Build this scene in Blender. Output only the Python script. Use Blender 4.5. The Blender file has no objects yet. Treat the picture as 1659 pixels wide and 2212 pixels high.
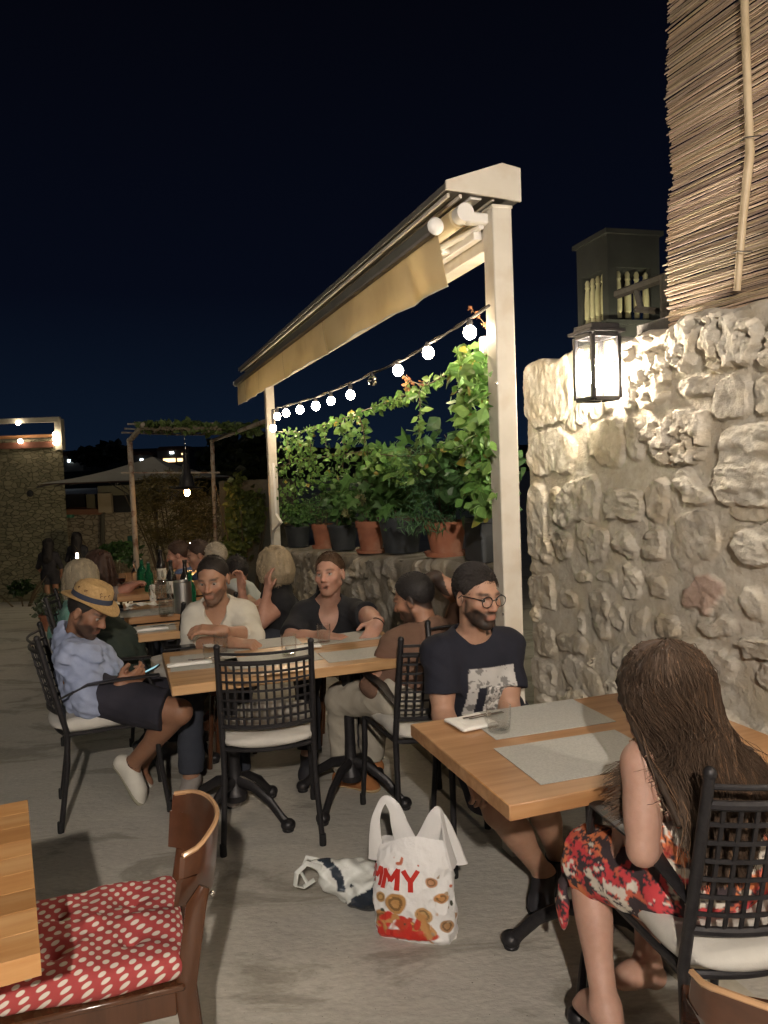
import bpy, math, random
import numpy as np
from mathutils import Vector, Matrix
random.seed(7); rng = np.random.default_rng(7)
SC = bpy.context.scene; COL = SC.collection
R = math.radians

# ---------------- camera ----------------
F = 1685.0                                   # focal length in units of a 1659 x 2212 sheet
EYE = 1.6
cam = bpy.data.cameras.new('camera'); cam_o = bpy.data.objects.new('camera', cam); COL.objects.link(cam_o)
cam.sensor_fit = 'VERTICAL'; cam.sensor_height = 36; cam.lens = F/2212*36
cam.clip_start = .05; cam.clip_end = 3000
CM = Matrix.Rotation(R(90-3.1), 3, 'X') @ Matrix.Rotation(-.038, 3, 'Z')
cam_o.matrix_world = Matrix.Translation((0, 0, EYE)) @ CM.to_4x4()
SC.camera = cam_o
CMn = np.array(CM)

# ---------------- night sky and exposure ----------------
W = bpy.data.worlds.new('World'); SC.world = W; W.use_nodes = True
nt = W.node_tree; bg = nt.nodes['Background']
tc = nt.nodes.new('ShaderNodeTexCoord'); sx = nt.nodes.new('ShaderNodeSeparateXYZ'); cr = nt.nodes.new('ShaderNodeValToRGB')
nt.links.new(tc.outputs['Generated'], sx.inputs[0]); nt.links.new(sx.outputs[2], cr.inputs[0]); nt.links.new(cr.outputs[0], bg.inputs[0])
e = cr.color_ramp.elements
e[0].position = 0; e[0].color = (.0042, .0095, .021, 1)
e[1].position = .6; e[1].color = (.0011, .0012, .0026, 1)
m_ = e.new(.22); m_.color = (.0018, .0030, .0080, 1)
bg.inputs[1].default_value = .30
sun = bpy.data.lights.new('moon', 'SUN'); sun.energy = .012; sun.angle = R(10); sun.color = (.75, .85, 1)
sun_o = bpy.data.objects.new('moon', sun); sun_o.rotation_euler = (R(40), 0, R(-30)); COL.objects.link(sun_o)
SC.view_settings.view_transform = 'Standard'; SC.view_settings.look = 'None'
SC.view_settings.exposure = 1.8; SC.view_settings.gamma = 1
SC.cycles.use_denoising = True
SC.cycles.max_bounces = 7; SC.cycles.transparent_max_bounces = 24; SC.cycles.glossy_bounces = 3; SC.cycles.transmission_bounces = 7
SC.cycles.caustics_reflective = False; SC.cycles.caustics_refractive = False
SC.cycles.sample_clamp_indirect = 4.0
LK = 1.0     # one gain over every lamp

# ---------------- placing helpers ----------------
def V3(*a): return np.array(a if len(a) == 3 else a[0], dtype=float)
def ray(px, py): return CMn @ V3((px-829.5)/F, (1106-py)/F, -1.0)
def P(px, py, d):
    r = ray(px, py); return V3(0, 0, EYE) + r*(d/r[1])
def G(px, py, h=0.0):
    r = ray(px, py); return V3(0, 0, EYE) + r*((h-EYE)/r[2])
AX = math.atan(.3444)
U = V3(-math.sin(AX), math.cos(AX), 0); VV = V3(math.cos(AX), math.sin(AX), 0); Z = V3(0, 0, 1)
PO = V3(.467, 3.1, 0)                         # near post, corner towards the terrace
def L(k, w, h): return PO + U*k - VV*w + Z*h  # along the awning, out over the terrace, up
def PL(px, py, w=0.0):
    r = ray(px, py); o = V3(0, 0, EYE); q = PO - VV*w
    return o + r*(np.dot(q-o, VV)/np.dot(r, VV))
def kw(p):
    d = p-PO; return float(np.dot(d, U)), float(-np.dot(d, VV)), float(p[2])
def nrm(v):
    v = V3(v); return v/np.linalg.norm(v)

# ---------------- mesh helpers ----------------
def mesh_np(name, verts, faces_flat, counts, mat=None, smooth=True, cols=None):
    me = bpy.data.meshes.new(name)
    verts = np.asarray(verts, dtype=np.float32); faces_flat = np.asarray(faces_flat, dtype=np.int32)
    counts = np.asarray(counts, dtype=np.int32)
    me.vertices.add(len(verts)); me.vertices.foreach_set('co', verts.ravel())
    me.loops.add(len(faces_flat)); me.loops.foreach_set('vertex_index', faces_flat)
    me.polygons.add(len(counts)); st = np.concatenate([[0], np.cumsum(counts)[:-1]]).astype(np.int32)
    me.polygons.foreach_set('loop_start', st)
    me.update(calc_edges=True); me.validate()
    me.polygons.foreach_set('use_smooth', np.full(len(me.polygons), bool(smooth)))
    if cols is not None:
        a = me.color_attributes.new('Col', 'FLOAT_COLOR', 'POINT')
        c = np.ones((len(verts), 4), dtype=np.float32); c[:, :3] = cols
        a.data.foreach_set('color', c.ravel())
    if mat: me.materials.append(mat)
    return me
def link(name, me, parent=None, loc=None):
    o = bpy.data.objects.new(name, me); COL.objects.link(o)
    if parent is not None: o.parent = parent
    if loc is not None: o.location = loc
    return o
def tag(o, label=None, cat=None, group=None, kind=None):
    if label: o['label'] = label
    if cat: o['category'] = cat
    if group: o['group'] = group
    if kind: o['kind'] = kind
    return o
def empty(name, label, cat, loc=(0, 0, 0), rz=0, group=None):
    o = bpy.data.objects.new(name, None); COL.objects.link(o); o.location = [float(v) for v in loc]; o.rotation_euler = (0, 0, rz)
    o.empty_display_size = .1
    return tag(o, label, cat, group)
def copy_tree(o, parent=None):
    c = o.copy(); COL.objects.link(c); c.parent = parent
    for ch in list(o.children): copy_tree(ch, c)
    return c

class MB:
    """collects shapes into one mesh"""
    def __init__(s): s.v = []; s.f = []; s.c = []; s.n = 0; s.col = []; s.usecol = False
    def add(s, v, f, col=None):
        v = np.asarray(v, dtype=float).reshape(-1, 3)
        for q in f: s.f.extend([i+s.n for i in q]); s.c.append(len(q))
        s.v.append(v); s.n += len(v)
        if col is not None: s.usecol = True
        s.col.append(np.tile(np.asarray(col if col is not None else (1, 1, 1), dtype=float), (len(v), 1)) if (col is None or np.ndim(col) == 1) else np.asarray(col))
        return s
    def box(s, c, half, ax=None, bev=0.0, col=None):
        c = V3(c); hx, hy, hz = half
        ax = np.eye(3) if ax is None else np.array(ax)
        b = min(bev, hx*.9, hy*.9, hz*.9)
        if b <= 0:
            v = [c+ax.T@V3(i*hx, j*hy, k*hz) for i in (-1, 1) for j in (-1, 1) for k in (-1, 1)]
            f = [(0, 1, 3, 2), (4, 6, 7, 5), (0, 4, 5, 1), (2, 3, 7, 6), (0, 2, 6, 4), (1, 5, 7, 3)]
            return s.add(v, f, col)
        v = []; idx = {}
        for i in (-1, 1):
            for j in (-1, 1):
                for k in (-1, 1):
                    for a in range(3):
                        h = [hx-b, hy-b, hz-b]; h[a] += b
                        idx[(i, j, k, a)] = len(v); v.append(c+ax.T@V3(i*h[0], j*h[1], k*h[2]))
        f = []
        for a in range(3):
            b_, c_ = (a+1) % 3, (a+2) % 3
            for sg in (-1, 1):
                q = []
                for (m, n) in ((-1, -1), (1, -1), (1, 1), (-1, 1)):
                    t = [0, 0, 0]; t[a] = sg; t[b_] = m; t[c_] = n; q.append(idx[(*t, a)])
                f.append(q if sg > 0 else q[::-1])
        for a in range(3):   # edges along a
            b_, c_ = (a+1) % 3, (a+2) % 3
            for m in (-1, 1):
                for n in (-1, 1):
                    t0 = [0, 0, 0]; t1 = [0, 0, 0]; t0[a] = -1; t1[a] = 1
                    for t in (t0, t1): t[b_] = m; t[c_] = n
                    q = [idx[(*t0, b_)], idx[(*t1, b_)], idx[(*t1, c_)], idx[(*t0, c_)]]
                    f.append(q if m*n < 0 else q[::-1])
        for i in (-1, 1):
            for j in (-1, 1):
                for k in (-1, 1):
                    q = [idx[(i, j, k, 0)], idx[(i, j, k, 1)], idx[(i, j, k, 2)]]
                    f.append(q if i*j*k > 0 else q[::-1])
        return s.add(v, f, col)
    def tube(s, pts, r, n=8, cap=True, col=None, flat=None, up=None):
        """tube along pts; r scalar or list; flat=(sx, sy) squashes the section"""
        pts = [V3(p) for p in pts]; m = len(pts)
        rr = [r]*m if np.isscalar(r) else list(r)
        v = []; prev = None
        for i, p in enumerate(pts):
            t = nrm(pts[min(i+1, m-1)]-pts[max(i-1, 0)])
            if prev is None:
                a = V3(up) if up is not None else (Z if abs(t[2]) < .9 else V3(1, 0, 0))
            else: a = prev
            a = a-t*np.dot(a, t); a = nrm(a); b = np.cross(t, a); prev = a
            sx_, sy_ = flat if flat else (1, 1)
            for j in range(n):
                q = 2*math.pi*(j+.5)/n; v.append(p+rr[i]*(math.cos(q)*sx_*a+math.sin(q)*sy_*b))
        f = []
        for i in range(m-1):
            for j in range(n):
                k = (j+1) % n; f.append((i*n+j, i*n+k, (i+1)*n+k, (i+1)*n+j))
        if cap: f.append(tuple(range(n))[::-1]); f.append(tuple((m-1)*n+j for j in range(n)))
        return s.add(v, f, col)
    def lathe(s, prof, c=(0, 0, 0), n=24, col=None, ax=None):
        c = V3(c); ax = np.eye(3) if ax is None else np.array(ax); v = []
        for (r, h) in prof:
            for j in range(n):
                q = 2*math.pi*j/n; v.append(c+ax.T@V3(r*math.cos(q), r*math.sin(q), h))
        f = []
        for i in range(len(prof)-1):
            for j in range(n):
                k = (j+1) % n; f.append((i*n+j, i*n+k, (i+1)*n+k, (i+1)*n+j))
        if prof[0][0] > 1e-4: f.append(tuple(range(n))[::-1])
        if prof[-1][0] > 1e-4: f.append(tuple((len(prof)-1)*n+j for j in range(n)))
        return s.add(v, f, col)
    def sphere(s, c, r, n=12, m=8, col=None, ax=None):
        rx = [r, r, r] if np.isscalar(r) else r
        ax = np.eye(3) if ax is None else np.array(ax)
        v = [];
        for i in range(m+1):
            th = math.pi*i/m
            for j in range(n):
                q = 2*math.pi*j/n
                v.append(V3(c)+ax.T@V3(rx[0]*math.sin(th)*math.cos(q), rx[1]*math.sin(th)*math.sin(q), -rx[2]*math.cos(th)))
        f = [(i*n+j, i*n+(j+1) % n, (i+1)*n+(j+1) % n, (i+1)*n+j) for i in range(m) for j in range(n)]
        return s.add(v, f, col)
    def prism(s, poly, a, b, col=None):
        """poly: list of 3-d points, extruded from offset a to offset b (vectors)"""
        m = len(poly); v = [V3(p)+V3(a) for p in poly]+[V3(p)+V3(b) for p in poly]
        f = [tuple(range(m))[::-1], tuple(range(m, 2*m))]+[(i, (i+1) % m, m+(i+1) % m, m+i) for i in range(m)]
        return s.add(v, f, col)
    def grid(s, A, col=None):
        """A: (n, m, 3) array of points"""
        n, m = A.shape[:2]; f = [(i*m+j, i*m+j+1, (i+1)*m+j+1, (i+1)*m+j) for i in range(n-1) for j in range(m-1)]
        return s.add(A.reshape(-1, 3), f, None if col is None else (col if np.ndim(col) == 1 else np.asarray(col).reshape(-1, 3)))
    def build(s, name, mat, parent=None, loc=None, smooth=True, origin=None):
        v = np.concatenate(s.v)
        if origin is not None: v = v-V3(origin)
        if loc is None and origin is not None and parent is None: loc = [float(t) for t in origin]
        me = mesh_np(name, v, s.f, s.c, mat, smooth, np.concatenate(s.col) if s.usecol else None)
        o = link(name, me, parent, loc)
        if smooth: 
            try: me.set_sharp_from_angle(angle=R(38))
            except Exception: pass
        return o

# ---------------- materials ----------------
MATS = {}
def N(t, ty, **kw):
    n = t.nodes.new(ty)
    for k, v in kw.items():
        if k in n.inputs: n.inputs[k].default_value = v
        else: setattr(n, k, v)
    return n
def mat(name, c1, c2=None, rough=.6, metal=0, scale=20, detail=6, bump=0.0, bscale=None, stretch=None, coat=0, vcol=False,
        trans=0, ior=1.45, sss=0, emit=None, estr=0, ramp=(.35, .65), c3=None, s3=3.0, thin=False, spec=None, rvar=0, translucent=0):
    if name in MATS: return MATS[name]
    m = bpy.data.materials.new(name); m.use_nodes = True; t = m.node_tree; b = t.nodes['Principled BSDF']
    b.inputs['Roughness'].default_value = rough; b.inputs['Metallic'].default_value = metal
    b.inputs['IOR'].default_value = ior
    if spec is not None: b.inputs['Specular IOR Level'].default_value = spec
    if coat: b.inputs['Coat Weight'].default_value = coat; b.inputs['Coat Roughness'].default_value = .15
    if trans: b.inputs['Transmission Weight'].default_value = trans
    if sss:
        b.inputs['Subsurface Weight'].default_value = sss; b.inputs['Subsurface Radius'].default_value = (.012, .004, .002); b.inputs['Subsurface Scale'].default_value = 1
    if emit is not None:
        b.inputs['Emission Color'].default_value = (*emit, 1); b.inputs['Emission Strength'].default_value = estr
    tcn = N(t, 'ShaderNodeTexCoord'); src = tcn.outputs['Object']
    if stretch:
        mp = N(t, 'ShaderNodeMapping'); mp.inputs['Scale'].default_value = stretch; t.links.new(src, mp.inputs[0]); src = mp.outputs[0]
    cout = None
    if c2 is not None:
        nz = N(t, 'ShaderNodeTexNoise', Scale=scale, Detail=detail, Roughness=.6); t.links.new(src, nz.inputs['Vector'])
        mr = N(t, 'ShaderNodeMapRange'); mr.inputs[1].default_value = ramp[0]; mr.inputs[2].default_value = ramp[1]; t.links.new(nz.outputs[0], mr.inputs[0])
        mx = N(t, 'ShaderNodeMix', data_type='RGBA'); mx.inputs[6].default_value = (*c1, 1); mx.inputs[7].default_value = (*c2, 1)
        t.links.new(mr.outputs[0], mx.inputs[0]); cout = mx.outputs[2]
        if c3 is not None:
            n3 = N(t, 'ShaderNodeTexNoise', Scale=s3, Detail=4); t.links.new(src, n3.inputs['Vector'])
            m3 = N(t, 'ShaderNodeMapRange'); m3.inputs[1].default_value = .48; m3.inputs[2].default_value = .68; t.links.new(n3.outputs[0], m3.inputs[0])
            x3 = N(t, 'ShaderNodeMix', data_type='RGBA'); x3.inputs[7].default_value = (*c3, 1); t.links.new(cout, x3.inputs[6]); t.links.new(m3.outputs[0], x3.inputs[0]); cout = x3.outputs[2]
        if rvar:
            m4 = N(t, 'ShaderNodeMapRange'); m4.inputs[3].default_value = rough-rvar; m4.inputs[4].default_value = rough+rvar
            t.links.new(nz.outputs[0], m4.inputs[0]); t.links.new(m4.outputs[0], b.inputs['Roughness'])
    else: b.inputs['Base Color'].default_value = (*c1, 1)
    if vcol:
        at = N(t, 'ShaderNodeAttribute', attribute_name='Col')
        if cout is None: cout = at.outputs[0]
        else:
            mm = N(t, 'ShaderNodeMix', data_type='RGBA', blend_type='MULTIPLY'); mm.inputs[0].default_value = 1
            t.links.new(cout, mm.inputs[6]); t.links.new(at.outputs[0], mm.inputs[7]); cout = mm.outputs[2]
    if cout is not None: t.links.new(cout, b.inputs['Base Color'])
    if bump:
        nb = N(t, 'ShaderNodeTexNoise', Scale=bscale or scale*2, Detail=8, Roughness=.65); t.links.new(src, nb.inputs['Vector'])
        bp = N(t, 'ShaderNodeBump'); bp.inputs['Strength'].default_value = 1; bp.inputs['Distance'].default_value = bump
        t.links.new(nb.outputs[0], bp.inputs['Height']); t.links.new(bp.outputs[0], b.inputs['Normal'])
    if translucent:
        out = t.nodes['Material Output']; tr = N(t, 'ShaderNodeBsdfTranslucent'); ms = N(t, 'ShaderNodeMixShader'); ms.inputs[0].default_value = translucent
        if cout is not None: t.links.new(cout, tr.inputs[0])
        else: tr.inputs[0].default_value = (*c1, 1)
        t.links.new(b.outputs[0], ms.inputs[1]); t.links.new(tr.outputs[0], ms.inputs[2]); t.links.new(ms.outputs[0], out.inputs[0])
    m.diffuse_color = (*c1, 1)
    MATS[name] = m; return m

M_iron = mat('black_iron', (.018, .017, .019), (.03, .028, .03), rough=.42, metal=.3, scale=60, bump=.0006, bscale=250)
M_cream = mat('cream_metal', (.64, .6, .52), (.58, .54, .46), rough=.42, scale=5, c3=(.55, .49, .40), s3=9)
M_white = mat('white_plastic', (.74, .72, .68), rough=.4)
M_hoodu = mat('hood_metal', (.15, .14, .125), (.12, .11, .10), rough=.45, scale=7, metal=.2)
M_wood = mat('oak_varnish', (.42, .225, .10), (.33, .16, .065), rough=.34, scale=3, stretch=(1, 14, 14), coat=.3, bump=.0004, bscale=9, c3=(.48, .275, .135), s3=1.3, rvar=.06)
M_woodl = mat('oak_top', (.50, .31, .155), (.40, .225, .10), rough=.32, scale=3, stretch=(1, 12, 12), coat=.25, bump=.0004, bscale=9, c3=(.60, .36, .17), s3=1.1, rvar=.06)
M_wdark = mat('brown_bentwood', (.085, .034, .016), (.06, .024, .011), rough=.26, scale=3, stretch=(9, 9, 1), coat=.6, bump=.0003, bscale=9)
M_cush = mat('cream_canvas', (.56, .54, .49), (.47, .45, .41), rough=.85, scale=7, bump=.0015, bscale=60)
M_matg = mat('woven_vinyl', (.46, .46, .43), (.38, .38, .355), rough=.6, scale=180, bump=.001, bscale=300, detail=2)
M_paper = mat('paper_napkin', (.78, .77, .73), (.70, .69, .65), rough=.8, scale=12, bump=.001, bscale=60)
M_steel = mat('steel', (.6, .58, .55), rough=.22, metal=1)
M_glass = mat('clear_glass', (1, 1, 1), rough=.0, trans=1, ior=1.45)
def pane_mat():
    m = bpy.data.materials.new('thin_pane'); m.use_nodes = True; t = m.node_tree; t.nodes.remove(t.nodes['Principled BSDF'])
    tr = N(t, 'ShaderNodeBsdfTransparent'); tr.inputs[0].default_value = (.982, .986, .984, 1); gl = N(t, 'ShaderNodeBsdfGlossy'); gl.inputs['Roughness'].default_value = .03
    lw = N(t, 'ShaderNodeLayerWeight'); pw = N(t, 'ShaderNodeMath', operation='POWER'); pw.inputs[1].default_value = 3.5; t.links.new(lw.outputs['Facing'], pw.inputs[0]); fr = N(t, 'ShaderNodeMath', operation='MULTIPLY_ADD'); fr.inputs[1].default_value = .85; fr.inputs[2].default_value = .045; t.links.new(pw.outputs[0], fr.inputs[0]); ms = N(t, 'ShaderNodeMixShader'); t.links.new(fr.outputs[0], ms.inputs[0]); t.links.new(tr.outputs[0], ms.inputs[1]); t.links.new(gl.outputs[0], ms.inputs[2])
    t.links.new(ms.outputs[0], t.nodes['Material Output'].inputs[0]); MATS['thin_pane'] = m; return m
M_pane = pane_mat()
def glow_pane():
    m = MATS['thin_pane'].copy(); m.name = 'glowing_pane'; t = m.node_tree; o = t.nodes['Material Output']; s0 = o.inputs[0].links[0].from_socket
    tl = N(t, 'ShaderNodeBsdfTranslucent'); tl.inputs[0].default_value = (.9, .9, .88, 1); ms = N(t, 'ShaderNodeMixShader'); ms.inputs[0].default_value = .004
    t.links.new(s0, ms.inputs[1]); t.links.new(tl.outputs[0], ms.inputs[2]); t.links.new(ms.outputs[0], o.inputs[0]); return m
M_lpane = glow_pane()
M_water = mat('water', (1, 1, 1), rough=.0, trans=1, ior=1.33)
M_green = mat('green_glass', (.02, .25, .12), rough=.05, trans=.8, ior=1.45)
M_terra = mat('terracotta', (.36, .14, .075), (.28, .105, .06), rough=.8, scale=14, bump=.002, bscale=40, c3=(.42, .22, .14), s3=6)
M_dpot = mat('dark_plastic_pot', (.028, .032, .036), (.04, .045, .05), rough=.55, scale=14)
M_soil = mat('soil', (.03, .02, .014), rough=.95)
M_leaf = mat('leaf', (.9, .9, .9), (.7, .75, .7), rough=.45, scale=60, vcol=True, translucent=.3)
M_stem = mat('stem', (.09, .065, .035), rough=.8)
M_bulb = mat('lit_bulb', (1, .8, .55), emit=(1, .78, .54), estr=58)
M_bulbo = mat('lit_bulb_orange', (1, .6, .3), emit=(1, .50, .16), estr=36)
M_lantb = mat('lantern_bulb', (1, .9, .75), emit=(1, .86, .70), estr=190)
M_lantb_assumed = mat('lantern_bulb_strong', (1, .9, .75), emit=(1, .84, .68), estr=380)
M_black = mat('black_rubber', (.012, .012, .013), rough=.6)
M_stone = mat('limestone', (1, 1, 1), (.80, .77, .72), rough=.93, scale=26, vcol=True, bump=.008, bscale=60, c3=(.86, .80, .70), s3=7)
M_awn = mat('awning_canvas', (.84, .74, .52), (.78, .68, .46), rough=.9, scale=2.2, c3=(.68, .58, .38), s3=3.4, translucent=.42, bump=.0006, bscale=400)
def lamp(name, loc, w, col=(1, .74, .48), rad=.03, parent=None, spot=None):
    l = bpy.data.lights.new(name, 'POINT'); l.energy = w*LK; l.color = col; l.shadow_soft_size = rad
    o = bpy.data.objects.new(name, l); COL.objects.link(o); o.location = [float(t) for t in loc]
    if parent: o.parent = parent
    return o

# ---------------- signed distance modelling ----------------
class Sdf:
    def __init__(s, lo, hi, h):
        s.lo = V3(lo); s.h = h; s.n = np.ceil((V3(hi)-s.lo)/h).astype(int)+1
        s.ax = [(s.lo[i]+h*np.arange(s.n[i])).astype(np.float32) for i in range(3)]
        s.D = np.full(s.n, .08, dtype=np.float32)
    def win(s, lo, hi):
        a = np.clip(np.floor((V3(lo)-s.lo)/s.h).astype(int), 0, s.n); b = np.clip(np.ceil((V3(hi)-s.lo)/s.h).astype(int)+1, 0, s.n)
        if np.any(b <= a): return None, None
        sl = tuple(slice(a[i], b[i]) for i in range(3))
        return sl, np.meshgrid(*[s.ax[i][sl[i]] for i in range(3)], indexing='ij', sparse=True)
    def comb(s, sl, d, k, sub=False):
        D = s.D[sl]
        if sub:
            d = -d
            if k > 0:
                h = np.maximum(k-np.abs(D-d), 0)/k; s.D[sl] = np.maximum(D, d)+h*h*k*.25
            else: s.D[sl] = np.maximum(D, d)
        else:
            if k > 0:
                h = np.maximum(k-np.abs(D-d), 0)/k; s.D[sl] = np.minimum(D, d)-h*h*k*.25
            else: s.D[sl] = np.minimum(D, d)
    def planes(s, d, X, pl):
        for c, n in pl:
            n = nrm(n); q = (X[0]-c[0])*n[0]+(X[1]-c[1])*n[1]+(X[2]-c[2])*n[2]; d = np.maximum(d, q)
        return d
    def cone(s, a, b, ra, rb=None, k=.01, sub=False, pl=(), sc=None):
        a = V3(a); b = V3(b); rb = ra if rb is None else rb; m = max(ra, rb)+k+3*s.h
        sl, X = s.win(np.minimum(a, b)-m, np.maximum(a, b)+m)
        if sl is None: return s
        ab = (b-a).astype(np.float32); L2 = max(float(ab@ab), 1e-9)
        px, py, pz = X[0]-a[0], X[1]-a[1], X[2]-a[2]
        t = np.clip((px*ab[0]+py*ab[1]+pz*ab[2])/L2, 0, 1)
        d = np.sqrt((px-t*ab[0])**2+(py-t*ab[1])**2+(pz-t*ab[2])**2)-(ra+(rb-ra)*t)
        s.comb(sl, s.planes(d, X, pl).astype(np.float32), k, sub); return s
    def ell(s, c, r, ax=None, k=.01, sub=False, pl=()):
        c = V3(c); r = V3(r); ax = np.eye(3) if ax is None else np.array(ax); m = float(max(r))+k+3*s.h
        ext = np.sqrt(((ax*r[:, None])**2).sum(0))+k+3*s.h
        sl, X = s.win(c-ext, c+ext)
        if sl is None: return s
        p = [X[i]-c[i] for i in range(3)]
        q = [(p[0]*ax[i][0]+p[1]*ax[i][1]+p[2]*ax[i][2]) for i in range(3)]
        k0 = np.sqrt(sum((q[i]/r[i])**2 for i in range(3))); k1 = np.sqrt(sum((q[i]/r[i]**2)**2 for i in range(3)))+1e-6
        d = k0*(k0-1)/k1
        s.comb(sl, s.planes(d, X, pl).astype(np.float32), k, sub); return s
    def rbox(s, c, half, ax=None, r=.01, k=.005, sub=False, pl=()):
        c = V3(c); ax = np.eye(3) if ax is None else np.array(ax); m = float(np.linalg.norm(half))+k+3*s.h
        sl, X = s.win(c-m, c+m)
        if sl is None: return s
        p = [X[i]-c[i] for i in range(3)]
        q = [np.abs(p[0]*ax[i][0]+p[1]*ax[i][1]+p[2]*ax[i][2])-(half[i]-r) for i in range(3)]
        d = np.sqrt(sum(np.maximum(t, 0)**2 for t in q))+np.minimum(np.maximum(np.maximum(q[0], q[1]), q[2]), 0)-r
        s.comb(sl, s.planes(d, X, pl).astype(np.float32), k, sub); return s
    def noise(s, amp, freq, seed=0, n=5):
        rg = np.random.default_rng(seed); X = np.meshgrid(*s.ax, indexing='ij', sparse=True); out = 0
        wx = .35/freq*np.sin(X[2]*freq*2.1+1+X[0]*freq); 
        for i in range(n):
            d = nrm(rg.normal(size=3)); f = freq*rg.uniform(.7, 1.9)
            out = out+np.sin((X[0]+wx)*d[0]*f+(X[1]-wx)*d[1]*f+(X[2]+wx)*d[2]*f+rg.uniform(0, 6.28))
        s.D += (amp/n*1.6*out).astype(np.float32); return s
    def mesh(s):
        D = s.D; D[0] = D[-1] = .05; D[:, 0] = D[:, -1] = .05; D[:, :, 0] = D[:, :, -1] = .05
        I = D < 0; c = np.zeros(np.array(D.shape)-1, dtype=np.uint8)
        for a in (0, 1):
            for b in (0, 1):
                for g in (0, 1): c += I[a:I.shape[0]-1+a, b:I.shape[1]-1+b, g:I.shape[2]-1+g]
        act = (c > 0) & (c < 8); idx = np.argwhere(act); idm = np.full(act.shape, -1, dtype=np.int32); idm[act] = np.arange(len(idx))
        acc = np.zeros((len(idx), 3)); cnt = np.zeros(len(idx))
        cor = [(a, b, g) for a in (0, 1) for b in (0, 1) for g in (0, 1)]
        vals = {q: D[idx[:, 0]+q[0], idx[:, 1]+q[1], idx[:, 2]+q[2]] for q in cor}
        for q in cor:
            for a in range(3):
                if q[a] == 0:
                    q2 = list(q); q2[a] = 1; q2 = tuple(q2); v0 = vals[q]; v1 = vals[q2]; m = (v0 < 0) != (v1 < 0)
                    t = v0[m]/(v0[m]-v1[m]); pt = np.tile(np.array(q, dtype=float), (m.sum(), 1)); pt[:, a] += t
                    acc[m] += pt; cnt[m] += 1
        ver = s.lo+s.h*(idx+acc/cnt[:, None])
        faces = []
        for a in range(3):
            b, c_ = (a+1) % 3, (a+2) % 3
            sl0 = [slice(None)]*3; sl1 = [slice(None)]*3; sl0[a] = slice(0, -1); sl1[a] = slice(1, None)
            A = I[tuple(sl0)]; B = I[tuple(sl1)]
            for flip, msk in ((False, A & ~B), (True, B & ~A)):
                e_ = np.argwhere(msk)
                if not len(e_): continue
                ok = (e_[:, b] > 0) & (e_[:, c_] > 0) & (e_[:, b] < act.shape[b]) & (e_[:, c_] < act.shape[c_]); e_ = e_[ok]
                q = []
                for (db, dc) in ((-1, -1), (0, -1), (0, 0), (-1, 0)):
                    t = e_.copy(); t[:, b] += db; t[:, c_] += dc; q.append(idm[t[:, 0], t[:, 1], t[:, 2]])
                q = np.stack(q, 1); faces.append(q[:, ::-1] if flip else q)
        faces = np.concatenate(faces); faces = faces[(faces >= 0).all(1)]
        return ver, faces
    def build(s, name, mt, parent=None, origin=None, colfn=None, loc=None):
        v, f = s.mesh()
        cols = colfn(v) if colfn else None
        if origin is not None: v = v-V3(origin)
        me = mesh_np(name, v, f.ravel(), np.full(len(f), 4), mt, True, cols)
        return link(name, me, parent, loc)

# cheap value noise on numpy points
_perm = rng.permutation(4096)
_gr = rng.random(4096)
def vnoise(p):
    p = np.asarray(p, dtype=float); i = np.floor(p).astype(int); f = p-i; f = f*f*(3-2*f); out = 0
    for a in (0, 1):
        for b in (0, 1):
            for c in (0, 1):
                h = _gr[(_perm[(_perm[(i[..., 0]+a) % 4096]+i[..., 1]+b) % 4096]+i[..., 2]+c) % 4096]
                w = (f[..., 0] if a else 1-f[..., 0])*(f[..., 1] if b else 1-f[..., 1])*(f[..., 2] if c else 1-f[..., 2]); out = out+h*w
    return out
def fbm(p, o=4):
    r = 0; a = .5; p = np.asarray(p, dtype=float)
    for i in range(o): r = r+a*vnoise(p*2**i+17*i); a *= .5
    return r

# =====================================================================  THE PLACE
def gz(x, y):
    return -.12*np.clip(y-8.5, 0, 10)
# ---- terrace floor: one sheet out to the horizon
xs = np.concatenate([[-900, -200, -60, -25], np.linspace(-12, 12, 49), [25, 60, 200, 900]])
ys = np.concatenate([[-900, -60, -12], np.linspace(-4, 20, 97), [40, 120, 900]])
gx, gy = np.meshgrid(xs, ys, indexing='ij'); A = np.stack([gx, gy, gz(gx, gy)], -1)
mg = bpy.data.materials.new('worn_concrete'); mg.use_nodes = True; t = mg.node_tree; b = t.nodes['Principled BSDF']
tcn = N(t, 'ShaderNodeTexCoord'); mp = N(t, 'ShaderNodeMapping'); mp.inputs['Scale'].default_value = (1, 2.2, 1); mp.inputs['Rotation'].default_value = (0, 0, R(-28))
t.links.new(tcn.outputs['Object'], mp.inputs[0])
def nz_(scale, det, vec, dist=0.0):
    n = N(t, 'ShaderNodeTexNoise', Scale=scale, Detail=det, Roughness=.62, Distortion=dist); t.links.new(vec, n.inputs['Vector']); return n.outputs[0]
def rmp(x, a, b_, c=0.0, d=1.0):
    n = N(t, 'ShaderNodeMapRange'); n.inputs[1].default_value = a; n.inputs[2].default_value = b_; n.inputs[3].default_value = c; n.inputs[4].default_value = d; t.links.new(x, n.inputs[0]); return n.outputs[0]
def mixc(f, a, b_):
    n = N(t, 'ShaderNodeMix', data_type='RGBA')
    t.links.new(f, n.inputs[0])
    for i, q in ((6, a), (7, b_)):
        if isinstance(q, tuple): n.inputs[i].default_value = (*q, 1)
        else: t.links.new(q, n.inputs[i])
    return n.outputs[2]
big = rmp(nz_(1.1, 5, tcn.outputs['Object'], .4), .42, .60); mid = rmp(nz_(3.1, 8, mp.outputs[0], .15), .30, .72); fin = rmp(nz_(34, 6, mp.outputs[0]), .3, .72)
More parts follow.
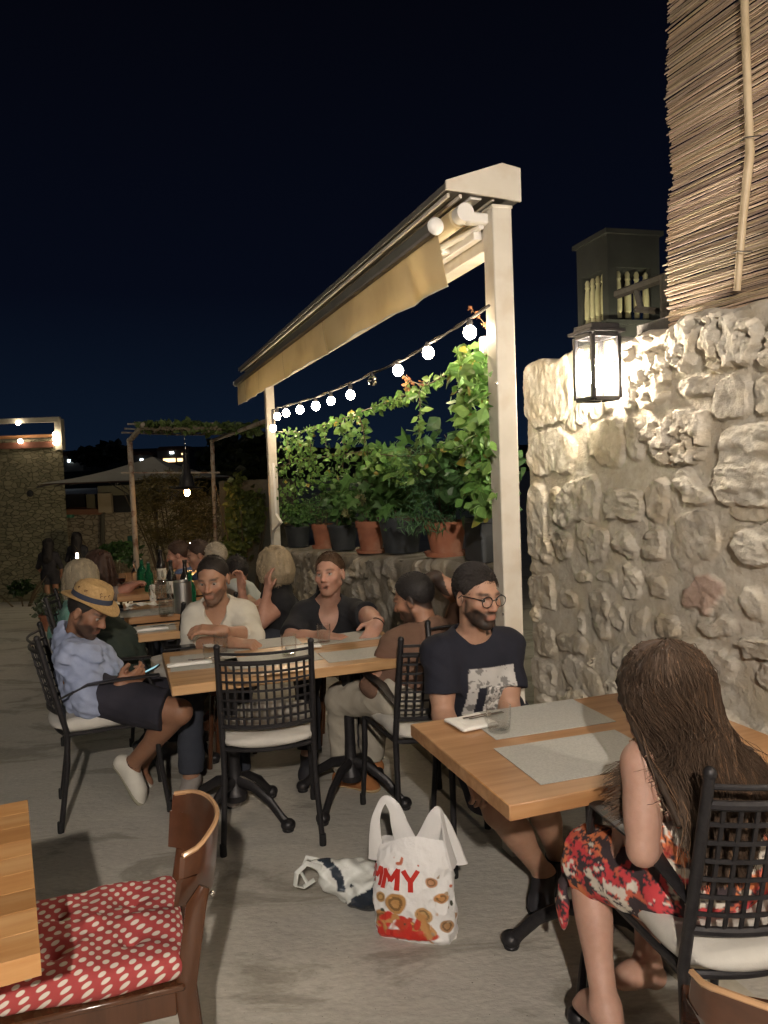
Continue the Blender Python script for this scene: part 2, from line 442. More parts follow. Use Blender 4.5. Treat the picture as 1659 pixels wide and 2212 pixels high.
patch = rmp(nz_(1.25, 8, mp.outputs[0], .9), .535, .60)
c_ = mixc(mid, (.53, .51, .46), (.45, .43, .385)); c_ = mixc(big, c_, (.49, .465, .41)); c_ = mixc(patch, c_, (.33, .31, .265)); spk = rmp(nz_(90, 2, tcn.outputs['Object']), .70, .74); c_ = mixc(spk, c_, (.10, .09, .07)); lt_ = rmp(nz_(1.9, 7, mp.outputs[0], .4), .58, .70); c_ = mixc(lt_, c_, (.52, .50, .44))
dk = N(t, 'ShaderNodeMix', data_type='RGBA', blend_type='MULTIPLY'); dk.inputs[0].default_value = 1
t.links.new(c_, dk.inputs[6]); t.links.new(rmp(nz_(34, 6, mp.outputs[0]), .3, .72, .82, 1.1), dk.inputs[7]); t.links.new(dk.outputs[2], b.inputs['Base Color'])
t.links.new(rmp(nz_(4.5, 7, mp.outputs[0]), .3, .7, .55, .85), b.inputs['Roughness'])
bp = N(t, 'ShaderNodeBump'); bp.inputs['Distance'].default_value = .006; t.links.new(nz_(12, 10, mp.outputs[0]), bp.inputs['Height']); t.links.new(bp.outputs[0], b.inputs['Normal'])
tag(MB().grid(A).build('ground', mg), kind='structure')

# ---- hills and far houses
M_hill = mat('night_hill', (.02, .024, .02), (.03, .035, .025), rough=1, scale=.02)
hx = np.linspace(-900, 900, 121); rows = []
for k, (d, hh) in enumerate([(260, -25), (330, 2), (420, 9), (520, 12)]):
    rows.append(np.stack([hx*(d/420), np.full_like(hx, d), hh+(0 if k == 0 else 1)*(9*fbm(np.stack([hx*.011, hx*0+k*.3, hx*0], -1), 5)-3)+np.where(k >= 2, np.exp(-((hx+140)/180)**2)*6, 0)], -1))
hl = MB().grid(np.stack(rows)).build('hills', M_hill); tag(hl, kind='structure')
M_hous = mat('far_render', (.22, .2, .17), rough=.9); M_win = mat('lit_window', (1, .7, .4), emit=(1, .62, .3), estr=.9); M_wing = mat('lit_window_cool', (.7, .9, 1), emit=(.75, .9, 1), estr=9)
M_wint = mat('lit_window_teal', (.2, .6, .5), emit=(.1, .4, .36), estr=.22)
M_rooft = mat('far_roof', (.16, .08, .05), rough=.9)
def far_house(px, py, w, h, label, wins):
    p = P(px, py, 300); e_ = empty('far_house', label, 'house', (p[0], p[1], p[2]-h*.5))
    MB().box((0, 0, 0), (w/2, 4, h)).build('wall', M_hous, e_)
    MB().prism([V3(-w/2-.4, 0, h), V3(w/2+.4, 0, h), V3(w/2-1, 0, h+1.4), V3(-w/2+1, 0, h+1.4)], (0, -4.4, 0), (0, 4.4, 0)).build('roof', M_rooft, e_, smooth=False)
    for (x, z, a, c, mm) in wins:
        MB().box((x, -4.05, z), (a, .06, c)).build('window', mm, e_)
far_house(162, 993, 9, 3, 'dark far house with one cold white light, left of the parasol peak', [(0, 1, 1.1, .35, M_wing)])
far_house(313, 992, 8, 3, 'dark far house with a tiny white light just above the parasol peak', [(0, 1.2, .5, .3, M_wing)])
far_house(380, 984, 12, 4, 'far house with a row of amber lit windows between the pergola posts', [(-1.5, .2, 2.3, .7, M_win), (2.5, .2, 1.0, .6, M_win), (-.5, 3.0, .7, .3, M_wing), (3.6, 2.4, .4, .3, M_win)])
far_house(551, 952, 9, 4, 'far house with small green white lights near the far cream post', [(-1, 3, .8, .3, M_wing), (.6, .6, .8, .5, M_wint), (2, 1, .4, .3, M_wint)])
far_house(500, 985, 14, 3, 'far house with teal lit windows low behind the pergola', [(-4, 1, 1.5, .35, M_wint), (0, .2, 1.3, .35, M_wint), (4, 1.6, 1.1, .3, M_wint)])

# ---- stone faces
def pix_in_wall(px, py, w): 
    k, _, z = kw(PL(px, py, w)); return k, z
def stone_face(k0, k1, z0, top, step, stones, seed, base=(.60, .56, .485), relief=.017, tone=None, lumpy=.006):
    """height field in the plane of the wall; returns (k, z, depth, colour) arrays"""
    nk = int((k1-k0)/step)+1; nzr = int((max(top(k0), top(k1))-z0)/step)+1
    K = np.linspace(k0, k1, nk)[:, None]+np.zeros((1, nzr)); T = np.vectorize(top)(np.linspace(k0, k1, nk))[:, None]
    Zz = z0+(T-z0)*np.linspace(0, 1, nzr)[None, :]
    p3 = np.stack([K, Zz, np.full_like(K, seed*3.3)], -1)
    wk = K+.075*(fbm(p3*6, 6)-.47)*2; wz = Zz+.075*(fbm(p3*6+9, 6)-.47)*2
    H = .020*(fbm(p3*8, 6)-.45)+.02*(fbm(p3*2.4+5, 3)-.45)+.004*(fbm(p3*50, 3)-.45)
    C = np.array(base)[None, None]*(.86+.28*fbm(p3*4+3, 4)[..., None])
    rg = np.random.default_rng(seed)
    nz24 = fbm(p3*24, 4); nz30 = fbm(p3*30+7, 3); big_ = fbm(p3*15+20, 6); fine = fbm(p3*44+40, 4); layer = fbm(p3*np.array([9, 34, 1])+60, 4)
    for st in stones:
        ck, cz, a, h, rough, rel, tint = st[:7]; a = max(a, .02); h = max(h, .02); ex = rg.uniform(2.2, 3.6); an = rg.uniform(-.22, .22) if len(st) < 8 else st[7]
        dk_ = (wk-ck)*math.cos(an)+(wz-cz)*math.sin(an); dz = -(wk-ck)*math.sin(an)+(wz-cz)*math.cos(an)
        v = 1-(np.abs(dk_/a)**ex+np.abs(dz/h)**ex)**(1/ex)
        sm = np.clip(v/(.011/min(a, h)), 0, 1); sm = sm*sm*(3-2*sm)
        tilt = rg.uniform(-.3, .3)*dk_/a+rg.uniform(-.3, .3)*dz/h
        tex = {0: .25*fine+.6*big_+.15, 1: .80-.95*np.clip((nz30-.46)*6, 0, 1)+.45*fine+.5*(big_-.45), 2: .9*layer+.5*big_, 3: .75*big_+.35*layer}[rough]
        hh = rel*relief*(.75+.35*tilt)+(tex-.35)*{0: .026, 1: .036, 2: .050, 3: .048}[rough]+(nz24-.47)*.016
        H = np.where(sm > 0, np.maximum(H, 0)*(1-sm)+sm*hh, H)
        cc = np.array(tint)[None, None]*(.78+.4*(tex[..., None]*.6+fine[..., None]*.4))
        C = C*(1-sm[..., None])+cc*sm[..., None]
    if tone is not None: C = C*tone(K, Zz)[..., None]
    return K, Zz, H+lumpy*(fbm(p3*1.6+80, 2)-.4), C
def wall_object(name, label, K, Zz, H, C, w, thick, mt, parent=None, splay=0):
    """front height field at offset w, plus sides, back and top, all as one mesh"""
    f = PO[None, None]+U*K[..., None]-VV*(w+H[..., None])+Z*Zz[..., None]
    K_ = K+splay*np.clip(1-(K-K[0, 0])/1.5, 0, 1)
    b_ = PO[None, None]+U*K_[..., None]-VV*(w-thick)+Z*Zz[..., None]
    m = MB(); m.grid(f, C)
    q = lambda a, c_: m.grid(np.stack([a, c_]), np.tile(np.array([.40, .36, .30])*(.8+.4*rng.random()), (2*len(a), 1)))
    nm = 14
    def strip(a, c_, ca):
        tt = np.linspace(0, 1, nm)[:, None, None]; S = a[None]*(1-tt)+c_[None]*tt
        S = S+(Z*.012)[None, None]*(fbm(S*8, 4)[..., None]-.45)*np.clip(4*np.minimum(tt, 1-tt), 0, 1)
        m.grid(S, np.tile(ca, (nm, 1)))
    strip(b_[:, -1], f[:, -1], C[:, -1]); strip(b_[0], f[0], C[0]); strip(f[-1], b_[-1], C[-1])
    o = m.build(name, mt, parent, smooth=True, origin=L(0, w, 0)); tag(o, label, 'wall'); return o

# near right wall, lit by the lantern
WR = -.565      # its face lies this far behind the awning frame
S0 = (.56, .52, .45); S1 = (.63, .59, .51); SD = (.45, .41, .345); SB = (.52, .39, .33); SY = (.62, .56, .45)
raw = [(740, 200, 160, 125, 1, 1.1, S0), (935, 240, 195, 300, 1, 1.3, S1), (1190, 215, 290, 300, 1, 1.3, S1), (1470, 170, 170, 330, 1, 1.2, S1), (770, 445, 195, 300, 1, 1.2, S1),
 (1015, 465, 200, 130, 2, 1.0, S0), (1215, 515, 230, 270, 0, 1.5, S0), (1445, 500, 190, 290, 3, 1.2, S1), (520, 790, 190, 270, 0, .8, SY), (690, 770, 100, 270, 3, 1.2, S1),
 (935, 765, 330, 330, 1, 1.4, S0), (1315, 910, 350, 460, 2, 1.4, S1), (1030, 1028, 250, 175, 2, 1.2, S1), (365, 1100, 245, 275, 3, 1.2, S0), (615, 1112, 210, 215, 2, 1.3, S1),
 (800, 1100, 130, 230, 3, 1.0, S0), (1038, 1320, 290, 340, 0, .7, S0), (1400, 1370, 250, 235, 2, 1.4, S1), (290, 1342, 100, 170, 3, 1, SD), (455, 1330, 150, 240, 3, 1, S0),
 (635, 1380, 140, 165, 2, 1, S0), (800, 1345, 125, 235, 2, 1, SD), (400, 1535, 120, 70, 0, .9, SY), (535, 1540, 110, 80, 0, 1, S0), (675, 1568, 95, 130, 3, 1, S1),
 (820, 1588, 140, 100, 3, 1, SD), (1065, 1620, 255, 125, 0, .8, SB), (175, 1610, 150, 210, 3, 1, S0), (510, 1725, 100, 215, 3, 1.1, SD), (885, 1782, 130, 145, 3, 1.2, SD),
 (1130, 1770, 230, 125, 0, 1, S0), (710, 1775, 100, 150, 0, .8, S0), (340, 1900, 165, 120, 3, 1.1, SD), (1060, 1940, 280, 150, 3, 1.1, S0), (1390, 1920, 260, 190, 2, 1.2, SD),
 (1165, 2060, 220, 220, 0, 1.2, S0), (325, 1650, 110, 100, 3, 1, S0), (600, 1720, 80, 150, 3, .9, S0), (190, 1880, 130, 150, 3, 1, S0), (1330, 1690, 150, 110, 0, .8, S1),
 (200, 505, 285, 455, 0, 1.0, S1, 0), (215, 845, 290, 215, 0, .8, S1, 0), (135, 1205, 115, 455, 0, 1.2, S1, 0), (180, 2080, 150, 200, 3, 1, S0), (400, 2090, 220, 180, 0, 1, S0), (640, 1950, 190, 160, 3, 1, S0),
 (820, 2000, 160, 170, 0, 1, SD), (1500, 2150, 220, 200, 3, 1.1, S0), (1480, 1680, 120, 190, 3, 1.1, SB)]
stones = []
for r_ in raw:
    cx, cy, w_, h_ = r_[:4]; X = lambda a, b_: (1106+a*.3905, 648+b_*.3905)
    kc, zc = pix_in_wall(*X(cx, cy), WR); k1_, _ = pix_in_wall(*X(cx-w_/2, cy), WR); k2_, _ = pix_in_wall(*X(cx+w_/2, cy), WR)
    _, z1_ = pix_in_wall(*X(cx, cy-h_/2), WR); _, z2_ = pix_in_wall(*X(cx, cy+h_/2), WR)
    stones.append((kc, zc, abs(k1_-k2_)/2*1.0, (z1_-z2_)/2*1.0)+tuple(r_[4:7])+((r_[7],) if len(r_) > 7 else ()))
KE, zt1 = pix_in_wall(1127, 785, WR); KN, zt2 = pix_in_wall(1659, 642, WR)
print('wall left end k', KE, zt1, 'right', KN, zt2)
rg = np.random.default_rng(3)
kmin = min(s_[0] for s_ in stones)
for q in range(2200):     # the rest of the wall, random stones where none stand yet
    a = rg.uniform(.03, .13); h = rg.uniform(.028, .10); k = rg.uniform(-4.2, KE-.08); z = rg.uniform(.05, 2.08)
    if all(abs(k-s_[0]) > (a+s_[2])*.84 or abs(z-s_[1]) > (h+s_[3])*.84 for s_ in stones):
        stones.append((k, z, a, h, int(rg.integers(0, 4)), rg.uniform(.25, .9), [S0, S1, SD, SY][int(rg.integers(0, 4))]))
topf = lambda k: (zt1+(zt2-zt1)*(k-KE)/(KN-KE)) + .016*math.sin(k*9)+.01*math.sin(k*23) - (.05*max(0, 1-abs(k-KE)/.07)**2)
K1, Z1, H1, C1 = stone_face(-1.6, KE, 0, topf, .0062, stones, 11)
H1 = H1-.05*np.clip(1-(KE-K1)/.05, 0, 1)**2-.03*np.clip(1-(np.max(Z1, axis=1, keepdims=True)-Z1)/.03, 0, 1)**2
wall_object('stone_wall', 'tall rubble limestone wall with pale mortar carrying the lit lantern and reed screen', K1, Z1, H1, C1, WR, .45, M_stone)
K2, Z2, H2, C2 = stone_face(-4.4, -1.606, 0, topf, .02, [s_ for s_ in stones if s_[0] < -1.3], 11)
_o = wall_object('stone_wall', 'stretch of the limestone wall nearest the camera, outside the lantern light', K2, Z2, H2, C2, WR, .45, M_stone)

# low wall under the pots
WL = -.115
ztop_n = PL(1075, 1223, WL); ztop_f = PL(612, 1187, WL); kn, _, zn = kw(ztop_n); kf, _, zf = kw(ztop_f)
print('low wall', kn, zn, kf, zf)
lowtop = lambda k: zn+(zf-zn)*(k-kn)/(kf-kn)+.012*math.sin(k*7+1)
st2 = []
for q in range(900):
    a = rg.uniform(.05, .15); h = rg.uniform(.04, .10); k = rg.uniform(0, 5.3); z = rg.uniform(.03, 1.2)
    if all(abs(k-s_[0]) > (a+s_[2])*.9 or abs(z-s_[1]) > (h+s_[3])*.9 for s_ in st2):
        st2.append((k, z, a, h, int(rg.integers(0, 4)), rg.uniform(.3, .9), [S0, SD, S0, SY][int(rg.integers(0, 4))]))
K3, Z3, H3, C3 = stone_face(.27, 5.35, 0, lowtop, .013, st2, 5, base=(.40, .36, .30), relief=.014)
C3 = C3*(.8+.4*fbm(np.stack([K3*3, Z3*3, K3*0], -1), 3))[..., None]*.8
H3 = H3-.03*np.clip(1-(np.max(Z3, axis=1, keepdims=True)-Z3)/.04, 0, 1)**2
wall_object('low_wall', 'low weathered plaster and rubble wall carrying the row of potted plants', K3, Z3, H3, C3, WL, .42, M_stone, splay=.62)
# cream kerb along the foot of the walls
tag(MB().prism([L(-2.4, -.10, 0), L(-2.4, -.10, .055), L(-2.4, -.115, .07), L(-2.4, -.19, .07), L(-2.4, -.19, 0)], (0, 0, 0), U*7.6).build('kerb', mat('kerb_paint', (.50, .46, .37), (.36, .33, .26), rough=.8, scale=9, bump=.003, bscale=20)), kind='structure')

# ---- awning: a thing with posts, beam, hood, roller, cloth
aw = empty('awning', 'retracted ochre canvas awning on a cream metal frame over the potted plants', 'awning', L(0, 0, 0))
O = L(0, 0, 0); AXL = np.array([U, VV, Z])
def part(mb, name, mt, par=aw, smooth=True): return mb.build(name, mt, par, origin=O if par is aw else None, smooth=smooth)
KF = 4.86
for k in (0, KF):
    p = L(k+.0425, -.0425, 1.305); m = MB().box(p, (.0425, .0425, 1.305), AXL, .004)
    o = m.build('post', M_cream, aw, origin=O)
m = MB().box(L(.0425, -.0425, 2.612), (.0455, .0455, .006), AXL, .002); part(m, 'post_cap', M_cream)
part(MB().box(L(KF/2+.0425, -.0425, 2.515), (KF/2-.043, .0400, .055), AXL, .004), 'beam', M_cream)
part(MB().box(L(KF/2+.0425, .02, 2.525), (KF/2-.05, .018, .02), AXL, .003), 'rail', M_white)
for k in (.35, 2.4, 4.4): part(MB().box(L(k, .05, 2.55), (.02, .022, .035), AXL, .004), 'bracket', M_white)
# hood: a shallow roof profile, its end plate a part
KH = 5.25
prof = [(-.125, 2.640), (-.125, 2.762), (-.045, 2.775), (.189, 2.690), (.189, 2.664)]
part(MB().prism([L(.012, w, h) for w, h in prof], (0, 0, 0), U*KH), 'hood', M_hoodu, smooth=False)
part(MB().prism([L(0, w*1.0+(.004 if w > 0 else -.004), h+(.004 if h > 2.68 else -.004)) for w, h in prof], (0, 0, 0), U*.011), 'end_plate', M_cream, smooth=False)
part(MB().prism([L(KH+.013, w, h) for w, h in prof], (0, 0, 0), U*.011), 'end_plate', M_cream, smooth=False)
for w in (.172, .12, -.02): part(MB().box(L(KH/2+.01, w, 2.648), (KH/2-.02, .006, .008), AXL, .002), 'track', M_cream)
part(MB().box(L(KH/2+.01, .05, 2.650), (KH/2-.03, .025, .006), AXL, .002), 'track', M_white)
part(MB().tube([L(.10, .10, 2.59), L(KH-.25, .10, 2.59)], .040, 20), 'cloth_roll', M_awn)
for k in (.03, KH-.2):
    part(MB().tube([L(k, .10, 2.59), L(k+.055, .10, 2.59)], .036, 20), 'roller_cap', M_white)
    part(MB().box(L(k+.03, .03, 2.575), (.022, .065, .022), AXL, .008), 'roller_arm', M_white)
part(MB().tube([L(.06, .02, 2.55), L(.5, .10, 2.535), L(.9, .16, 2.525)], .014, 8), 'folding_arm', M_white)
part(MB().tube([L(.10, .02, 2.58), L(1.6, .06, 2.55), L(KH-.6, .06, 2.55)], .012, 8), 'folding_arm', M_cream)
part(MB().sphere(L(.42, .08, 2.535), .024), 'arm_joint', M_white)
# front bar and hanging valance
pb = PL(943, 487, .24); kb = kw(pb)[0]; wb = .24
part(MB().box(L(kb+2.58, wb, pb[2]-.0), (2.56, .022, .026), AXL, .008), 'front_bar', M_hoodu)
part(MB().sphere(L(kb+.01, wb, pb[2]), (.02, .034, .034), ax=AXL), 'bar_cap', M_white)
part(MB().sphere(L(kb+5.15, wb, pb[2]), (.02, .03, .03), ax=AXL), 'bar_cap', M_white)
nkv, nh = 220, 16; kk = np.linspace(kb+.02, kb+5.12, nkv)[:, None]; tt = np.linspace(0, 1, nh)[None, :]
seam = sum(np.exp(-((kk-kb-s_)/.05)**2) for s_ in (.35, 1.75, 2.9, 3.9, 4.7))
ww = wb-.012-.05*tt*np.exp(-(kk-kb)/.25)-.012*tt*seam+.010*np.sin(kk*5+tt*2)*tt+.006*np.sin(kk*13)*tt
hv = pb[2]-.026-tt*(.192+.003*np.sin(kk*5.5)+.002*np.sin(kk*17))
sh = -.06*tt*np.exp(-(kk-kb)/.4)*0
B_ = PO+U*(kk+sh+0*tt)[..., None]-VV*(ww+0*kk)[..., None]+Z*hv[..., None]
m = MB().grid(B_); m.grid(B_[:, ::-1]-VV*.0015); part(m, 'valance', M_awn)
part(MB().tube([B_[i, -1]-Z*.002 for i in range(0, nkv, 3)], .0028, 5), 'valance_hem', M_paper)
for s_ in (1.75, 2.9, 3.9, 4.7):
    i = int(s_/5.1*nkv); part(MB().tube([B_[i, j]-V3(VV)*-.001+VV*-.002 for j in range(0, nh, 3)], .0016, 4), 'valance_seam', mat('seam_thread', (.22, .16, .08), rough=.9))
part(MB().tube([PL(590, 1000, .01), PL(597, 1110, .012), PL(608, 1128, .012), PL(590, 1148, .012), PL(587, 1178, .012)], .012, 6), 'cable', M_white)
part(MB().box(PL(1046, 746, -.02), (.022, .012, .035), AXL, .003), 'junction_box', M_white)
part(MB().sphere(PL(1087, 1327, .003), (.006, .004, .006), ax=AXL), 'bolt', M_steel)
part(MB().sphere(PL(1072, 828, .003), (.006, .004, .006), ax=AXL), 'bolt', M_steel)

# ---- string of bulbs
ws = .03
pts_px = [(1057, 660), (1010, 690), (972, 715), (925, 742), (885, 770), (858, 782), (805, 806), (757, 828), (715, 845), (682, 858), (648, 868), (618, 876), (600, 880), (588, 886)]
sp = [PL(x, y, ws) for x, y in pts_px]
fine_pts = []
for i in range(len(sp)-1):
    for j in range(6):
        q = j/6; fine_pts.append(sp[i]*(1-q)+sp[i+1]*q+Z*(-.004*math.sin(q*math.pi)))
fine_pts.append(sp[-1])
sl_ = empty('string_light', 'black festoon cable with round warm bulbs strung between the two cream posts', 'string lights', sp[0])
o0 = sp[0]
MB().tube(fine_pts, .0052, 6).build('cable', M_black, sl_, origin=o0)
MB().tube([p+V3(0, 0, .004+.004*math.sin(i*.9)) for i, p in enumerate(fine_pts)], .0028, 5).build('support_wire', M_steel, sl_, origin=o0)
bulbs = [(1015, 718, 1), (925, 762, 1), (860, 800, 1), (805, 822, 0), (757, 853, 1), (715, 866, 1), (682, 877, 1), (648, 885, 1), (618, 892, 1), (599, 899, 1), (590, 925, 1)]
for (x, y, on) in bulbs:
    c = PL(x, y, ws); kb_ = kw(c)[0]
    tp = min(fine_pts, key=lambda q: abs(kw(q)[0]-kb_)); tp = V3(c[0], c[1], max(tp[2], c[2]+.05))
    MB().tube([tp, c+Z*.026], .013, 8).build('socket', M_black, sl_, origin=o0)
    r_ = .0265 if x > 700 else .030
    MB().sphere(c, (r_, r_, r_*1.12), 14, 10).build('bulb', M_bulb if on else M_glass, sl_, origin=o0)
    if not on: MB().tube([c+Z*.02, c-Z*.006], .006, 6).build('filament', M_steel, sl_, origin=o0)

# ---- wall lantern
def lantern(c, name='wall_lantern', label='', bm=None):
    e_ = empty(name, label, 'lantern', c, math.atan2(U[1], U[0])-math.pi/2)
    # local: +x is into the wall, y runs away along it
    a, d, h = .062, .062, .128          # half sizes
    m = MB()
    for i in (-1, 1):
        for j in (-1, 1): m.box((i*a, j*d, 0), (.0085, .0085, h), bev=.002)
    for zz in (-h, h):
        for i in (-1, 1): m.box((i*a, 0, zz), (.008, d-.008, .0088), bev=.002); m.box((0, i*d, zz), (a-.008, .008, .0092), bev=.002)
    m.build('frame', M_iron, e_)
    MB().box((0, 0, h+.016), (a+.022, d+.022, .0065), bev=.002).box((0, 0, h+.034), (a+.004, d+.004, .012), bev=.003).build('roof', M_iron, e_)
    MB().box((0, 0, -h+.002), (a-.009, d-.009, .004)).build('base', M_iron, e_)
    for i in (-1, 1):
        MB().box((i*a, 0, 0), (.0012, d-.008, h-.01)).build('pane', M_lpane, e_); MB().box((0, i*d, 0), (a-.008, .0012, h-.01)).build('pane', M_lpane, e_)
    MB().box((a+.035, 0, .02), (.028, .012, .012), bev=.003).box((a+.066, 0, .02), (.006, .035, .06), bev=.002).build('wall_bracket', M_iron, e_)
    MB().tube([(0, 0, -h+.005), (0, 0, -.055)], .014, 10).build('lamp_holder', M_white, e_)
    MB().sphere((0, 0, -.022), (.036, .036, .062), 16, 12).build('bulb', bm, e_)
    return e_
lc = PL(1290, 795, WR+.115)
lantern(lc, label='lit square black metal lantern with clear panes fixed high on the stone wall', bm=M_lantb)
lc_assumed = L(-2.75, WR+.115, 2.25)
lantern(lc_assumed, label='lit black wall lantern on the stone wall beside the camera', bm=M_lantb_assumed)  # assumed second lantern, out of view, lighting the foreground from the right
MB_ = MB().tube([PL(1222, 748, WR+.05), PL(1226, 742, WR+.03), PL(1230, 752, WR+.0)], .006, 8)
# ---- reed screen on the wall
KS = pix_in_wall(1440, 600, WR-.02)[0]
rs = empty('reed_screen', 'tall split reed screen with a ragged edge standing on top of the stone wall', 'screen', L(KS, WR-.03, 0))
m = MB(); zb = topf(KS)-.01; nz2 = 0; z = zb
while z < 3.75:
    r_ = rg.uniform(.0019, .0036); z += r_*1.45; ke = KS+rg.normal(0, .007)+.010*math.sin(z*9)+(-.02 if z > 2.6 else 0); w = WR-.03+rg.normal(0, .003)
    sl1 = rg.normal(0, .0022); cl = np.array([.60, .48, .36])*rg.uniform(.50, 1.12)*np.array([1, rg.uniform(.92, 1.05), rg.uniform(.85, 1.1)])
    pts = []; ksg = np.linspace(ke, -1.9, 12)
    for q, k in enumerate(ksg): pts.append(L(k, w+rg.normal(0, .0012), z+sl1*(k-KS)+.01*math.sin(k*2.2+1.3)+rg.normal(0, .0012)))
    m.tube(pts, r_, 5, col=cl); z += r_*rg.uniform(.5, .9)
m.build('reed_panel', mat('dry_reed', (1, 1, 1), (.72, .66, .58), rough=.7, scale=30, vcol=True, stretch=(3, 3, 20)), rs, origin=L(KS, WR-.03, 0))
kp = pix_in_wall(1600, 500, WR-.02)[0]
pp = [PL(1607, -30, WR+.0), PL(1611, 90, WR+.0), PL(1617, 250, WR+.004), PL(1620, 330, WR), PL(1604, 480, WR), PL(1592, 628, WR)]
MB().tube(pp, [.013, .0135, .0125, .015, .013, .0115], 10).build('pole', mat('bamboo', (.46, .37, .25), (.38, .30, .19), rough=.5, scale=8), rs, origin=L(KS, WR-.03, 0))
for px, py in ((1618, 300), (1600, 545)):
    q = PL(px, py, WR+.004); MB().tube([q-U*.05-Z*.01, q-U*.01-VV*.018, q+U*.04+Z*.008], .002, 5).build('tie_wire', M_black, rs, origin=L(KS, WR-.03, 0))
M_plank = mat('dark_plank', (.075, .07, .062), (.05, .047, .042), rough=.8, scale=5, stretch=(2, 14, 14))
tag(MB().box((PL(1440, 690, WR-.06)+PL(1700, 640, WR-.06))/2+VV*.0, (.45, .02, .025), AXL, .004).build('plank', M_plank), 'dark plank laid along the wall top under the reed screen', 'plank')
tag(MB().tube([PL(1333, 636, -.9), PL(1445, 596, -.9)], .022, 6, up=VV).tube([PL(1375, 668, -.9), PL(1420, 672, -.9)], .017, 6).tube([PL(1375, 628, -.9), PL(1385, 668, -.9)], .015, 6).tube([PL(1440, 598, -.9), PL(1440, 598, -.9)*V3(1, 1, 0)], .03, 8).build('handrail', M_plank), 'dark timber handrail crossing in front of the lit chimney', 'handrail')
# ---- chimney with balusters
cpt = P(1313, 600, 7.0); ce = empty('chimney', 'dark square chimney tower with glowing yellow balusters behind the stone wall', 'chimney', (cpt[0], cpt[1], 0), AX-.06)
zt = P(1313, 503, 7.0)[2]; zb_ = P(1313, 700, 7.0)[2]; zc = P(1313, 582, 7.0)[2]
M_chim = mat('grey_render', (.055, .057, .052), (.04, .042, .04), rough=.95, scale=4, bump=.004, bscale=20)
hw = .265
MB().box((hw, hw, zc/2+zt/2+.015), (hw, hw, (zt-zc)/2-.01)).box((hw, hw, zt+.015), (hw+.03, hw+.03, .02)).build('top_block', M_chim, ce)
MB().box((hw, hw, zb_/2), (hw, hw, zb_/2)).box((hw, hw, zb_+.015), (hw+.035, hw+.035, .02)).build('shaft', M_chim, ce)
for (x, y) in ((.045, .045), (2*hw-.045, .045), (.045, 2*hw-.045), (2*hw-.045, 2*hw-.045)): MB().box((x, y, (zb_+zc)/2+.02), (.045, .045, (zc-zb_)/2+.01)).build('corner_pier', M_chim, ce)
M_bal = mat('lit_baluster', (.62, .58, .36), (.5, .47, .28), rough=.8, scale=9)
hb = zc-zb_-.03
for q in range(4):
    for side in (0, 1):
        s_ = .125+q*.093; xy = (s_, .035) if side == 0 else (.035, s_)
        MB().lathe([(.024, .03), (.027, .05), (.022, .08), (.030, hb*.2), (.031, hb*.5), (.024, hb*.72), (.018, hb*.80), (.026, hb*.84), (.020, hb*.88), (.024, hb*.93), (.012, hb*.99)], (xy[0], xy[1], zb_+.03), 12).build('baluster', M_bal, ce)
for q_ in ((-.34, .30), (.26, -.36)): MB().sphere((q_[0], q_[1], zb_-.42), .05).build('lamp', mat('hidden_uplight', (1, .9, .5), emit=(1, .93, .62), estr=60), ce)  # glowing spheres added out of sight behind the wall to light the balusters

# ---- assumed lamps out of view: a pendant behind the camera, a street lamp beyond the left edge
def assumed_street_lamp(loc):
    e_ = empty('assumed_street_lamp', 'street lamp lighting the stone house from beyond the left edge', 'street lamp', loc)
    MB().tube([(0, 0, 0), (0, 0, 4.6), (.3, 0, 4.9), (.7, 0, 4.95)], .045, 10).build('pole', M_iron, e_)
    MB().lathe([(.05, .12), (.16, .05), (.2, 0), (.001, .0)], (.75, 0, 4.86), 18).build('head', M_iron, e_)
    MB().sphere((.75, 0, 4.80), (.13, .13, .06)).build('bulb', mat('assumed_street_bulb', (1, .9, .7), emit=(1, .88, .55), estr=85), e_)
assumed_street_lamp((-9.2, 9.5, -.1))  # assumed lamp past the left edge, never in view

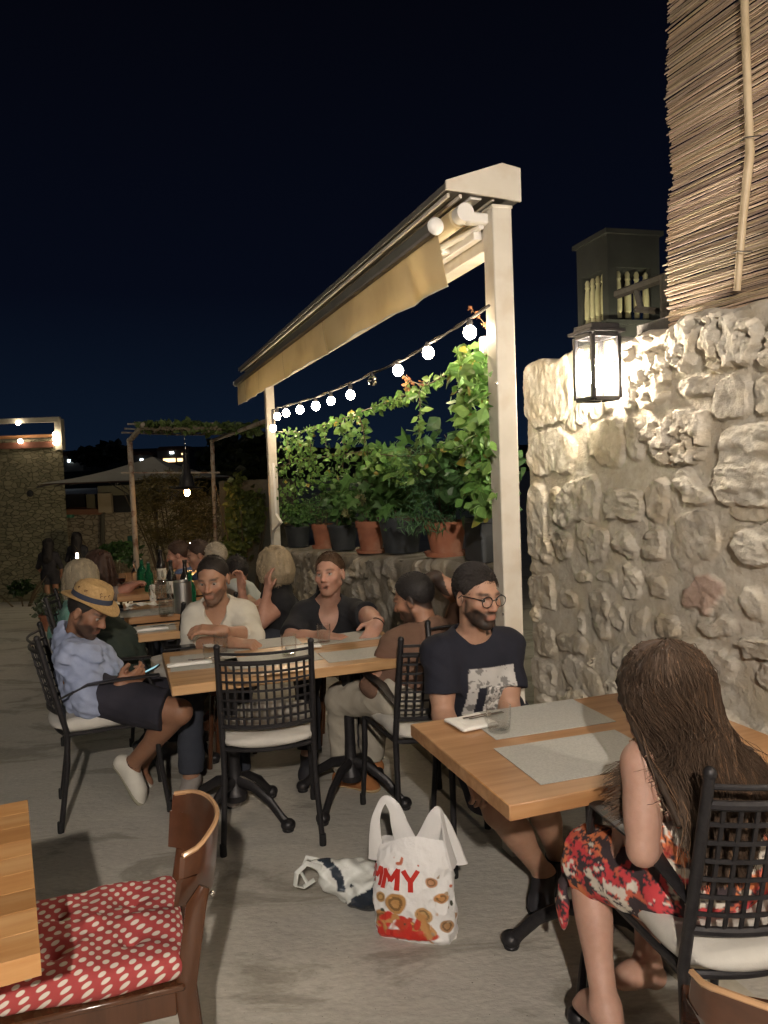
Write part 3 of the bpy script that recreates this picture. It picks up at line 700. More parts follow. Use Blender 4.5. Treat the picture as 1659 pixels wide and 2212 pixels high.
# =====================================================================  FURNITURE
def crv(w, z, y0, bow, n=13, x0=None):
    return [V3(x, y0-bow*(1-(x/(w/2))**2), z) for x in np.linspace(-w/2, w/2, n)]
def metal_chair(label, loc, face, arms=False, group='black iron lattice chairs', cat='chair'):
    rz = math.atan2(face[1], face[0])-math.pi/2
    c = empty('lattice_chair', label, cat, (loc[0], loc[1], 0), rz, group)
    w, d, H_ = .385, .40, .90
    def yb(z): return -d/2-.10*max(0, z-.44)/.45
    for s in (-1, 1):
        x = s*w/2
        MB().tube([(x*1.09, -d/2-.05, .0), (x, -d/2-.005, .30), (x, -d/2, .45), (x, yb(.7), .7), (x, yb(H_), H_)], [.0125, .0125, .0135, .0135, .0125], 10).sphere((x, yb(H_), H_), .0145, 10, 6).build('back_post', M_iron, c)
        MB().tube([(x*1.05, d/2+.035, 0), (x*1.0, d/2, .30), (x, d/2-.005, .445)], [.0115, .0125, .013], 10).build('leg', M_iron, c)
        for (fx, fy) in ((x*1.09, -d/2-.05), (x*1.05, d/2+.035)): MB().lathe([(.0145, 0), (.0155, .012), (.0145, .05)], (fx, fy, 0), 10).build('foot_cap', M_black, c)
        if arms:
            MB().tube([(x, d/2-.005, .44), (x*1.03, d/2-.005, .60), (x*1.05, d/2-.03, .662)], .011, 8).build('arm_post', M_iron, c)
            MB().tube([(x, yb(.60), .605), (x*1.08, -.10, .665), (x*1.1, .06, .672), (x*1.06, d/2+.02, .668)], [.013, .024, .026, .024], 8, flat=(.28, 1), up=Z).build('armrest', M_iron, c)
    f = MB()
    f.tube([(-w/2, -d/2, .44), (-w/2, d/2, .44)], .0095, 8).tube([(w/2, -d/2, .44), (w/2, d/2, .44)], .0095, 8)
    f.tube([p*V3(1, -1, 1)+V3(0, 0, 0) for p in crv(w, .44, -d/2, .035)], .0095, 8).tube(crv(w, .44, -d/2, .05), .0095, 8)
    f.build('seat_frame', M_iron, c)
    MB().tube(crv(w, .872, yb(.872), .055), .0062, 8).build('top_rail', M_iron, c)
    MB().tube(crv(w, .832, yb(.832), .055), .0105, 8).build('back_rail', M_iron, c)
    MB().tube(crv(w, .545, yb(.545), .055), .0105, 8).build('back_rail', M_iron, c)
    l = MB()
    for x in np.linspace(-w/2, w/2, 13)[1:-1]:
        q = .055*(1-(x/(w/2))**2); l.tube([(x, yb(z)-q, z) for z in (.545, .64, .74, .832)], .0070, 4, flat=(1.0, .45), up=(1, 0, 0))
    for z in np.linspace(.545, .832, 8)[1:-1]: l.tube([p+V3(0, -.002, 0) for p in crv(w, z, yb(z), .055)], .0064, 4, flat=(1, .45), up=Z)
    l.build('back_lattice', M_iron, c, smooth=False)
    s = Sdf((-.27, -.30, .42), (.27, .28, .56), .0075)
    s.rbox((0, 0, .478), (.195, .212, .032), r=.03, k=.0); s.ell((0, -.225, .478), (.18, .055, .030), k=.03); s.ell((0, .20, .478), (.18, .06, .03), k=.03)
    for q in range(4): s.ell((rng.uniform(-.12, .12), rng.uniform(-.12, .12), .52), (.09, .07, .018), k=.02, sub=True)
    s.noise(.003, 22, 4); cu = s.build('cushion', M_cush, c)
    MB().tube([(x, y, .478) for x, y in [(-.18, -.225), (-.09, -.26), (0, -.276), (.09, -.26), (.18, -.225)]], .0035, 5).build('piping', M_cush, cu)
    return c
def vec2(a, b): v = V3(b)-V3(a); v[2] = 0; return nrm(v)
# 1. empty chair with its back to the camera
a_ = G(484, 1852); b_ = G(697, 1828); rt = vec2(a_, b_); fc = V3(-rt[1], rt[0], 0); ctr = (a_+b_)/2+fc*.26
ch1 = metal_chair('empty black lattice back chair with cream seat, standing alone in front of the long table', ctr, fc)
_chn = [ch1]
def chair_copy(src, label, loc, face):
    c = copy_tree(src); c['label'] = label; c.location = (float(loc[0]), float(loc[1]), 0); c.rotation_euler = (0, 0, math.atan2(face[1], face[0])-math.pi/2); return c
# 2. the armchair of the man in the straw hat
a_ = G(146, 1800); b_ = G(363, 1758); fc = vec2(a_, b_); lf = V3(-fc[1], fc[0], 0); ctr = (a_+b_)/2+lf*.23
ch2 = metal_chair('black iron armchair under the man in the straw hat', ctr, fc, arms=True); HM_C, HM_F = ctr, fc
# 3. brown shirt man, 4. man with glasses, 5. woman
a_ = G(772, 1738); fc3 = nrm((-.36, .93, 0)); BR_C = a_-fc3*.24+V3(fc3[1], -fc3[0], 0)*.23
ch3 = chair_copy(ch2, 'black armchair of the man in the brown shirt, seen from its rear left corner', BR_C, fc3)
GM_C = V3(.40, 3.22, 0); GM_F = nrm((.10, -1, 0))
ch4 = chair_copy(ch1, 'black lattice chair hidden behind the man with glasses', GM_C, GM_F)
WO_F = nrm((-.24, .97, 0)); WO_C = V3(.61, 1.60, 0)+WO_F*.26+V3(WO_F[1], -WO_F[0], 0)*.22
ch5 = chair_copy(ch2, 'black iron armchair of the long haired woman, its lattice back towards the camera', WO_C, WO_F); ch5.scale = (1, 1, 1.06)

def table(label, NLc, depth, length, top=M_woodl, th=.043, group='oak topped restaurant tables', nl=2, base=True, planks=True):
    o = NLc.copy(); o[2] = 0; c = empty('dining_table', label, 'table', o, AX, group)   # local x = VV, y = U
    MB().box((length/2, depth/2, .75-th/2), (length/2, depth/2, th/2), bev=.003).build('table_top', top, c)
    if not base: return c
    for q in range(nl):
        x0 = length*(q+.5)/nl if nl > 1 else length/2; y0 = depth/2
        MB().lathe([(.05, .10), (.055, .13), (.032, .17), (.026, .3), (.026, .55), (.035, .62), (.05, .68), (.09, .70), (.09, .706)], (x0, y0, 0), 14).build('pedestal', M_iron, c)
        MB().box((x0, y0, .7035-.0055), (.16, .02, .003)).box((x0, y0, .7035-.0015), (.02, .16, .003)).build('top_plate', M_iron, c)
        for k in range(4):
            an = math.pi/4+k*math.pi/2; dx, dy = math.cos(an), math.sin(an)
            pr = [(.02, .19), (.10, .175), (.19, .12), (.25, .055), (.275, .03)]
            f = MB().tube([(x0+dx*r_, y0+dy*r_, h) for r_, h in pr], [.028, .024, .021, .02, .024], 10, flat=(1, .75))
            f.tube([(x0+dx*r_, y0+dy*r_, h+.014) for r_, h in pr[:-1]], [.012, .011, .010, .009], 6)
            f.sphere((x0+dx*.282, y0+dy*.282, .028), (.034, .034, .028)); f.lathe([(.026, 0), (.028, .008), (.02, .02)], (x0+dx*.282, y0+dy*.282, 0), 10)
            f.build('leg', M_iron, c)
    return c
H75 = .75
T1 = G(1100, 1740, H75); T1d = float(np.linalg.norm(G(880, 1565, H75)-T1))
table('oak table with two grey placemats between the man with glasses and the long haired woman', T1, T1d, .95, M_wood, nl=1)
T2 = G(370, 1483, H75); T2d = float(np.linalg.norm(G(335, 1412, H75)-T2))
table('long oak table where four men sit round grey placemats', T2, T2d, 1.12, nl=2)
T3 = G(298, 1372, H75); table('small oak table laid with one white napkin behind the straw hat', T3, .30, .34, nl=1)
T4 = G(268, 1336, H75); table('oak table crowded with glasses, crumpled napkins and the steel wine cooler', T4, .62, .86, M_wood, nl=1)
T5 = G(253, 1289, H75); table('dark oak table with green bottles, far end of the row', T5, .60, 1.0, M_wood, nl=1)
T6 = T5+U*.9; table('farthest oak table in front of the pergola post', T6, .6, 1.0, M_wood, nl=1)
# near left table
T7 = G(87, 2058, H75); T7b = G(60, 1727, H75); v7 = vec2(T7, T7b); d7 = float(np.linalg.norm(T7b-T7))
t7 = empty('dining_table', 'varnished table corner cut off by the left edge of the photo', 'table', (T7[0], T7[1], 0), math.atan2(v7[1], v7[0])-math.pi/2, 'oak topped restaurant tables')
m = MB()
for q in range(9):
    x0, x1 = 0, -.95; y0 = d7*q/9; m.box((-.475, y0+d7/18, .75-.0215), (.475, d7/18-.0002, .0215), bev=.0006, col=np.array([1, 1, 1])*(.72+.42*rng.random()))
m.build('table_top', mat('oak_boards', (.50, .27, .105), (.42, .20, .07), rough=.35, scale=3, stretch=(2, 14, 14), coat=.25, vcol=True, c3=(.56, .33, .15), s3=1.2), t7, smooth=False)
MB().lathe([(.05, .10), (.055, .13), (.032, .17), (.026, .3), (.026, .55), (.05, .68), (.09, .70)], (-.5, d7/2, 0), 14).build('pedestal', M_iron, t7)
for k in range(4):
    an = math.pi/4+k*math.pi/2; dx, dy = math.cos(an), math.sin(an)
    MB().tube([(-.5+dx*r_, d7/2+dy*r_, h) for r_, h in [(.02, .19), (.10, .175), (.19, .12), (.27, .03)]], [.028, .024, .021, .024], 10).build('leg', M_iron, t7)

# ---- wooden chairs
def wood_chair(label, loc, face, cushion=True, hgt=.755):
    c = empty('bentwood_chair', label, 'chair', (loc[0], loc[1], 0), math.atan2(face[1], face[0])-math.pi/2, 'brown bentwood chairs')
    w, d = .40, .40
    for s in (-1, 1):
        x = s*w/2*.92
        MB().tube([(x, -d/2-.04, 0), (x, -d/2, .42), (x, -d/2-.035, .62), (x*.97, -d/2-.055, hgt-.10)], [.014, .019, .018, .010], 10, flat=(1.35, .8), up=(0, 1, 0)).build('back_post', M_wdark, c)
        MB().tube([(x*1.0, d/2-.02, 0), (x, d/2-.03, .42)], [.013, .018], 10).build('leg', M_wdark, c)
        MB().box((x, -.01, .405), (.011, d/2-.03, .03), bev=.003).build('seat_rail', M_wdark, c)
        MB().sphere((x*.97, -d/2-.050-.022, hgt-.12), .007, 8, 6).build('screw_head', M_steel, c)
    MB().box((0, d/2-.03, .405), (w/2-.03, .011, .03), bev=.003).box((0, -d/2, .405), (w/2-.03, .011, .03), bev=.003).build('seat_rail', M_wdark, c)
    MB().box((0, 0, .442), (w/2+.005, d/2, .008), bev=.004).build('seat', M_wdark, c)
    # curved ply backrest
    n = 25; th = .0055; xs_ = np.linspace(-1, 1, n); sh_ = []
    for off in (-th, th):
        rows = []
        for hz in np.linspace(0, 1, 7):
            hh = hgt-.165*(1-hz)
            ex = 1-.20*abs(hz-.5)*2*(1 if hz < .5 else .25)
            row = [(x*w/2*.98*ex, -d/2-.035-.070*(1-abs(x)**2.1)+.02*(1-hz)+off+(0 if abs(x) < .9 else (abs(x)-.9)*.25), hh-.018*abs(x)**4*(1 if hz > .5 else -1)) for x in xs_]
            rows.append(row)
        sh_.append(np.array(rows))
    b0, b1 = sh_; m = MB().grid(b0[:, ::-1]); m.grid(b1)
    for a0, a1 in ((b0[-1], b1[-1]), (b1[0], b0[0]), (b0[:, 0], b1[:, 0]), (b1[:, -1], b0[:, -1])): m.grid(np.stack([a0, a1]))
    o = m.build('backrest', mat('red_brown_ply', (.088, .035, .018), (.066, .026, .013), rough=.28, scale=3, stretch=(3, 12, 12), coat=.5), c)
    MB().tube([(b0[-1][i]+b1[-1][i])/2+V3(0, 0, .002) for i in range(n)], .0062, 6).build('backrest_edge', mat('ply_edge', (.50, .30, .16), rough=.25, coat=.5), c)
    return c
pc = (G(350, 2120, .49)+G(375, 1915, .49)+G(110, 1940, .49)+G(0, 2160, .49))/4
fwc = nrm((-.95, -.30, 0))
wc = wood_chair('brown bentwood chair holding a polka dot cushion beside the left table', (pc[0]-.01, pc[1], 0), fwc)
# cushion: red with white dots, lies on the chair
mdots = bpy.data.materials.new('polka_dots'); mdots.use_nodes = True; t = mdots.node_tree; b = t.nodes['Principled BSDF']; b.inputs['Roughness'].default_value = .85
tcn = N(t, 'ShaderNodeTexCoord'); mp = N(t, 'ShaderNodeMapping'); mp.inputs['Rotation'].default_value = (0, 0, R(45)); mp.inputs['Scale'].default_value = (36, 36, 0)
zz1 = N(t, 'ShaderNodeSeparateXYZ'); t.links.new(tcn.outputs['Object'], zz1.inputs[0]); va = N(t, 'ShaderNodeVectorMath', operation='ADD'); cb_ = N(t, 'ShaderNodeCombineXYZ'); t.links.new(zz1.outputs[2], cb_.inputs[0]); t.links.new(zz1.outputs[2], cb_.inputs[1]); t.links.new(tcn.outputs['Object'], va.inputs[0]); t.links.new(cb_.outputs[0], va.inputs[1]); t.links.new(va.outputs[0], mp.inputs[0]); sp_ = N(t, 'ShaderNodeSeparateXYZ'); t.links.new(mp.outputs[0], sp_.inputs[0])
def mth(op, a, b2=None):
    n = N(t, 'ShaderNodeMath', operation=op)
    for i, q in enumerate((a, b2)):
        if q is None: continue
        if isinstance(q, (int, float)): n.inputs[i].default_value = q
        else: t.links.new(q, n.inputs[i])
    return n.outputs[0]
fx = mth('SUBTRACT', mth('FRACT', sp_.outputs[0]), .5); fy = mth('SUBTRACT', mth('FRACT', sp_.outputs[1]), .5)
dd = mth('SQRT', mth('ADD', mth('MULTIPLY', fx, fx), mth('MULTIPLY', fy, fy)))
ff = mth('SUBTRACT', 1, mth('SMOOTH_MIN', mth('MAXIMUM', mth('MULTIPLY', mth('SUBTRACT', dd, .26), 16), 0), 1))
mxn = N(t, 'ShaderNodeMix', data_type='RGBA'); t.links.new(ff, mxn.inputs[0]); mxn.inputs[6].default_value = (.34, .048, .048, 1); mxn.inputs[7].default_value = (.60, .55, .48, 1); t.links.new(mxn.outputs[2], b.inputs['Base Color'])
nb = N(t, 'ShaderNodeTexNoise', Scale=150.0, Detail=3.0); t.links.new(tcn.outputs['Object'], nb.inputs['Vector']); bp = N(t, 'ShaderNodeBump'); bp.inputs['Distance'].default_value = .001; t.links.new(nb.outputs[0], bp.inputs['Height']); t.links.new(bp.outputs[0], b.inputs['Normal'])
s = Sdf((-.27, -.27, -.02), (.27, .27, .12), .006)
s.rbox((0, 0, .034), (.205, .205, .033), r=.032, k=0); s.ell((0, 0, .038), (.205, .205, .058), k=.03)
for (x, y) in ((-.085, -.085), (.085, -.085), (-.085, .085), (.085, .085)):
    s.ell((x, y, .11), (.024, .024, .074), k=.06, sub=True)
for an in range(8):
    q = an*math.pi/4+.2; s.cone((.2*math.cos(q)*1.15, .2*math.sin(q)*1.15, .085), (.05*math.cos(q), .05*math.sin(q), .095), .012, .018, k=.03, sub=True)
s.noise(.004, 20, 9)
cz_ = empty('seat_cushion', 'red seat cushion with white polka dots and tufted dimples on the wooden chair', 'cushion', (wc.location[0]-.0, wc.location[1], .45), math.atan2(fwc[1], fwc[0])-math.pi/2)
s.build('cushion', mdots, cz_)
for (x, y) in ((-.085, -.085), (.085, -.085), (-.085, .085), (.085, .085)): MB().sphere((x, y, .041), (.009, .009, .004), 8, 5).build('button', mdots, cz_)
# second wooden chair, bottom right
fw2 = nrm((.35, .94, 0)); q_ = V3(.63, 1.115, 0)+fw2*.30
wc2 = copy_tree(wc); wc2['label'] = 'brown bentwood chair back cut off by the bottom right corner'; wc2.location = (float(q_[0]), float(q_[1]), 0); wc2.rotation_euler = (0, 0, math.atan2(fw2[1], fw2[0])-math.pi/2)

# ---- things on the tables
def on_table(mb, name, mt, label, cat, group=None, org=None, smooth=True):
    o = mb.build(name, mt, origin=org, smooth=smooth); tag(o, label, cat, group); return o
ZT = .7505
def placemat(px, py, label, rot=0.0, w=.43, d=.30, z=ZT, base=None):
    c = G(px, py, H75) if base is None else base; a = np.array([VV*math.cos(rot)+U*math.sin(rot), -VV*math.sin(rot)+U*math.cos(rot), Z])
    return on_table(MB().box((c[0], c[1], z+.0013), (w/2, d/2, .0011), a, .0006), 'placemat', M_matg, label, 'placemat', 'grey woven placemats', org=(c[0], c[1], z))
placemat(1160, 1552, 'grey placemat in front of the man with glasses, under a tumbler', -.03, .43, .27)
placemat(1255, 1632, 'grey placemat in front of the long haired woman', -.03, .42, .29)
placemat(440, 1428, 'grey placemat at the left end of the long table, under a rolled napkin', -.05, .30, .30)
placemat(560, 1392, 'grey placemat under the folded arms of the man in the cream jumper', 0.0, .40, .20)
placemat(590, 1425, 'pale placemat behind the top rail of the empty chair', .0, .42, .22)
placemat(745, 1378, 'grey placemat under the hands of the man in the black shirt', .0, .36, .22)
placemat(775, 1413, 'grey placemat by the elbow of the man in the brown shirt', .0, .34, .20)
placemat(330, 1358, 'grey placemat on the small table behind the straw hat', .0, .25, .2)
placemat(330, 1322, 'grey placemat under the crumpled napkins', .0, .4, .25)
def tumbler(px, py, label, h=.088, r=.037, water=.025, z=ZT+.0025):
    c = G(px, py, H75); e_ = empty('tumbler', label, 'glass', (c[0], c[1], z), 0, 'clear tumblers on the tables')
    MB().lathe([(.0001, .0), (r*.86, .0), (r*.9, .004), (r, h*.6), (r*1.0, h), (r*.965, h), (r*.955, h*.6), (r*.84, .009), (.0001, .007)], n=28).build('glass', M_pane, e_)
    if water: MB().lathe([(.0001, .0095), (r*.82, .0105), (r*.90, water), (.0001, water)], n=28).build('water', M_pane, e_)
    return e_
tumbler(1078, 1580, 'low clear tumbler beside the folded napkin of the man with glasses', .085, .040, .018)
tumbler(625, 1418, 'tall clear tumbler with water at the middle of the long table', .10, .036, .022)
tumbler(457, 1432, 'clear tumbler beside the rolled napkin at the left end', .09, .036, .0)
tumbler(478, 1408, 'clear tumbler in front of the man in the cream jumper', .085, .034, .0)
tumbler(700, 1388, 'clear tumbler by the forearm of the man in the black shirt', .09, .034, .0)
def napkin(px, py, label, w=.20, d=.07, rot=0.0, h=.012, rolled=True, fork=True):
    c = G(px, py, H75); e_ = empty('napkin', label, 'napkin', (c[0], c[1], ZT+.0028), AX+rot, 'white paper napkins')
    if rolled:
        s = Sdf((-w/2-.02, -d/2-.02, -.005), (w/2+.02, d/2+.02, h+.03), .004); s.rbox((0, 0, h/2+.001), (w/2, d/2, h/2), r=h/2.3, k=0); s.rbox((0.01, -.005, h+.001), (w/2-.02, d/2-.008, .003), r=.002, k=.002); s.noise(.0012, 60, int(px)); s.build('paper', M_paper, e_)
    else:
        n = 14; g = np.stack(np.meshgrid(np.linspace(-w/2, w/2, n), np.linspace(-d/2, d/2, n), indexing='ij')+[np.zeros((n, n))], -1)
        g[..., 2] = h*2.2*np.abs(fbm(np.stack([g[..., 0]*14+px, g[..., 1]*14, g[..., 0]*0], -1), 3))+.001; MB().grid(g).build('paper', M_paper, e_)
    if fork:
        MB().box((w*.28, 0, h+.008), (.045, .004, .0012), bev=.001).box((w*.28+.065, 0, h+.010), (.022, .009, .001), bev=.0009).build('fork', M_steel, e_)
        MB().box((w*.25, .016, h+.008), (.055, .005, .001), bev=.0009).build('knife', M_steel, e_)
    return e_
napkin(410, 1438, 'long rolled white napkin with dark cutlery at the left end of the long table', .20, .045)
napkin(655, 1402, 'folded white napkin with fork behind the chair rail on the long table', .17, .06)
napkin(1018, 1566, 'square folded white napkin with dark wrapped cutlery beside the low tumbler', .135, .13, .1, .010)
napkin(467, 1400, 'crumpled white napkin by the elbow of the man in the cream jumper', .12, .08, .2, .012, rolled=False, fork=False)
napkin(330, 1363, 'narrow rolled napkin with fork on the small table', .17, .035)
napkin(310, 1318, 'big crumpled white napkin peak on the crowded table', .20, .12, .3, .035, rolled=False, fork=False)
napkin(280, 1320, 'small crumpled napkin at the left of the crowded table', .10, .08, .9, .02, rolled=False, fork=False)
napkin(278, 1272, 'white napkin on the dark table with green bottles', .14, .08, .2, .01, fork=False)
def phone(c, ax, label, lit=None):
    e_ = empty('phone', label, 'phone', c); MB().box((0, 0, 0), (.037, .076, .004), ax, .003).build('body', M_black, e_)
    a = np.array(ax); MB().box(a[2]*.0043, (.034, .071, .0004), a).build('screen', mat('screen_dark', (.01, .01, .012), rough=.08) if lit is None else lit, e_); return e_
c = G(388, 1401, H75); phone((c[0], c[1], ZT+.006), np.array([U, -VV, Z]), 'black phone lying face up at the back left corner of the long table')
def bottle(px, py, h, r, mt, label, group='bottles on the far tables', lbl=None, ztab=H75, extra=0):
    c = G(px, py, ztab); e_ = empty('bottle', label, 'bottle', (c[0], c[1], ztab+extra+.0005), 0, group)
    MB().lathe([(.0001, 0), (r*.9, .0), (r, .008), (r, h*.55), (r*.85, h*.64), (r*.42, h*.76), (r*.36, h*.96), (r*.42, h*.965), (r*.42, h), (.0001, h)], n=18).build('glass', mt, e_)
    MB().lathe([(.0001, h-.001), (r*.45, h-.001), (r*.45, h+.008), (.0001, h+.008)], n=12).build('cap', M_steel if lbl is None else M_black, e_)
    if lbl is not None: MB().lathe([(r*1.02, h*.15), (r*1.02, h*.48)], n=18).build('label', lbl, e_)
    return e_
M_darkgl = mat('dark_wine_glass', (.015, .012, .01), rough=.08, coat=.5)
M_lab1 = mat('orange_label', (.75, .25, .06), rough=.6); M_lab2 = mat('white_label', (.6, .58, .5), rough=.7)
bottle(308, 1268, .22, .037, M_green, 'green water bottle on the dark table, leftmost of the green pair')
bottle(323, 1277, .215, .035, M_green, 'green water bottle with shiny neck, right of the green pair')
bottle(350, 1262, .27, .037, M_darkgl, 'tall dark wine bottle with white label rising above the others', lbl=M_lab2)
bottle(414, 1320, .25, .033, M_green, 'green bottle standing against the steel wine cooler')
bottle(372, 1292, .26, .037, M_darkgl, 'dark wine bottle left of the orange labelled bottle', lbl=M_lab2)
bottle(403, 1300, .28, .037, M_darkgl, 'dark wine bottle with orange label leaning in the wine cooler', lbl=M_lab1)
bottle(293, 1268, .20, .028, M_glass, 'small clear bottle left of the green bottles')
c = G(397, 1323, H75); e_ = empty('wine_cooler', 'tall brushed steel wine cooler with two bottles behind it', 'wine cooler', (c[0], c[1], ZT))
MB().lathe([(.052, 0), (.056, .005), (.056, .195), (.060, .2), (.054, .2), (.052, .01), (.0001, .008)], n=26).build('body', mat('brushed_steel', (.55, .54, .52), rough=.33, metal=1), e_)
def stemware(px, py, label, z=H75, h=.17):
    c = G(px, py, z); e_ = empty('wine_glass', label, 'wine glass', (c[0], c[1], z+.0008), 0, 'wine glasses on the far tables')
    MB().lathe([(.0001, .0), (.032, .0), (.030, .003), (.004, .006), (.0035, h*.45), (.02, h*.5), (.036, h*.66), (.034, h*.85), (.029, h), (.028, h), (.033, h*.85), (.035, h*.66), (.018, h*.52), (.0001, h*.5)], n=20).build('glass', M_pane, e_); return e_
for i, (x, y, l_) in enumerate([(335, 1322, 'front left'), (349, 1318, 'front middle'), (362, 1322, 'front right'), (340, 1308, 'back left'), (356, 1307, 'back right')]):
    stemware(x, y, 'thin stemmed wine glass on the crowded table, %s of the cluster' % l_)
for i, (x, y, l_) in enumerate([(333, 1272, 'left'), (345, 1276, 'middle'), (360, 1272, 'right')]):
    stemware(x, y, 'wine glass on the dark far table, %s of the three behind the carafe' % l_, h=.15)
c = G(360, 1330, H75); e_ = empty('carafe', 'wide clear water carafe beside the steel wine cooler', 'carafe', (c[0], c[1], ZT))
MB().lathe([(.0001, 0), (.042, 0), (.048, .01), (.046, .09), (.03, .13), (.026, .16), (.034, .18), (.032, .18), (.024, .16), (.028, .13), (.043, .09), (.044, .012), (.0001, .008)], n=24).build('glass', M_pane, e_)
MB().lathe([(.0001, .0095), (.0425, .0135), (.0415, .085), (.0001, .085)], n=24).build('water', M_pane, e_)
def shaker(px, py, label):
    c = G(px, py, H75); e_ = empty('salt_mill', label, 'salt mill', (c[0], c[1], ZT)); MB().lathe([(.0001, 0), (.022, 0), (.022, .03), (.014, .045), (.016, .08), (.021, .09), (.018, .11), (.0001, .118)], n=16).build('body', M_white, e_)
shaker(331, 1298, 'small white pepper mill shaped shaker on the near edge of the dark table')
c = G(263, 1280, H75); e_ = empty('wine_glass', 'stemmed glass of red drink in front of the dark haired woman', 'wine glass', (c[0], c[1], ZT)); MB().lathe([(.0001, 0), (.03, 0), (.028, .003), (.004, .006), (.004, .06), (.03, .08), (.036, .11), (.034, .14), (.0325, .14), (.0345, .11), (.028, .082), (.0001, .066)], n=18).build('glass', M_glass, e_)
MB().lathe([(.0001, .068), (.0265, .083), (.0325, .105), (.0001, .105)], n=18).build('drink', mat('red_drink', (.6, .08, .04), rough=.1), e_)

# ---- the two carrier bags
def shop_bag():
    bx = G(965, 2036); hx_ = G(840, 1985); e_ = empty('carrier_bag', 'full white plastic carrier bag with red lettering and bread pictures standing on the floor', 'carrier bag', (bx+hx_)/2, AX-.62)
    W_, D_, H_ = .145, .075, .33
    Wc = W_; nu, nv = 96, 60
    def surf(u, v):
        """u 0..1 round the bag, v 0..1 up; arrays welcome"""
        u, v = np.broadcast_arrays(np.asarray(u, float), np.asarray(v, float)); an = 2*math.pi*u; ca, sa = np.cos(an), np.sin(an)
        rx = Wc*(1-.10*v**3+.03*np.sin(v*5)); ry = D_*(1-.55*v**4)*np.where(v > .05, 1.1, .95+3*v); p = 3.2-1.1*v
        r_ = (np.abs(ca)**p+np.abs(sa)**p)**(-1/p); x = rx*r_*ca; y = ry*r_*sa; z = v*H_
        cr_ = fbm(np.stack([x*9+4, y*9, z*8], -1), 4)-.47; cr2 = np.abs(fbm(np.stack([x*20+9, y*20, z*14+3], -1), 3)-.47); k = 1+.22*cr_-.34*cr2
        return np.stack([x*k, y*k, z*(1+.06*ca*v-.03*sa*v)+.012*np.sin(an*3)*v**6], -1)
    nu, nv = 260, 170
    uu, vv2 = np.meshgrid(np.linspace(0, 1, nu+1), np.linspace(0, 1, nv+1), indexing='ij'); Pn = surf(uu, vv2); Pn[-1] = Pn[0]
    # printed pattern
    q = Pn; cols = np.ones(q.shape)*np.array([.80, .79, .78]); front = q[..., 1] < 0
    nA = fbm(q*24+3, 4); nB = fbm(q*44+13, 4); zz = q[..., 2]
    def pnt(w, c): w = np.clip(w, 0, 1)[..., None]; cols[:] = cols*(1-w)+np.array(c)*w
    def st(x, a_, s_=.02): return np.clip((x-a_)/s_, 0, 1)
    n2 = lambda f, o, k=2: fbm(q*f+o, k)
    nq1 = n2(18, 2); nq2 = n2(18, 7); nq3 = n2(60, 5)
    for sx0, sz0, rr0, cc0 in ((-.05, .13, .040, (.46, .25, .09)), (.05, .10, .030, (.52, .32, .14)), (-.10, .07, .034, (.42, .22, .08)), (.01, .045, .036, (.50, .28, .10)), (.10, .16, .022, (.48, .24, .09)), (-.11, .14, .022, (.50, .30, .12)), (.07, .21, .018, (.45, .22, .10)), (.115, .06, .024, (.40, .22, .10))):
        dd0 = np.hypot(q[..., 0]-sx0+.03*(nq1-.4), (zz-sz0)*1.1+.03*(nq2-.4)); w0 = st(rr0-dd0, 0, .003)*(q[..., 1] < .03); ring = np.abs(dd0/rr0-.55) < .12
        pnt(w0, cc0); pnt(w0*ring, np.array(cc0)*.45); pnt(w0*(nq3 > .55), np.array(cc0)*1.4)
    for (xa, za, xb, zb0, wd0) in ((-.10, .045, -.075, .085, .020), (-.03, .075, -.015, .055, .022), (-.12, .020, .045, .030, .020), (.02, .06, .03, .085, .012), (-.11, .05, -.10, .075, .012)):
        dx0, dz0 = xb-xa, zb0-za; t0 = np.clip(((q[..., 0]-xa)*dx0+(zz-za)*dz0)/(dx0*dx0+dz0*dz0), 0, 1); dd0 = np.hypot(q[..., 0]-xa-t0*dx0, zz-za-t0*dz0); pnt(st(wd0-dd0, 0, .003)*front, (.55, .035, .025))
    pnt(st(n2(16, 81, 3), .50, .03)*(zz < .09)*front, (.50, .06, .03)); pnt(st(n2(22, 91, 3), .55, .03)*(zz < .16)*front, (.52, .27, .10)); pnt(st(n2(34, 31), .585, .015)*(zz > .18)*(zz < .31), (.52, .15, .08)); pnt(st(n2(30, 51), .60, .02)*(zz < .17), (.05, .055, .035)); pnt(st(n2(40, 71), .57, .02)*(zz < .30)*(q[..., 0] > .06), (.40, .30, .20))
    m = MB(); m.grid(Pn[::-1], cols[::-1]); body = m.build('bag_body', mat('printed_plastic', (1, 1, 1), rough=.36, vcol=True, bump=.012, bscale=13, scale=5), e_)
    # handles
    hm = mat('white_film', (.80, .79, .78), rough=.35, bump=.003, bscale=30, scale=9, translucent=.15)
    def handle(pts, wd, nm='handle'):
        pts = [V3(p) for p in pts]; n = 40; P2 = []
        for i in range(n):
            q_ = i/(n-1)*(len(pts)-1); j = min(int(q_), len(pts)-2); f = q_-j
            p0 = pts[max(j-1, 0)]; p1 = pts[j]; p2 = pts[j+1]; p3 = pts[min(j+2, len(pts)-1)]
            P2.append(.5*((2*p1)+(-p0+p2)*f+(2*p0-5*p1+4*p2-p3)*f*f+(-p0+3*p1-3*p2+p3)*f**3))
        ws_ = [wd(i/(n-1)) for i in range(n)]
        MB().tube(P2, ws_, 10, flat=(1, .28), up=(1, 0, 0)).build(nm, hm, e_)
    handle([(-.135, 0, .24), (-.135, -.01, .33), (-.128, -.01, .40), (-.10, .0, .455), (-.065, .0, .43), (-.045, .0, .36), (-.01, 0, .27)], lambda t_: .012+.035*abs(t_-.42)**1.3*1.9)
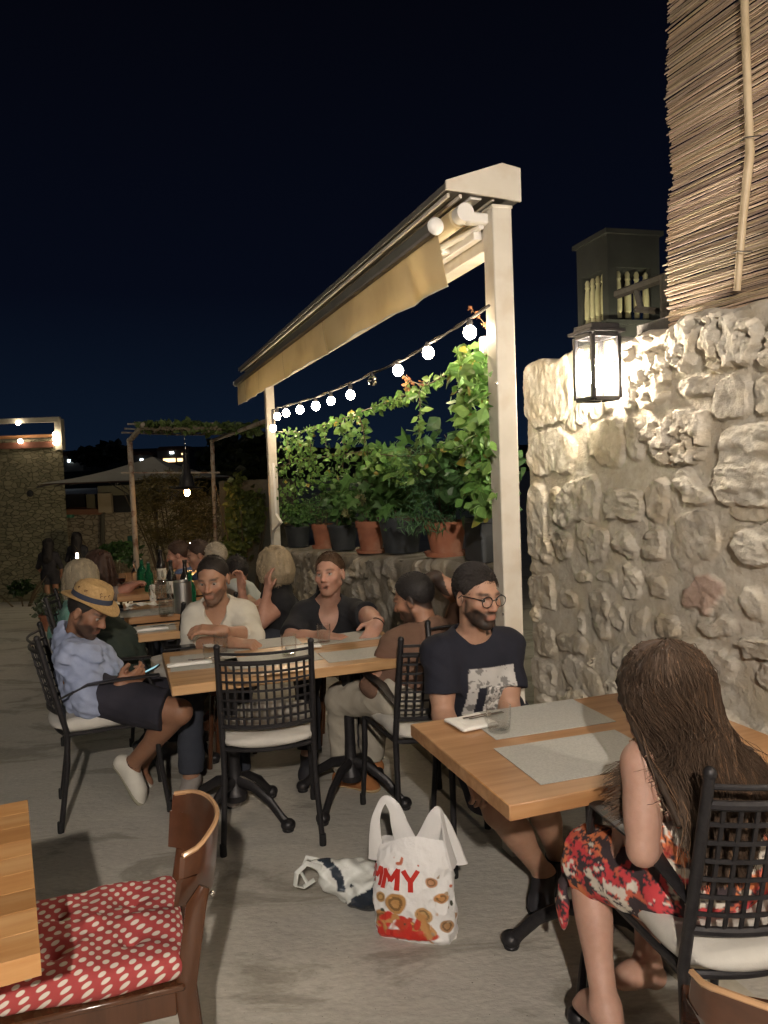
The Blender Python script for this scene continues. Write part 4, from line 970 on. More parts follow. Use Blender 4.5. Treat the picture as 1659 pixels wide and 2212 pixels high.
    handle([(.005, -.02, .24), (.05, -.015, .33), (.085, -.01, .42), (.10, 0, .425), (.115, .0, .34), (.135, .01, .25)], lambda t_: .018+.055*abs(t_-.55)**1.2*1.4)
    handle([(.02, .03, .25), (.06, .02, .35), (.092, .01, .41), (.12, .02, .33), (.135, .03, .24)], lambda t_: .02+.05*abs(t_-.5)**1.2*1.4)
    # lettering, drawn with broad strokes and wrapped over the front
    lt = MB()
    def stroke(pts, wd=.0125):
        for (x0, y0), (x1, y1) in zip(pts[:-1], pts[1:]):
            n_ = 14; dx, dy = x1-x0, y1-y0; l_ = math.hypot(dx, dy); nx_, ny_ = -dy/l_*wd/2, dx/l_*wd/2; rows = []
            for sd in (-1, -.33, .33, 1):
                s_ = np.linspace(x0-dx/l_*.002, x1+dx/l_*.002, n_)+nx_*sd; z_ = np.linspace(y0-dy/l_*.002, y1+dy/l_*.002, n_)+ny_*sd
                q_ = surf((.75+s_/.62) % 1, np.clip(z_/H_, .02, .98)); rows.append(q_*np.array([1.02, 1.035, 1])+np.array([0, -.0016, 0]))
            lt.grid(np.array(rows))
    X0 = -.215; cw = .050; hh = .062
    for i, ch in enumerate('TOMMY'):
        x = X0+i*cw; y = .185-.16*(x+.1)*.5; w2 = .036
        if ch == 'T': stroke([(x, y+hh), (x+w2, y+hh)]); stroke([(x+w2/2, y), (x+w2/2, y+hh)])
        if ch == 'O': stroke([(x+w2/2+.016*math.cos(q), y+hh/2+.027*math.sin(q)) for q in np.linspace(0, 2*math.pi, 13)])
        if ch == 'M': stroke([(x, y), (x, y+hh), (x+w2/2, y+hh*.42), (x+w2, y+hh), (x+w2, y)])
        if ch == 'Y': stroke([(x, y+hh), (x+w2/2, y+hh*.5), (x+w2, y+hh)]); stroke([(x+w2/2, y), (x+w2/2, y+hh*.52)])
    lt.build('lettering', mat('red_print', (.52, .03, .02), rough=.4), e_)
    return e_
shop_bag()
def dark_bag():
    c = G(780, 1955); e_ = empty('carrier_bag', 'crumpled black and white plastic bag slumped beside the full one', 'carrier bag', c, .5)
    s = Sdf((-.30, -.17, -.02), (.26, .2, .27), .006)
    s.ell((.06, 0, .055), (.12, .10, .062), k=.02); s.ell((.01, .02, .08), (.11, .085, .07), k=.03); s.ell((-.07, .05, .11), (.08, .055, .05), k=.03)
    s.cone((-.06, .05, .12), (-.15, .06, .17), .045, .022, k=.03)
    s.noise(.016, 34, 3); s.noise(.007, 80, 5); s.rbox((0, 0, -.1), (.5, .5, .1), r=.001, k=0, sub=True)
    def colf(v):
        n = fbm(v*9+2, 3); c_ = np.tile(np.array([.66, .68, .65]), (len(v), 1)); m_ = (v[:, 2]+(.5*v[:, 1])-.9*(v[:, 0]) +(n-.47)*.20 < .055); c_[m_] = (.013, .02, .032)
        m2 = (np.abs(v[:, 0]+.115+.2*(n-.47)) < .02) & (v[:, 2] > .08); c_[m2] = (.02, .03, .045); return c_
    s.build('bag_body', mat('bag_film', (1, 1, 1), rough=.22, vcol=True, bump=.004, bscale=35, scale=5), e_, colfn=colf)
    for pts in ([(-.14, .03, .17), (-.20, .02, .205), (-.235, .03, .175), (-.235, .05, .12), (-.20, .06, .10), (-.16, .05, .12)], [(-.13, .07, .175), (-.17, .09, .19), (-.20, .08, .15), (-.18, .06, .10)]):
        MB().tube(pts, .010, 8, flat=(1, .4)).build('handle', mat('bag_handle', (.66, .68, .65), rough=.3), e_)
dark_bag()

# =====================================================================  PLANTS AND BACKGROUND
LEAF_T = np.array([(0, 0, 0), (-.22, .18, .05), (.22, .18, .05), (-.42, .45, .09), (0, .42, -.02), (.42, .45, .09), (-.26, .78, .04), (0, .75, -.01), (.26, .78, .04), (0, 1.08, -.06)])
LEAF_F = [(0, 4, 1), (0, 2, 4), (1, 4, 3), (2, 5, 4), (3, 4, 7, 6), (4, 5, 8, 7), (6, 7, 9), (7, 8, 9)]
LOBE_T = np.array([(0, 0, 0), (-.30, -.10, .06), (-.58, .12, .12), (-.32, .30, .05), (-.52, .66, .10), (-.18, .60, .02), (0, 1.1, -.08), (.18, .60, .02), (.52, .66, .10), (.32, .30, .05), (.58, .12, .12), (.30, -.10, .06), (0, .35, -.03)])
LOBE_F = [(12, i, i+1) for i in range(0, 11)]+[(12, 11, 0)]
BLADE_T = np.array([(-.04, 0, 0), (.04, 0, 0), (-.05, .5, .03), (.05, .5, .03), (0, 1, -.06)]); BLADE_F = [(0, 1, 3, 2), (2, 3, 4)]
def leaves(centers, sizes, cols, tmpl='leaf', droop=.5, face=None, seed=1):
    T, Fc = {'leaf': (LEAF_T, LEAF_F), 'lobe': (LOBE_T, LOBE_F), 'blade': (BLADE_T, BLADE_F)}[tmpl]
    rg = np.random.default_rng(seed); n = len(centers); cen = np.asarray(centers)
    d = rg.normal(size=(n, 3)); d[:, 2] = d[:, 2]*.6-droop; d /= np.linalg.norm(d, axis=1)[:, None]
    nn = rg.normal(size=(n, 3))*.75
    if face is not None: nn = nn+np.asarray(face)
    nn -= d*(nn*d).sum(1)[:, None]; nn /= np.linalg.norm(nn, axis=1)[:, None]; s_ = np.cross(d, nn)
    T2 = T.copy(); sz = np.asarray(sizes)[:, None, None]
    Vt = cen[:, None]+sz*(T2[None, :, 0:1]*s_[:, None]+T2[None, :, 1:2]*d[:, None]+T2[None, :, 2:3]*nn[:, None]*rg.uniform(.4, 1.8, (n, 1, 1)))
    m = MB(); m.v = [Vt.reshape(-1, 3)]; m.n = n*len(T); m.usecol = True
    base = np.arange(n)*len(T); f = []; c = []
    for q in Fc: f.append(base[:, None]+np.array(q)[None]); c.append(np.full(n, len(q)))
    m.f = np.concatenate([x.ravel() for x in f]).tolist(); m.c = np.concatenate(c).tolist()
    m.col = [np.repeat(np.asarray(cols), len(T), axis=0)]
    return m
def gcol(n, base, var=.35, seed=0, yellow=0.0):
    rg = np.random.default_rng(seed); b_ = np.array(base)[None]*rg.uniform(1-var, 1+var, (n, 1)); b_ = b_*np.array([1+yellow, 1, 1])[None]**rg.uniform(-1, 1, (n, 1)); return b_
# ---- climbing vine on wires between the posts
vine = empty('climbing_vine', 'bright green climbing vine trained on wires between the awning posts', 'vine', L(2, -.06, 1.2)); vo = V3(vine.location)
paths = [[(598, 932), (650, 934), (705, 918), (740, 905), (790, 885), (840, 868), (880, 852), (930, 828), (980, 800), (1040, 770), (1062, 765)],
         [(600, 1010), (660, 990), (720, 985), (780, 975), (850, 985), (900, 985), (960, 965), (1010, 955), (1060, 940)],
         [(775, 895), (785, 930), (790, 965), (800, 1010)], [(905, 845), (908, 880), (905, 915), (906, 960)], [(700, 920), (705, 970)], [(640, 935), (650, 1000), (645, 1050)], [(620, 935), (625, 1000)],
         [(1030, 770), (1000, 860), (1040, 960), (1030, 1080)], [(880, 1000), (870, 1030)], [(920, 960), (915, 1010)], [(668, 925), (672, 985)], [(735, 905), (745, 960), (740, 1010)], [(665, 950), (668, 1010)]]
cen = []; siz = []
rg = np.random.default_rng(21)
dens = [15, 9, 13, 10, 10, 10, 10, 22, 10, 11, 8, 9, 8]; sprd = [13, 17, 13, 5, 10, 15, 13, 30, 9, 11, 7, 13, 9]
stm = MB()
for pi_, pth in enumerate(paths):
    L3 = [PL(x, y, -.05+rg.uniform(-.03, .03)) for x, y in pth]; stm.tube(L3, .0035, 5)
    for i in range(len(pth)-1):
        a, b_ = np.array(pth[i]), np.array(pth[i+1]); ln = np.linalg.norm(b_-a); n = int(ln*dens[pi_]/24)
        for q in range(n):
            c = a+(b_-a)*rg.random()+rg.normal(0, 1, 2)*np.array([1, .85])*sprd[pi_]*.5; p = PL(c[0], c[1], -.05+rg.normal(0, .05)); cen.append(p)
            siz.append(rg.uniform(.020, .056)*(1.2 if c[0] > 980 else 1))
for (cx, cy, rx, ry, n, sc) in [(1020, 800, 40, 40, 70, 1.25), (1035, 880, 35, 60, 110, 1.1), (1040, 980, 30, 60, 90, 1.2), (1050, 1060, 25, 60, 70, 1.2), (985, 965, 40, 18, 50, .9), (640, 1010, 45, 70, 170, .8), (640, 960, 40, 25, 90, .8),
                                (700, 1010, 45, 40, 120, .8), (790, 1000, 50, 28, 90, .8), (770, 925, 24, 34, 50, .9), (880, 1015, 50, 30, 80, .9), (1010, 760, 30, 16, 24, 1.2), (840, 865, 30, 9, 26, .8), (620, 1080, 25, 50, 90, .8)]:
    for q in range(n):
        an = rg.uniform(0, 6.28); r_ = math.sqrt(rg.random()); cen.append(PL(cx+rx*r_*math.cos(an), cy+ry*r_*math.sin(an), -.06+rg.normal(0, .06))); siz.append(rg.uniform(.022, .064)*sc)
cen = np.array(cen); kz = cen[:, 2]
cl = gcol(len(cen), (.17, .31, .08), .45, 5, .16); dead = rg.random(len(cen)) < .04; cl[dead] = cl[dead]*np.array([1.6, .75, .6])
leaves(cen-vo, siz, cl, 'leaf', .75, -VV*.9-U*.2+Z*.3, 3).build('foliage', M_leaf, vine, smooth=False)
stm.build('stems', M_stem, vine, origin=vo)
# reddish tendrils
tn = [[(1052, 705), (1040, 690), (1020, 670), (1012, 662)], [(865, 805), (885, 822), (905, 830), (930, 826)], [(880, 855), (878, 830), (872, 815)]]
tc_ = []; tm = MB()
for p_ in tn:
    tm.tube([PL(x, y, -.03) for x, y in p_], .002, 4)
    for i in range(len(p_)-1):
        for q in range(5): f = rg.random(); tc_.append(PL(p_[i][0]*(1-f)+p_[i+1][0]*f+rg.normal(0, 3), p_[i][1]*(1-f)+p_[i+1][1]*f+rg.normal(0, 3), -.03))
leaves(np.array(tc_)-vo, np.full(len(tc_), .022), gcol(len(tc_), (.36, .15, .07), .3, 7), 'leaf', .3, None, 9).build('young_leaves', M_leaf, vine, smooth=False)
tm.build('tendrils', M_stem, vine, origin=vo)
wm = MB()
for a, b_ in (((598, 1005), (1065, 935)), ((600, 1080), (1068, 1015))): wm.tube([PL(*a, -.05), PL(*b_, -.05)], .0009, 4)
tag(wm.build('trellis_wire', M_iron, origin=L(2, 0, 1.5)), 'thin steel trellis wires stretched between the awning posts', 'trellis wire')

# ---- pots on the low wall
def wall_pt(px, py):
    lo, hi = -.60, -.125
    for _ in range(40):
        mi = (lo+hi)/2; p = PL(px, py, mi); k = kw(p)[0]
        if p[2] > lowtop(k): hi = mi      # ray still above the wall top -> further back is lower
        else: lo = mi
    return p
def pot(px, base, rim, wpx, kind, label, round_=True):
    w_try = -.20; best = None
    for w in np.linspace(-.17, -.50, 34):
        p = PL(px, base, w); k = kw(p)[0]; e_ = p[2]-lowtop(k)
        if best is None or abs(e_) < best[0]: best = (abs(e_), w, p, k)
    _, w, p, k = best; d = p[1]; r_ = wpx/2*d/F; h = (base-rim)*d/F
    wmax = -.130-r_*.9; w2 = min(w, wmax); p = PL(px, base, w2); k = kw(p)[0]; r_ *= p[1]/d; h *= p[1]/d; p = L(k, w2, lowtop(k)+.012)
    e_ = empty('potted_plant', label, 'potted plant', p, AX)
    if kind == 't':
        MB().lathe([(.0001, 0), (r_*.98, 0), (r_*1.0, .018), (r_*.86, .02), (r_*.76, .022), (r_*.98, h*.80), (r_*1.06, h*.80), (r_*1.08, h), (r_*.98, h), (r_*.94, h*.9), (.0001, h*.88)], n=28).build('pot', M_terra, e_)
        MB().lathe([(r_*.8, .0), (r_*1.02, .0), (r_*1.1, .024), (r_*1.04, .024), (r_*.9, .012)], n=28).build('saucer', M_terra, e_)
    elif kind == 'd':
        MB().lathe([(.0001, 0), (r_*.74, 0), (r_*.97, h*.90), (r_*1.03, h*.90), (r_*1.03, h), (r_*.97, h), (r_*.95, h*.9), (.0001, h*.88)], n=28).build('pot', M_dpot, e_)
    else:
        MB().box((0, 0, h*.48), (r_*.92, r_*1.3, h*.48), bev=.006).box((0, 0, h-.012), (r_, r_*1.36, .012), bev=.004).build('pot', M_dpot, e_)
    MB().lathe([(.0001, h*.9), (r_*.93, h*.9)], n=20).build('soil', M_soil, e_)
    return e_, r_, h
def plant_on(e_, r_, h, n, hh, spread, size, tm, col, seed, var=.4, lean=(0, 0), droop=.35, stems=9, sq=1.0):
    n = int(n*1.5); rg = np.random.default_rng(seed); c = []; sz = []; st = MB()
    tips = []
    for q in range(stems):
        an = rg.uniform(0, 6.28); rr = spread*math.sqrt(rg.random()); tip = V3(rr*math.cos(an)+lean[0], rr*math.sin(an)*sq+lean[1], h+hh*rg.uniform(.45, 1)); b0 = V3(rg.normal(0, r_*.3), rg.normal(0, r_*.3), h*.88); mid = (b0+tip)/2+V3(0, 0, hh*.12); st.tube([b0, mid, tip], [.004, .003, .0018], 5); tips.append((b0, mid, tip))
    for i in range(n):
        b0, mid, tip = tips[rg.integers(0, stems)]; f = rg.uniform(.15, 1)**.7; p = b0*(1-f)**2+2*mid*f*(1-f)+tip*f*f; c.append(p+rg.normal(0, size*.55, 3)+rg.normal(0, spread*.12, 3)); sz.append(size*rg.uniform(.40, 1.25))
    c = np.array(c); c[:, 2] = np.maximum(c[:, 2], h*.80)
    leaves(c, sz, gcol(n, col, var, seed), tm, droop, V3(-.6, -.7, .5), seed).build('foliage', M_leaf, e_, smooth=False); st.build('stems', M_stem, e_); return tips
GRN = (.12, .24, .075); BLU = (.09, .20, .09)
e_, r_, h = pot(645, 1183, 1138, 58, 'd', 'small dark pot of bushy herbs next to the far cream post'); plant_on(e_, r_, h, 600, .27, .20, .045, 'leaf', GRN, 31)
e_, r_, h = pot(698, 1187, 1134, 44, 't', 'smallest terracotta pot with feathery green plant'); plant_on(e_, r_, h, 700, .26, .18, .05, 'blade', (.10, .22, .06), 32, stems=16)
e_, r_, h = pot(742, 1190, 1136, 66, 'd', 'dark pot of hydrangea with two cream flower heads'); tips = plant_on(e_, r_, h, 330, .40, .20, .066, 'leaf', GRN, 33, lean=(.02, -.02))
for (x, y, r2) in ((750, 1108, .034), (778, 1080, .038)):
    c = PL(x, y, -.16); c = c-V3(e_.location); q = V3(c[0]*math.cos(-AX)-c[1]*math.sin(-AX), c[0]*math.sin(-AX)+c[1]*math.cos(-AX), c[2])
    pts = [q+r2*nrm(rg.normal(size=3))*rg.uniform(.75, 1) for _ in range(160)]; leaves(np.array(pts), np.full(160, .016), gcol(160, (.50, .50, .26), .2, 8), 'leaf', 0, (-.5, -.8, .4), 12).build('flower_head', M_leaf, e_, smooth=False)
e_, r_, h = pot(803, 1197, 1128, 62, 't', 'terracotta pot between two dark pots, full of broad leaves'); plant_on(e_, r_, h, 300, .34, .19, .06, 'leaf', GRN, 34, stems=12)
e_, r_, h = pot(868, 1204, 1127, 98, 'd', 'large black pot with big lobed leaves hanging over its rim'); plant_on(e_, r_, h, 300, .42, .26, .095, 'lobe', (.10, .21, .055), 35, lean=(-.03, -.05), stems=14)
e_, r_, h = pot(965, 1210, 1135, 88, 't', 'largest terracotta pot on a saucer with a dense fern'); plant_on(e_, r_, h, 2300, .42, .24, .055, 'blade', BLU, 36, stems=34, lean=(-.02, 0))
pa, ra, ha = e_, r_, h; plant_on(e_, r_, h, 350, .05, .17, .055, 'blade', BLU, 46, stems=12, lean=(-.12, -.03), droop=1.2)
e_, r_, h = pot(1050, 1217, 1122, 66, 'b', 'black rectangular planter of dark shrub leaves against the near cream post'); plant_on(e_, r_, h, 420, .42, .18, .075, 'leaf', (.07, .15, .05), 37, lean=(-.02, .05), stems=14)

# ---- ivy column and olive bush beyond the terrace
def bush(name, label, cat, blobs, n, size, col, seed, tm='leaf', group=None, stems=None, var=.45, droop=.2):
    rg = np.random.default_rng(seed); c = []; wts = np.array([b_[3]*b_[4]*b_[5] for b_ in blobs])**(2/3); wts /= wts.sum()
    for i in rg.choice(len(blobs), n, p=wts):
        b_ = blobs[i]; v = nrm(rg.normal(size=3))*rg.uniform(.55, 1.08); c.append(V3(b_[:3])+v*V3(b_[3:6]))
    c = np.array(c); o = V3(np.median(c[:, 0]), np.median(c[:, 1]), float(gz(0, np.median(c[:, 1])))); c[:, 2] = np.maximum(c[:, 2], o[2]+.03)
    keep = fbm(c*3.1+seed, 3) > .38; c = c[keep]
    e_ = empty(name, label, cat, o, 0, group)
    leaves(c-o, size*rg.uniform(.6, 1.3, len(c)), gcol(len(c), col, var, seed)*(.6+.9*fbm(c*2.2, 3))[:, None], tm, droop, (0, -.8, .3), seed).build('foliage' if cat != 'tree' else 'crown', M_leaf, e_, smooth=False)
    st = MB(); rg2 = np.random.default_rng(seed+1)
    for q in range(stems or 7):
        b_ = blobs[rg2.integers(0, len(blobs))]; tip = V3(b_[:3])-o+V3(rg2.normal(0, .3), rg2.normal(0, .2), .1); st.tube([V3(tip[0]*.25, tip[1]*.25, 0), V3(tip[0]*.55, tip[1]*.5, tip[2]*.5), tip], [.016, .011, .004], 6)
    st.build('trunk' if cat == 'tree' else 'stems', M_stem, e_); return e_
def bl(px, py, d, rx, ry, dep): p = P(px, py, d); return (p[0], p[1], p[2], rx*d/F, dep, ry*d/F)
bush('olive_tree', 'sprawling dry grey green olive tree behind the pergola posts', 'tree', [bl(385, 1075, 11.5, 85, 60, .5), bl(340, 1120, 11.5, 45, 60, .4), bl(430, 1110, 11.3, 55, 60, .4), bl(400, 1150, 11.4, 80, 50, .5), bl(330, 1060, 11.8, 35, 35, .3)], 11000, .095, (.17, .135, .05), 51, 'blade', stems=22, droop=-.1)
bush('ivy', 'column of ivy covering the dark wall beside the far cream post', 'ivy', [bl(520, 1060, 10.2, 28, 35, .2), bl(515, 1120, 10.2, 26, 50, .2), bl(525, 1175, 10.2, 34, 40, .2), bl(548, 1090, 10.4, 22, 60, .2), bl(500, 1190, 10.2, 30, 30, .2)], 2600, .075, (.13, .155, .04), 52)
bush('shrub', 'low green shrub at the foot of the far house wall', 'shrub', [bl(255, 1185, 14, 40, 18, .4), bl(230, 1200, 14, 30, 16, .3), bl(290, 1195, 13, 30, 20, .3)], 1100, .09, (.07, .14, .045), 53)
bush('shrub', 'dark clipped shrub against the wide stone house on the left', 'shrub', [bl(47, 1268, 15, 20, 16, .3), bl(55, 1262, 15, 14, 14, .3)], 700, .08, (.03, .06, .02), 54)
bush('tree', 'dark rounded tree rising behind the parasol top', 'tree', [bl(200, 985, 60, 40, 14, 2), bl(240, 978, 62, 35, 14, 2)], 900, .6, (.02, .03, .015), 55)
bush('tree', 'dark tall tree behind the vine covered pergola', 'tree', [bl(500, 1000, 30, 60, 55, 2), bl(560, 1010, 28, 50, 70, 2), bl(470, 1060, 26, 50, 60, 2)], 2600, .34, (.035, .045, .02), 56)
# dark garden wall behind the ivy
p0 = P(478, 1100, 10.8); p1 = P(640, 1100, 10.8)
tag(MB().box(((p0[0]+p1[0])/2, 10.85, .55), ((p1[0]-p0[0])/2, .12, .98)).build('garden_wall', mat('old_wall', (.10, .095, .075), (.06, .058, .045), rough=.95, scale=4, bump=.02, bscale=8)), 'dark garden wall behind the ivy column', 'wall')

# ---- houses on the left
def rubble(name, base, c2, sc=3.2):
    m = bpy.data.materials.new(name); m.use_nodes = True; t = m.node_tree; b = t.nodes['Principled BSDF']; b.inputs['Roughness'].default_value = .95
    tcn = N(t, 'ShaderNodeTexCoord'); mp = N(t, 'ShaderNodeMapping'); mp.inputs['Scale'].default_value = (sc, sc, sc*1.9); t.links.new(tcn.outputs['Object'], mp.inputs[0])
    nz = N(t, 'ShaderNodeTexNoise', Scale=1.2, Detail=3.0); t.links.new(mp.outputs[0], nz.inputs['Vector']); ad = N(t, 'ShaderNodeMixRGB', blend_type='ADD'); ad.inputs[0].default_value = .5; t.links.new(mp.outputs[0], ad.inputs[1]); t.links.new(nz.outputs['Color'], ad.inputs[2])
    vo_ = N(t, 'ShaderNodeTexVoronoi', feature='DISTANCE_TO_EDGE'); vo_.inputs['Scale'].default_value = 1; t.links.new(ad.outputs[0], vo_.inputs['Vector'])
    vc = N(t, 'ShaderNodeTexVoronoi'); vc.inputs['Scale'].default_value = 1; t.links.new(ad.outputs[0], vc.inputs['Vector'])
    mr = N(t, 'ShaderNodeMapRange'); mr.inputs[2].default_value = .06; t.links.new(vo_.outputs['Distance'], mr.inputs[0])
    hs = N(t, 'ShaderNodeSeparateColor'); t.links.new(vc.outputs['Color'], hs.inputs[0])
    m1 = N(t, 'ShaderNodeMix', data_type='RGBA'); m1.inputs[6].default_value = (*base, 1); m1.inputs[7].default_value = (*c2, 1); t.links.new(hs.outputs[0], m1.inputs[0])
    m2 = N(t, 'ShaderNodeMix', data_type='RGBA'); m2.inputs[6].default_value = (base[0]*.72, base[1]*.72, base[2]*.68, 1); t.links.new(mr.outputs[0], m2.inputs[0]); t.links.new(m1.outputs[2], m2.inputs[7]); t.links.new(m2.outputs[2], b.inputs['Base Color'])
    bp = N(t, 'ShaderNodeBump'); bp.inputs['Distance'].default_value = .03; t.links.new(mr.outputs[0], bp.inputs['Height']); t.links.new(bp.outputs[0], b.inputs['Normal']); return m
M_rub = rubble('rubble_wall', (.15, .14, .085), (.24, .22, .14), 6.0); M_rub2 = rubble('coursed_wall', (.34, .29, .20), (.46, .40, .29), 5.0)
hb_ = empty('stone_house', 'wide rubble stone house with a lit roof terrace at the left edge', 'house', (P(60, 1100, 18)[0], 18, -1.2))
o = V3(hb_.location); xr = P(137, 1000, 18)[0]; zt_ = P(100, 967, 18)[2]
xb = P(128, 1000, 23)[0]-.2; MB().prism([V3(-14-o[0], 0, 0), V3(xr-o[0], 0, 0), V3(xb-o[0], 5, 0), V3(-14-o[0], 5, 0)], (0, 0, 0), (0, 0, zt_+1.4)).build('wall', M_rub, hb_, smooth=False)
def rel(v): return V3(v)-o
bm1 = MB(); a, b_ = rel(P(-40, 909, 17.95)), rel(P(130, 909, 17.95)); bm1.box((a+b_)/2, (abs(b_[0]-a[0])/2, .06, .055)); bm1.build('terrace_beam', mat('terrace_frame', (.40, .38, .30), rough=.7), hb_)
for x in (123, 131):
    a, b_ = rel(P(x, 905, 18.0)), rel(P(x+2, 972, 18.0)); MB().box((a+b_)/2, (.045, .045+(x == 131)*.05, abs(a[2]-b_[2])/2)).build('terrace_post', MATS['terrace_frame'], hb_)
a, b_ = rel(P(-40, 944, 18.2)), rel(P(118, 944, 18.2)); MB().box((a+b_)/2, (abs(b_[0]-a[0])/2, .05, .035)).build('rail', mat('orange_timber', (.45, .22, .09), rough=.6), hb_)
a, b_ = rel(P(-40, 953, 18.6)), rel(P(118, 953, 18.6)); MB().box((a+b_)/2, (abs(b_[0]-a[0])/2, .03, .10)).build('parapet', mat('pale_parapet', (.4, .36, .28), rough=.8), hb_)
a, b_ = rel(P(-40, 963, 18.1)), rel(P(120, 963, 18.1)); MB().box((a+b_)/2, (abs(b_[0]-a[0])/2, .16, .07)).build('coping', mat('red_coping', (.20, .08, .05), (.12, .05, .03), rough=.9, scale=6), hb_)
M_bf = mat('far_bulb', (1, .85, .7), emit=(1, .80, .60), estr=10)
for (x, y, r2) in ((39, 914, .05), (118, 938, .05), (118, 948, .05), (119, 957, .045), (44, 953, .055)):
    a = rel(P(x, y, 17.85)); MB().sphere(a, r2, 10, 8).build('bulb', M_bf, hb_)
MB().tube([rel(P(44, 1075-60, 17.97))+V3(0, -.02, 0), rel(P(44, 1016, 17.97))+V3(0, -.06, 0)], .001).sphere(rel(P(65, 1066, 17.98)), (.08, .03, .08)).build('vent_cover', M_black, hb_)
# pale facade to its right
h2 = empty('stone_house', 'pale coursed stone house with green shutter beyond the parasol', 'house', (P(220, 1100, 21)[0], 21, -1.2)); o = V3(h2.location)
xl = P(142, 1100, 21)[0]; xr = P(480, 1100, 21)[0]; zw = P(200, 1104, 21)[2]; ztop2 = P(200, 1040, 21)[2]
MB().box(((xl+xr)/2-o[0], 2, (zw+1.6)/2-.2), ((xr-xl)/2, 2, (zw+1.6)/2-.2+.2)).build('wall', M_rub2, h2)
M_mort = mat('sand_render', (.42, .35, .24), (.36, .30, .20), rough=.9, scale=3)
for (x0, x1, y0, y1, mm, nm, dy) in [(142, 188, 1068, 1104, M_black, 'window', -.5), (188, 212, 1068, 1104, mat('dim_render', (.16, .15, .10), rough=.9), 'upper_wall', -.6), (213, 243, 1066, 1106, M_mort, 'pier', -.8), (213, 300, 1050, 1068, MATS['dim_render'], 'lintel', -.7), (243, 330, 1066, 1104, M_black, 'window', -.5), (277, 300, 1158, 1186, mat('green_shutter', (.02, .10, .075), rough=.6), 'shutter', -.06), (143, 158, 1105, 1118, mat('teal_cloth', (.10, .30, .2), rough=.8), 'awning_cloth', -.3)]:
    a, b_ = P(x0, y0, 21+dy)-o, P(x1, y1, 21+dy)-o; MB().box((a+b_)/2, (abs(b_[0]-a[0])/2, .08, abs(a[2]-b_[2])/2)).build(nm, mm, h2)
a, b_ = P(272, 1154, 20.95)-o, P(276, 1190, 20.95)-o; MB().box((a+b_)/2, (.05, .05, abs(a[2]-b_[2])/2)).build('window_frame', M_mort, h2)
tl = MB()
for x in np.linspace(145, 214, 16): a = P(x, 1106, 20.2)-o; tl.tube([a, a+V3(0, .5, .10)], .075, 8)
tl.build('roof', mat('tile_edge', (.24, .12, .07), rough=.9), h2)
a = P(220, 1050, 20.85)-o; b_ = P(222, 1190, 20.85)-o; MB().tube([a, b_], .06, 8).build('drainpipe', mat('drain', (.10, .095, .07), rough=.6), h2)
# ---- parasol
pp = P(330, 986, 13.5); pe = empty('parasol', 'wide grey brown square parasol with dark ribs underneath', 'parasol', (pp[0], pp[1], float(gz(0, 13.5)))); o = V3(pe.location)
cn = [P(78, 1037, 12.2)-o, P(420, 1041, 12.2)-o, P(500, 1030, 14.9)-o, P(150, 1030, 14.9)-o]; hz_ = (cn[0][2]+cn[1][2])/2
for c in cn: c[2] = hz_
ap = pp-o; M_par = mat('parasol_cloth', (.62, .58, .53), (.55, .51, .46), rough=.9, scale=3, translucent=.2); M_paru = mat('parasol_lining', (.16, .10, .075), rough=.95)
m = MB(); mu = MB(); rbm = []
for i in range(4):
    a, b_ = cn[i], cn[(i+1) % 4]; g = np.array([[(a*(1-u)+b_*u)*(1-v)+ap*v-V3(0, 0, .06*math.sin(v*math.pi)) for v in np.linspace(0, 1, 8)] for u in np.linspace(0, 1, 8)]); m.grid(g); mu.grid(g[::-1]-V3(0, 0, .02))
    rbm.append(MB().tube([a-V3(0, 0, .05), ap*.5+a*.5-V3(0, 0, .09), ap-V3(0, 0, .12)], .014, 5))
m.build('canopy', M_par, pe); mu.build('lining', M_paru, pe)
for r2 in rbm: r2.build('rib', M_plank, pe)
for i in range(4):
    a = (cn[i]+cn[(i+1) % 4])/2; MB().tube([a-V3(0, 0, .05), ap*.5+a*.5-V3(0, 0, .08), ap-V3(0, 0, .12)], .012, 5).build('rib', M_plank, pe)
    MB().tube([ap-V3(0, 0, .95), (cn[i]+ap)/2-V3(0, 0, .10)], .010, 5).build('strut', M_plank, pe)
MB().tube([V3(0, 0, .05), ap], .03, 10).build('pole', M_plank, pe); MB().box((0, 0, .03), (.3, .3, .03)).build('base', M_dpot, pe)
# ---- pergola of pipes
pg = empty('pergola', 'rusty pipe pergola roofed with reed mats and vine leaves', 'pergola', (P(290, 1240, 10.2)[0], 10.2, float(gz(0, 10.2)))); o = V3(pg.location)
M_pipe = mat('pipe_paint', (.42, .36, .29), (.22, .13, .09), rough=.7, scale=9, ramp=(.5, .62))
A0 = P(280, 952, 10.2); A1 = P(310, 918, 9.6); B0 = P(458, 952, 11.2); B1 = P(592, 903, 8.0)
MB().tube([V3(P(297, 1240, 10.2)[0], 10.2, gz(0, 10.2))-o, P(289, 1110, 10.2)-o, A0-o], .035, 10).build('post', M_pipe, pg)
MB().tube([V3(P(467, 1240, 11.2)[0], 11.2, gz(0, 11.2))-o, B0-o], .03, 10).build('post', M_pipe, pg)
MB().tube([A0-o, A1-o], .034, 10).sphere(A0-o, .04).build('rafter', M_pipe, pg); MB().tube([B0-o, B1-o], .024, 8).sphere(B0-o, .03).build('rafter', M_pipe, pg)
MB().tube([P(262, 1021, 10.15)-o, P(475, 1021, 10.15)-o], .012, 6).build('cross_bar', M_pipe, pg)
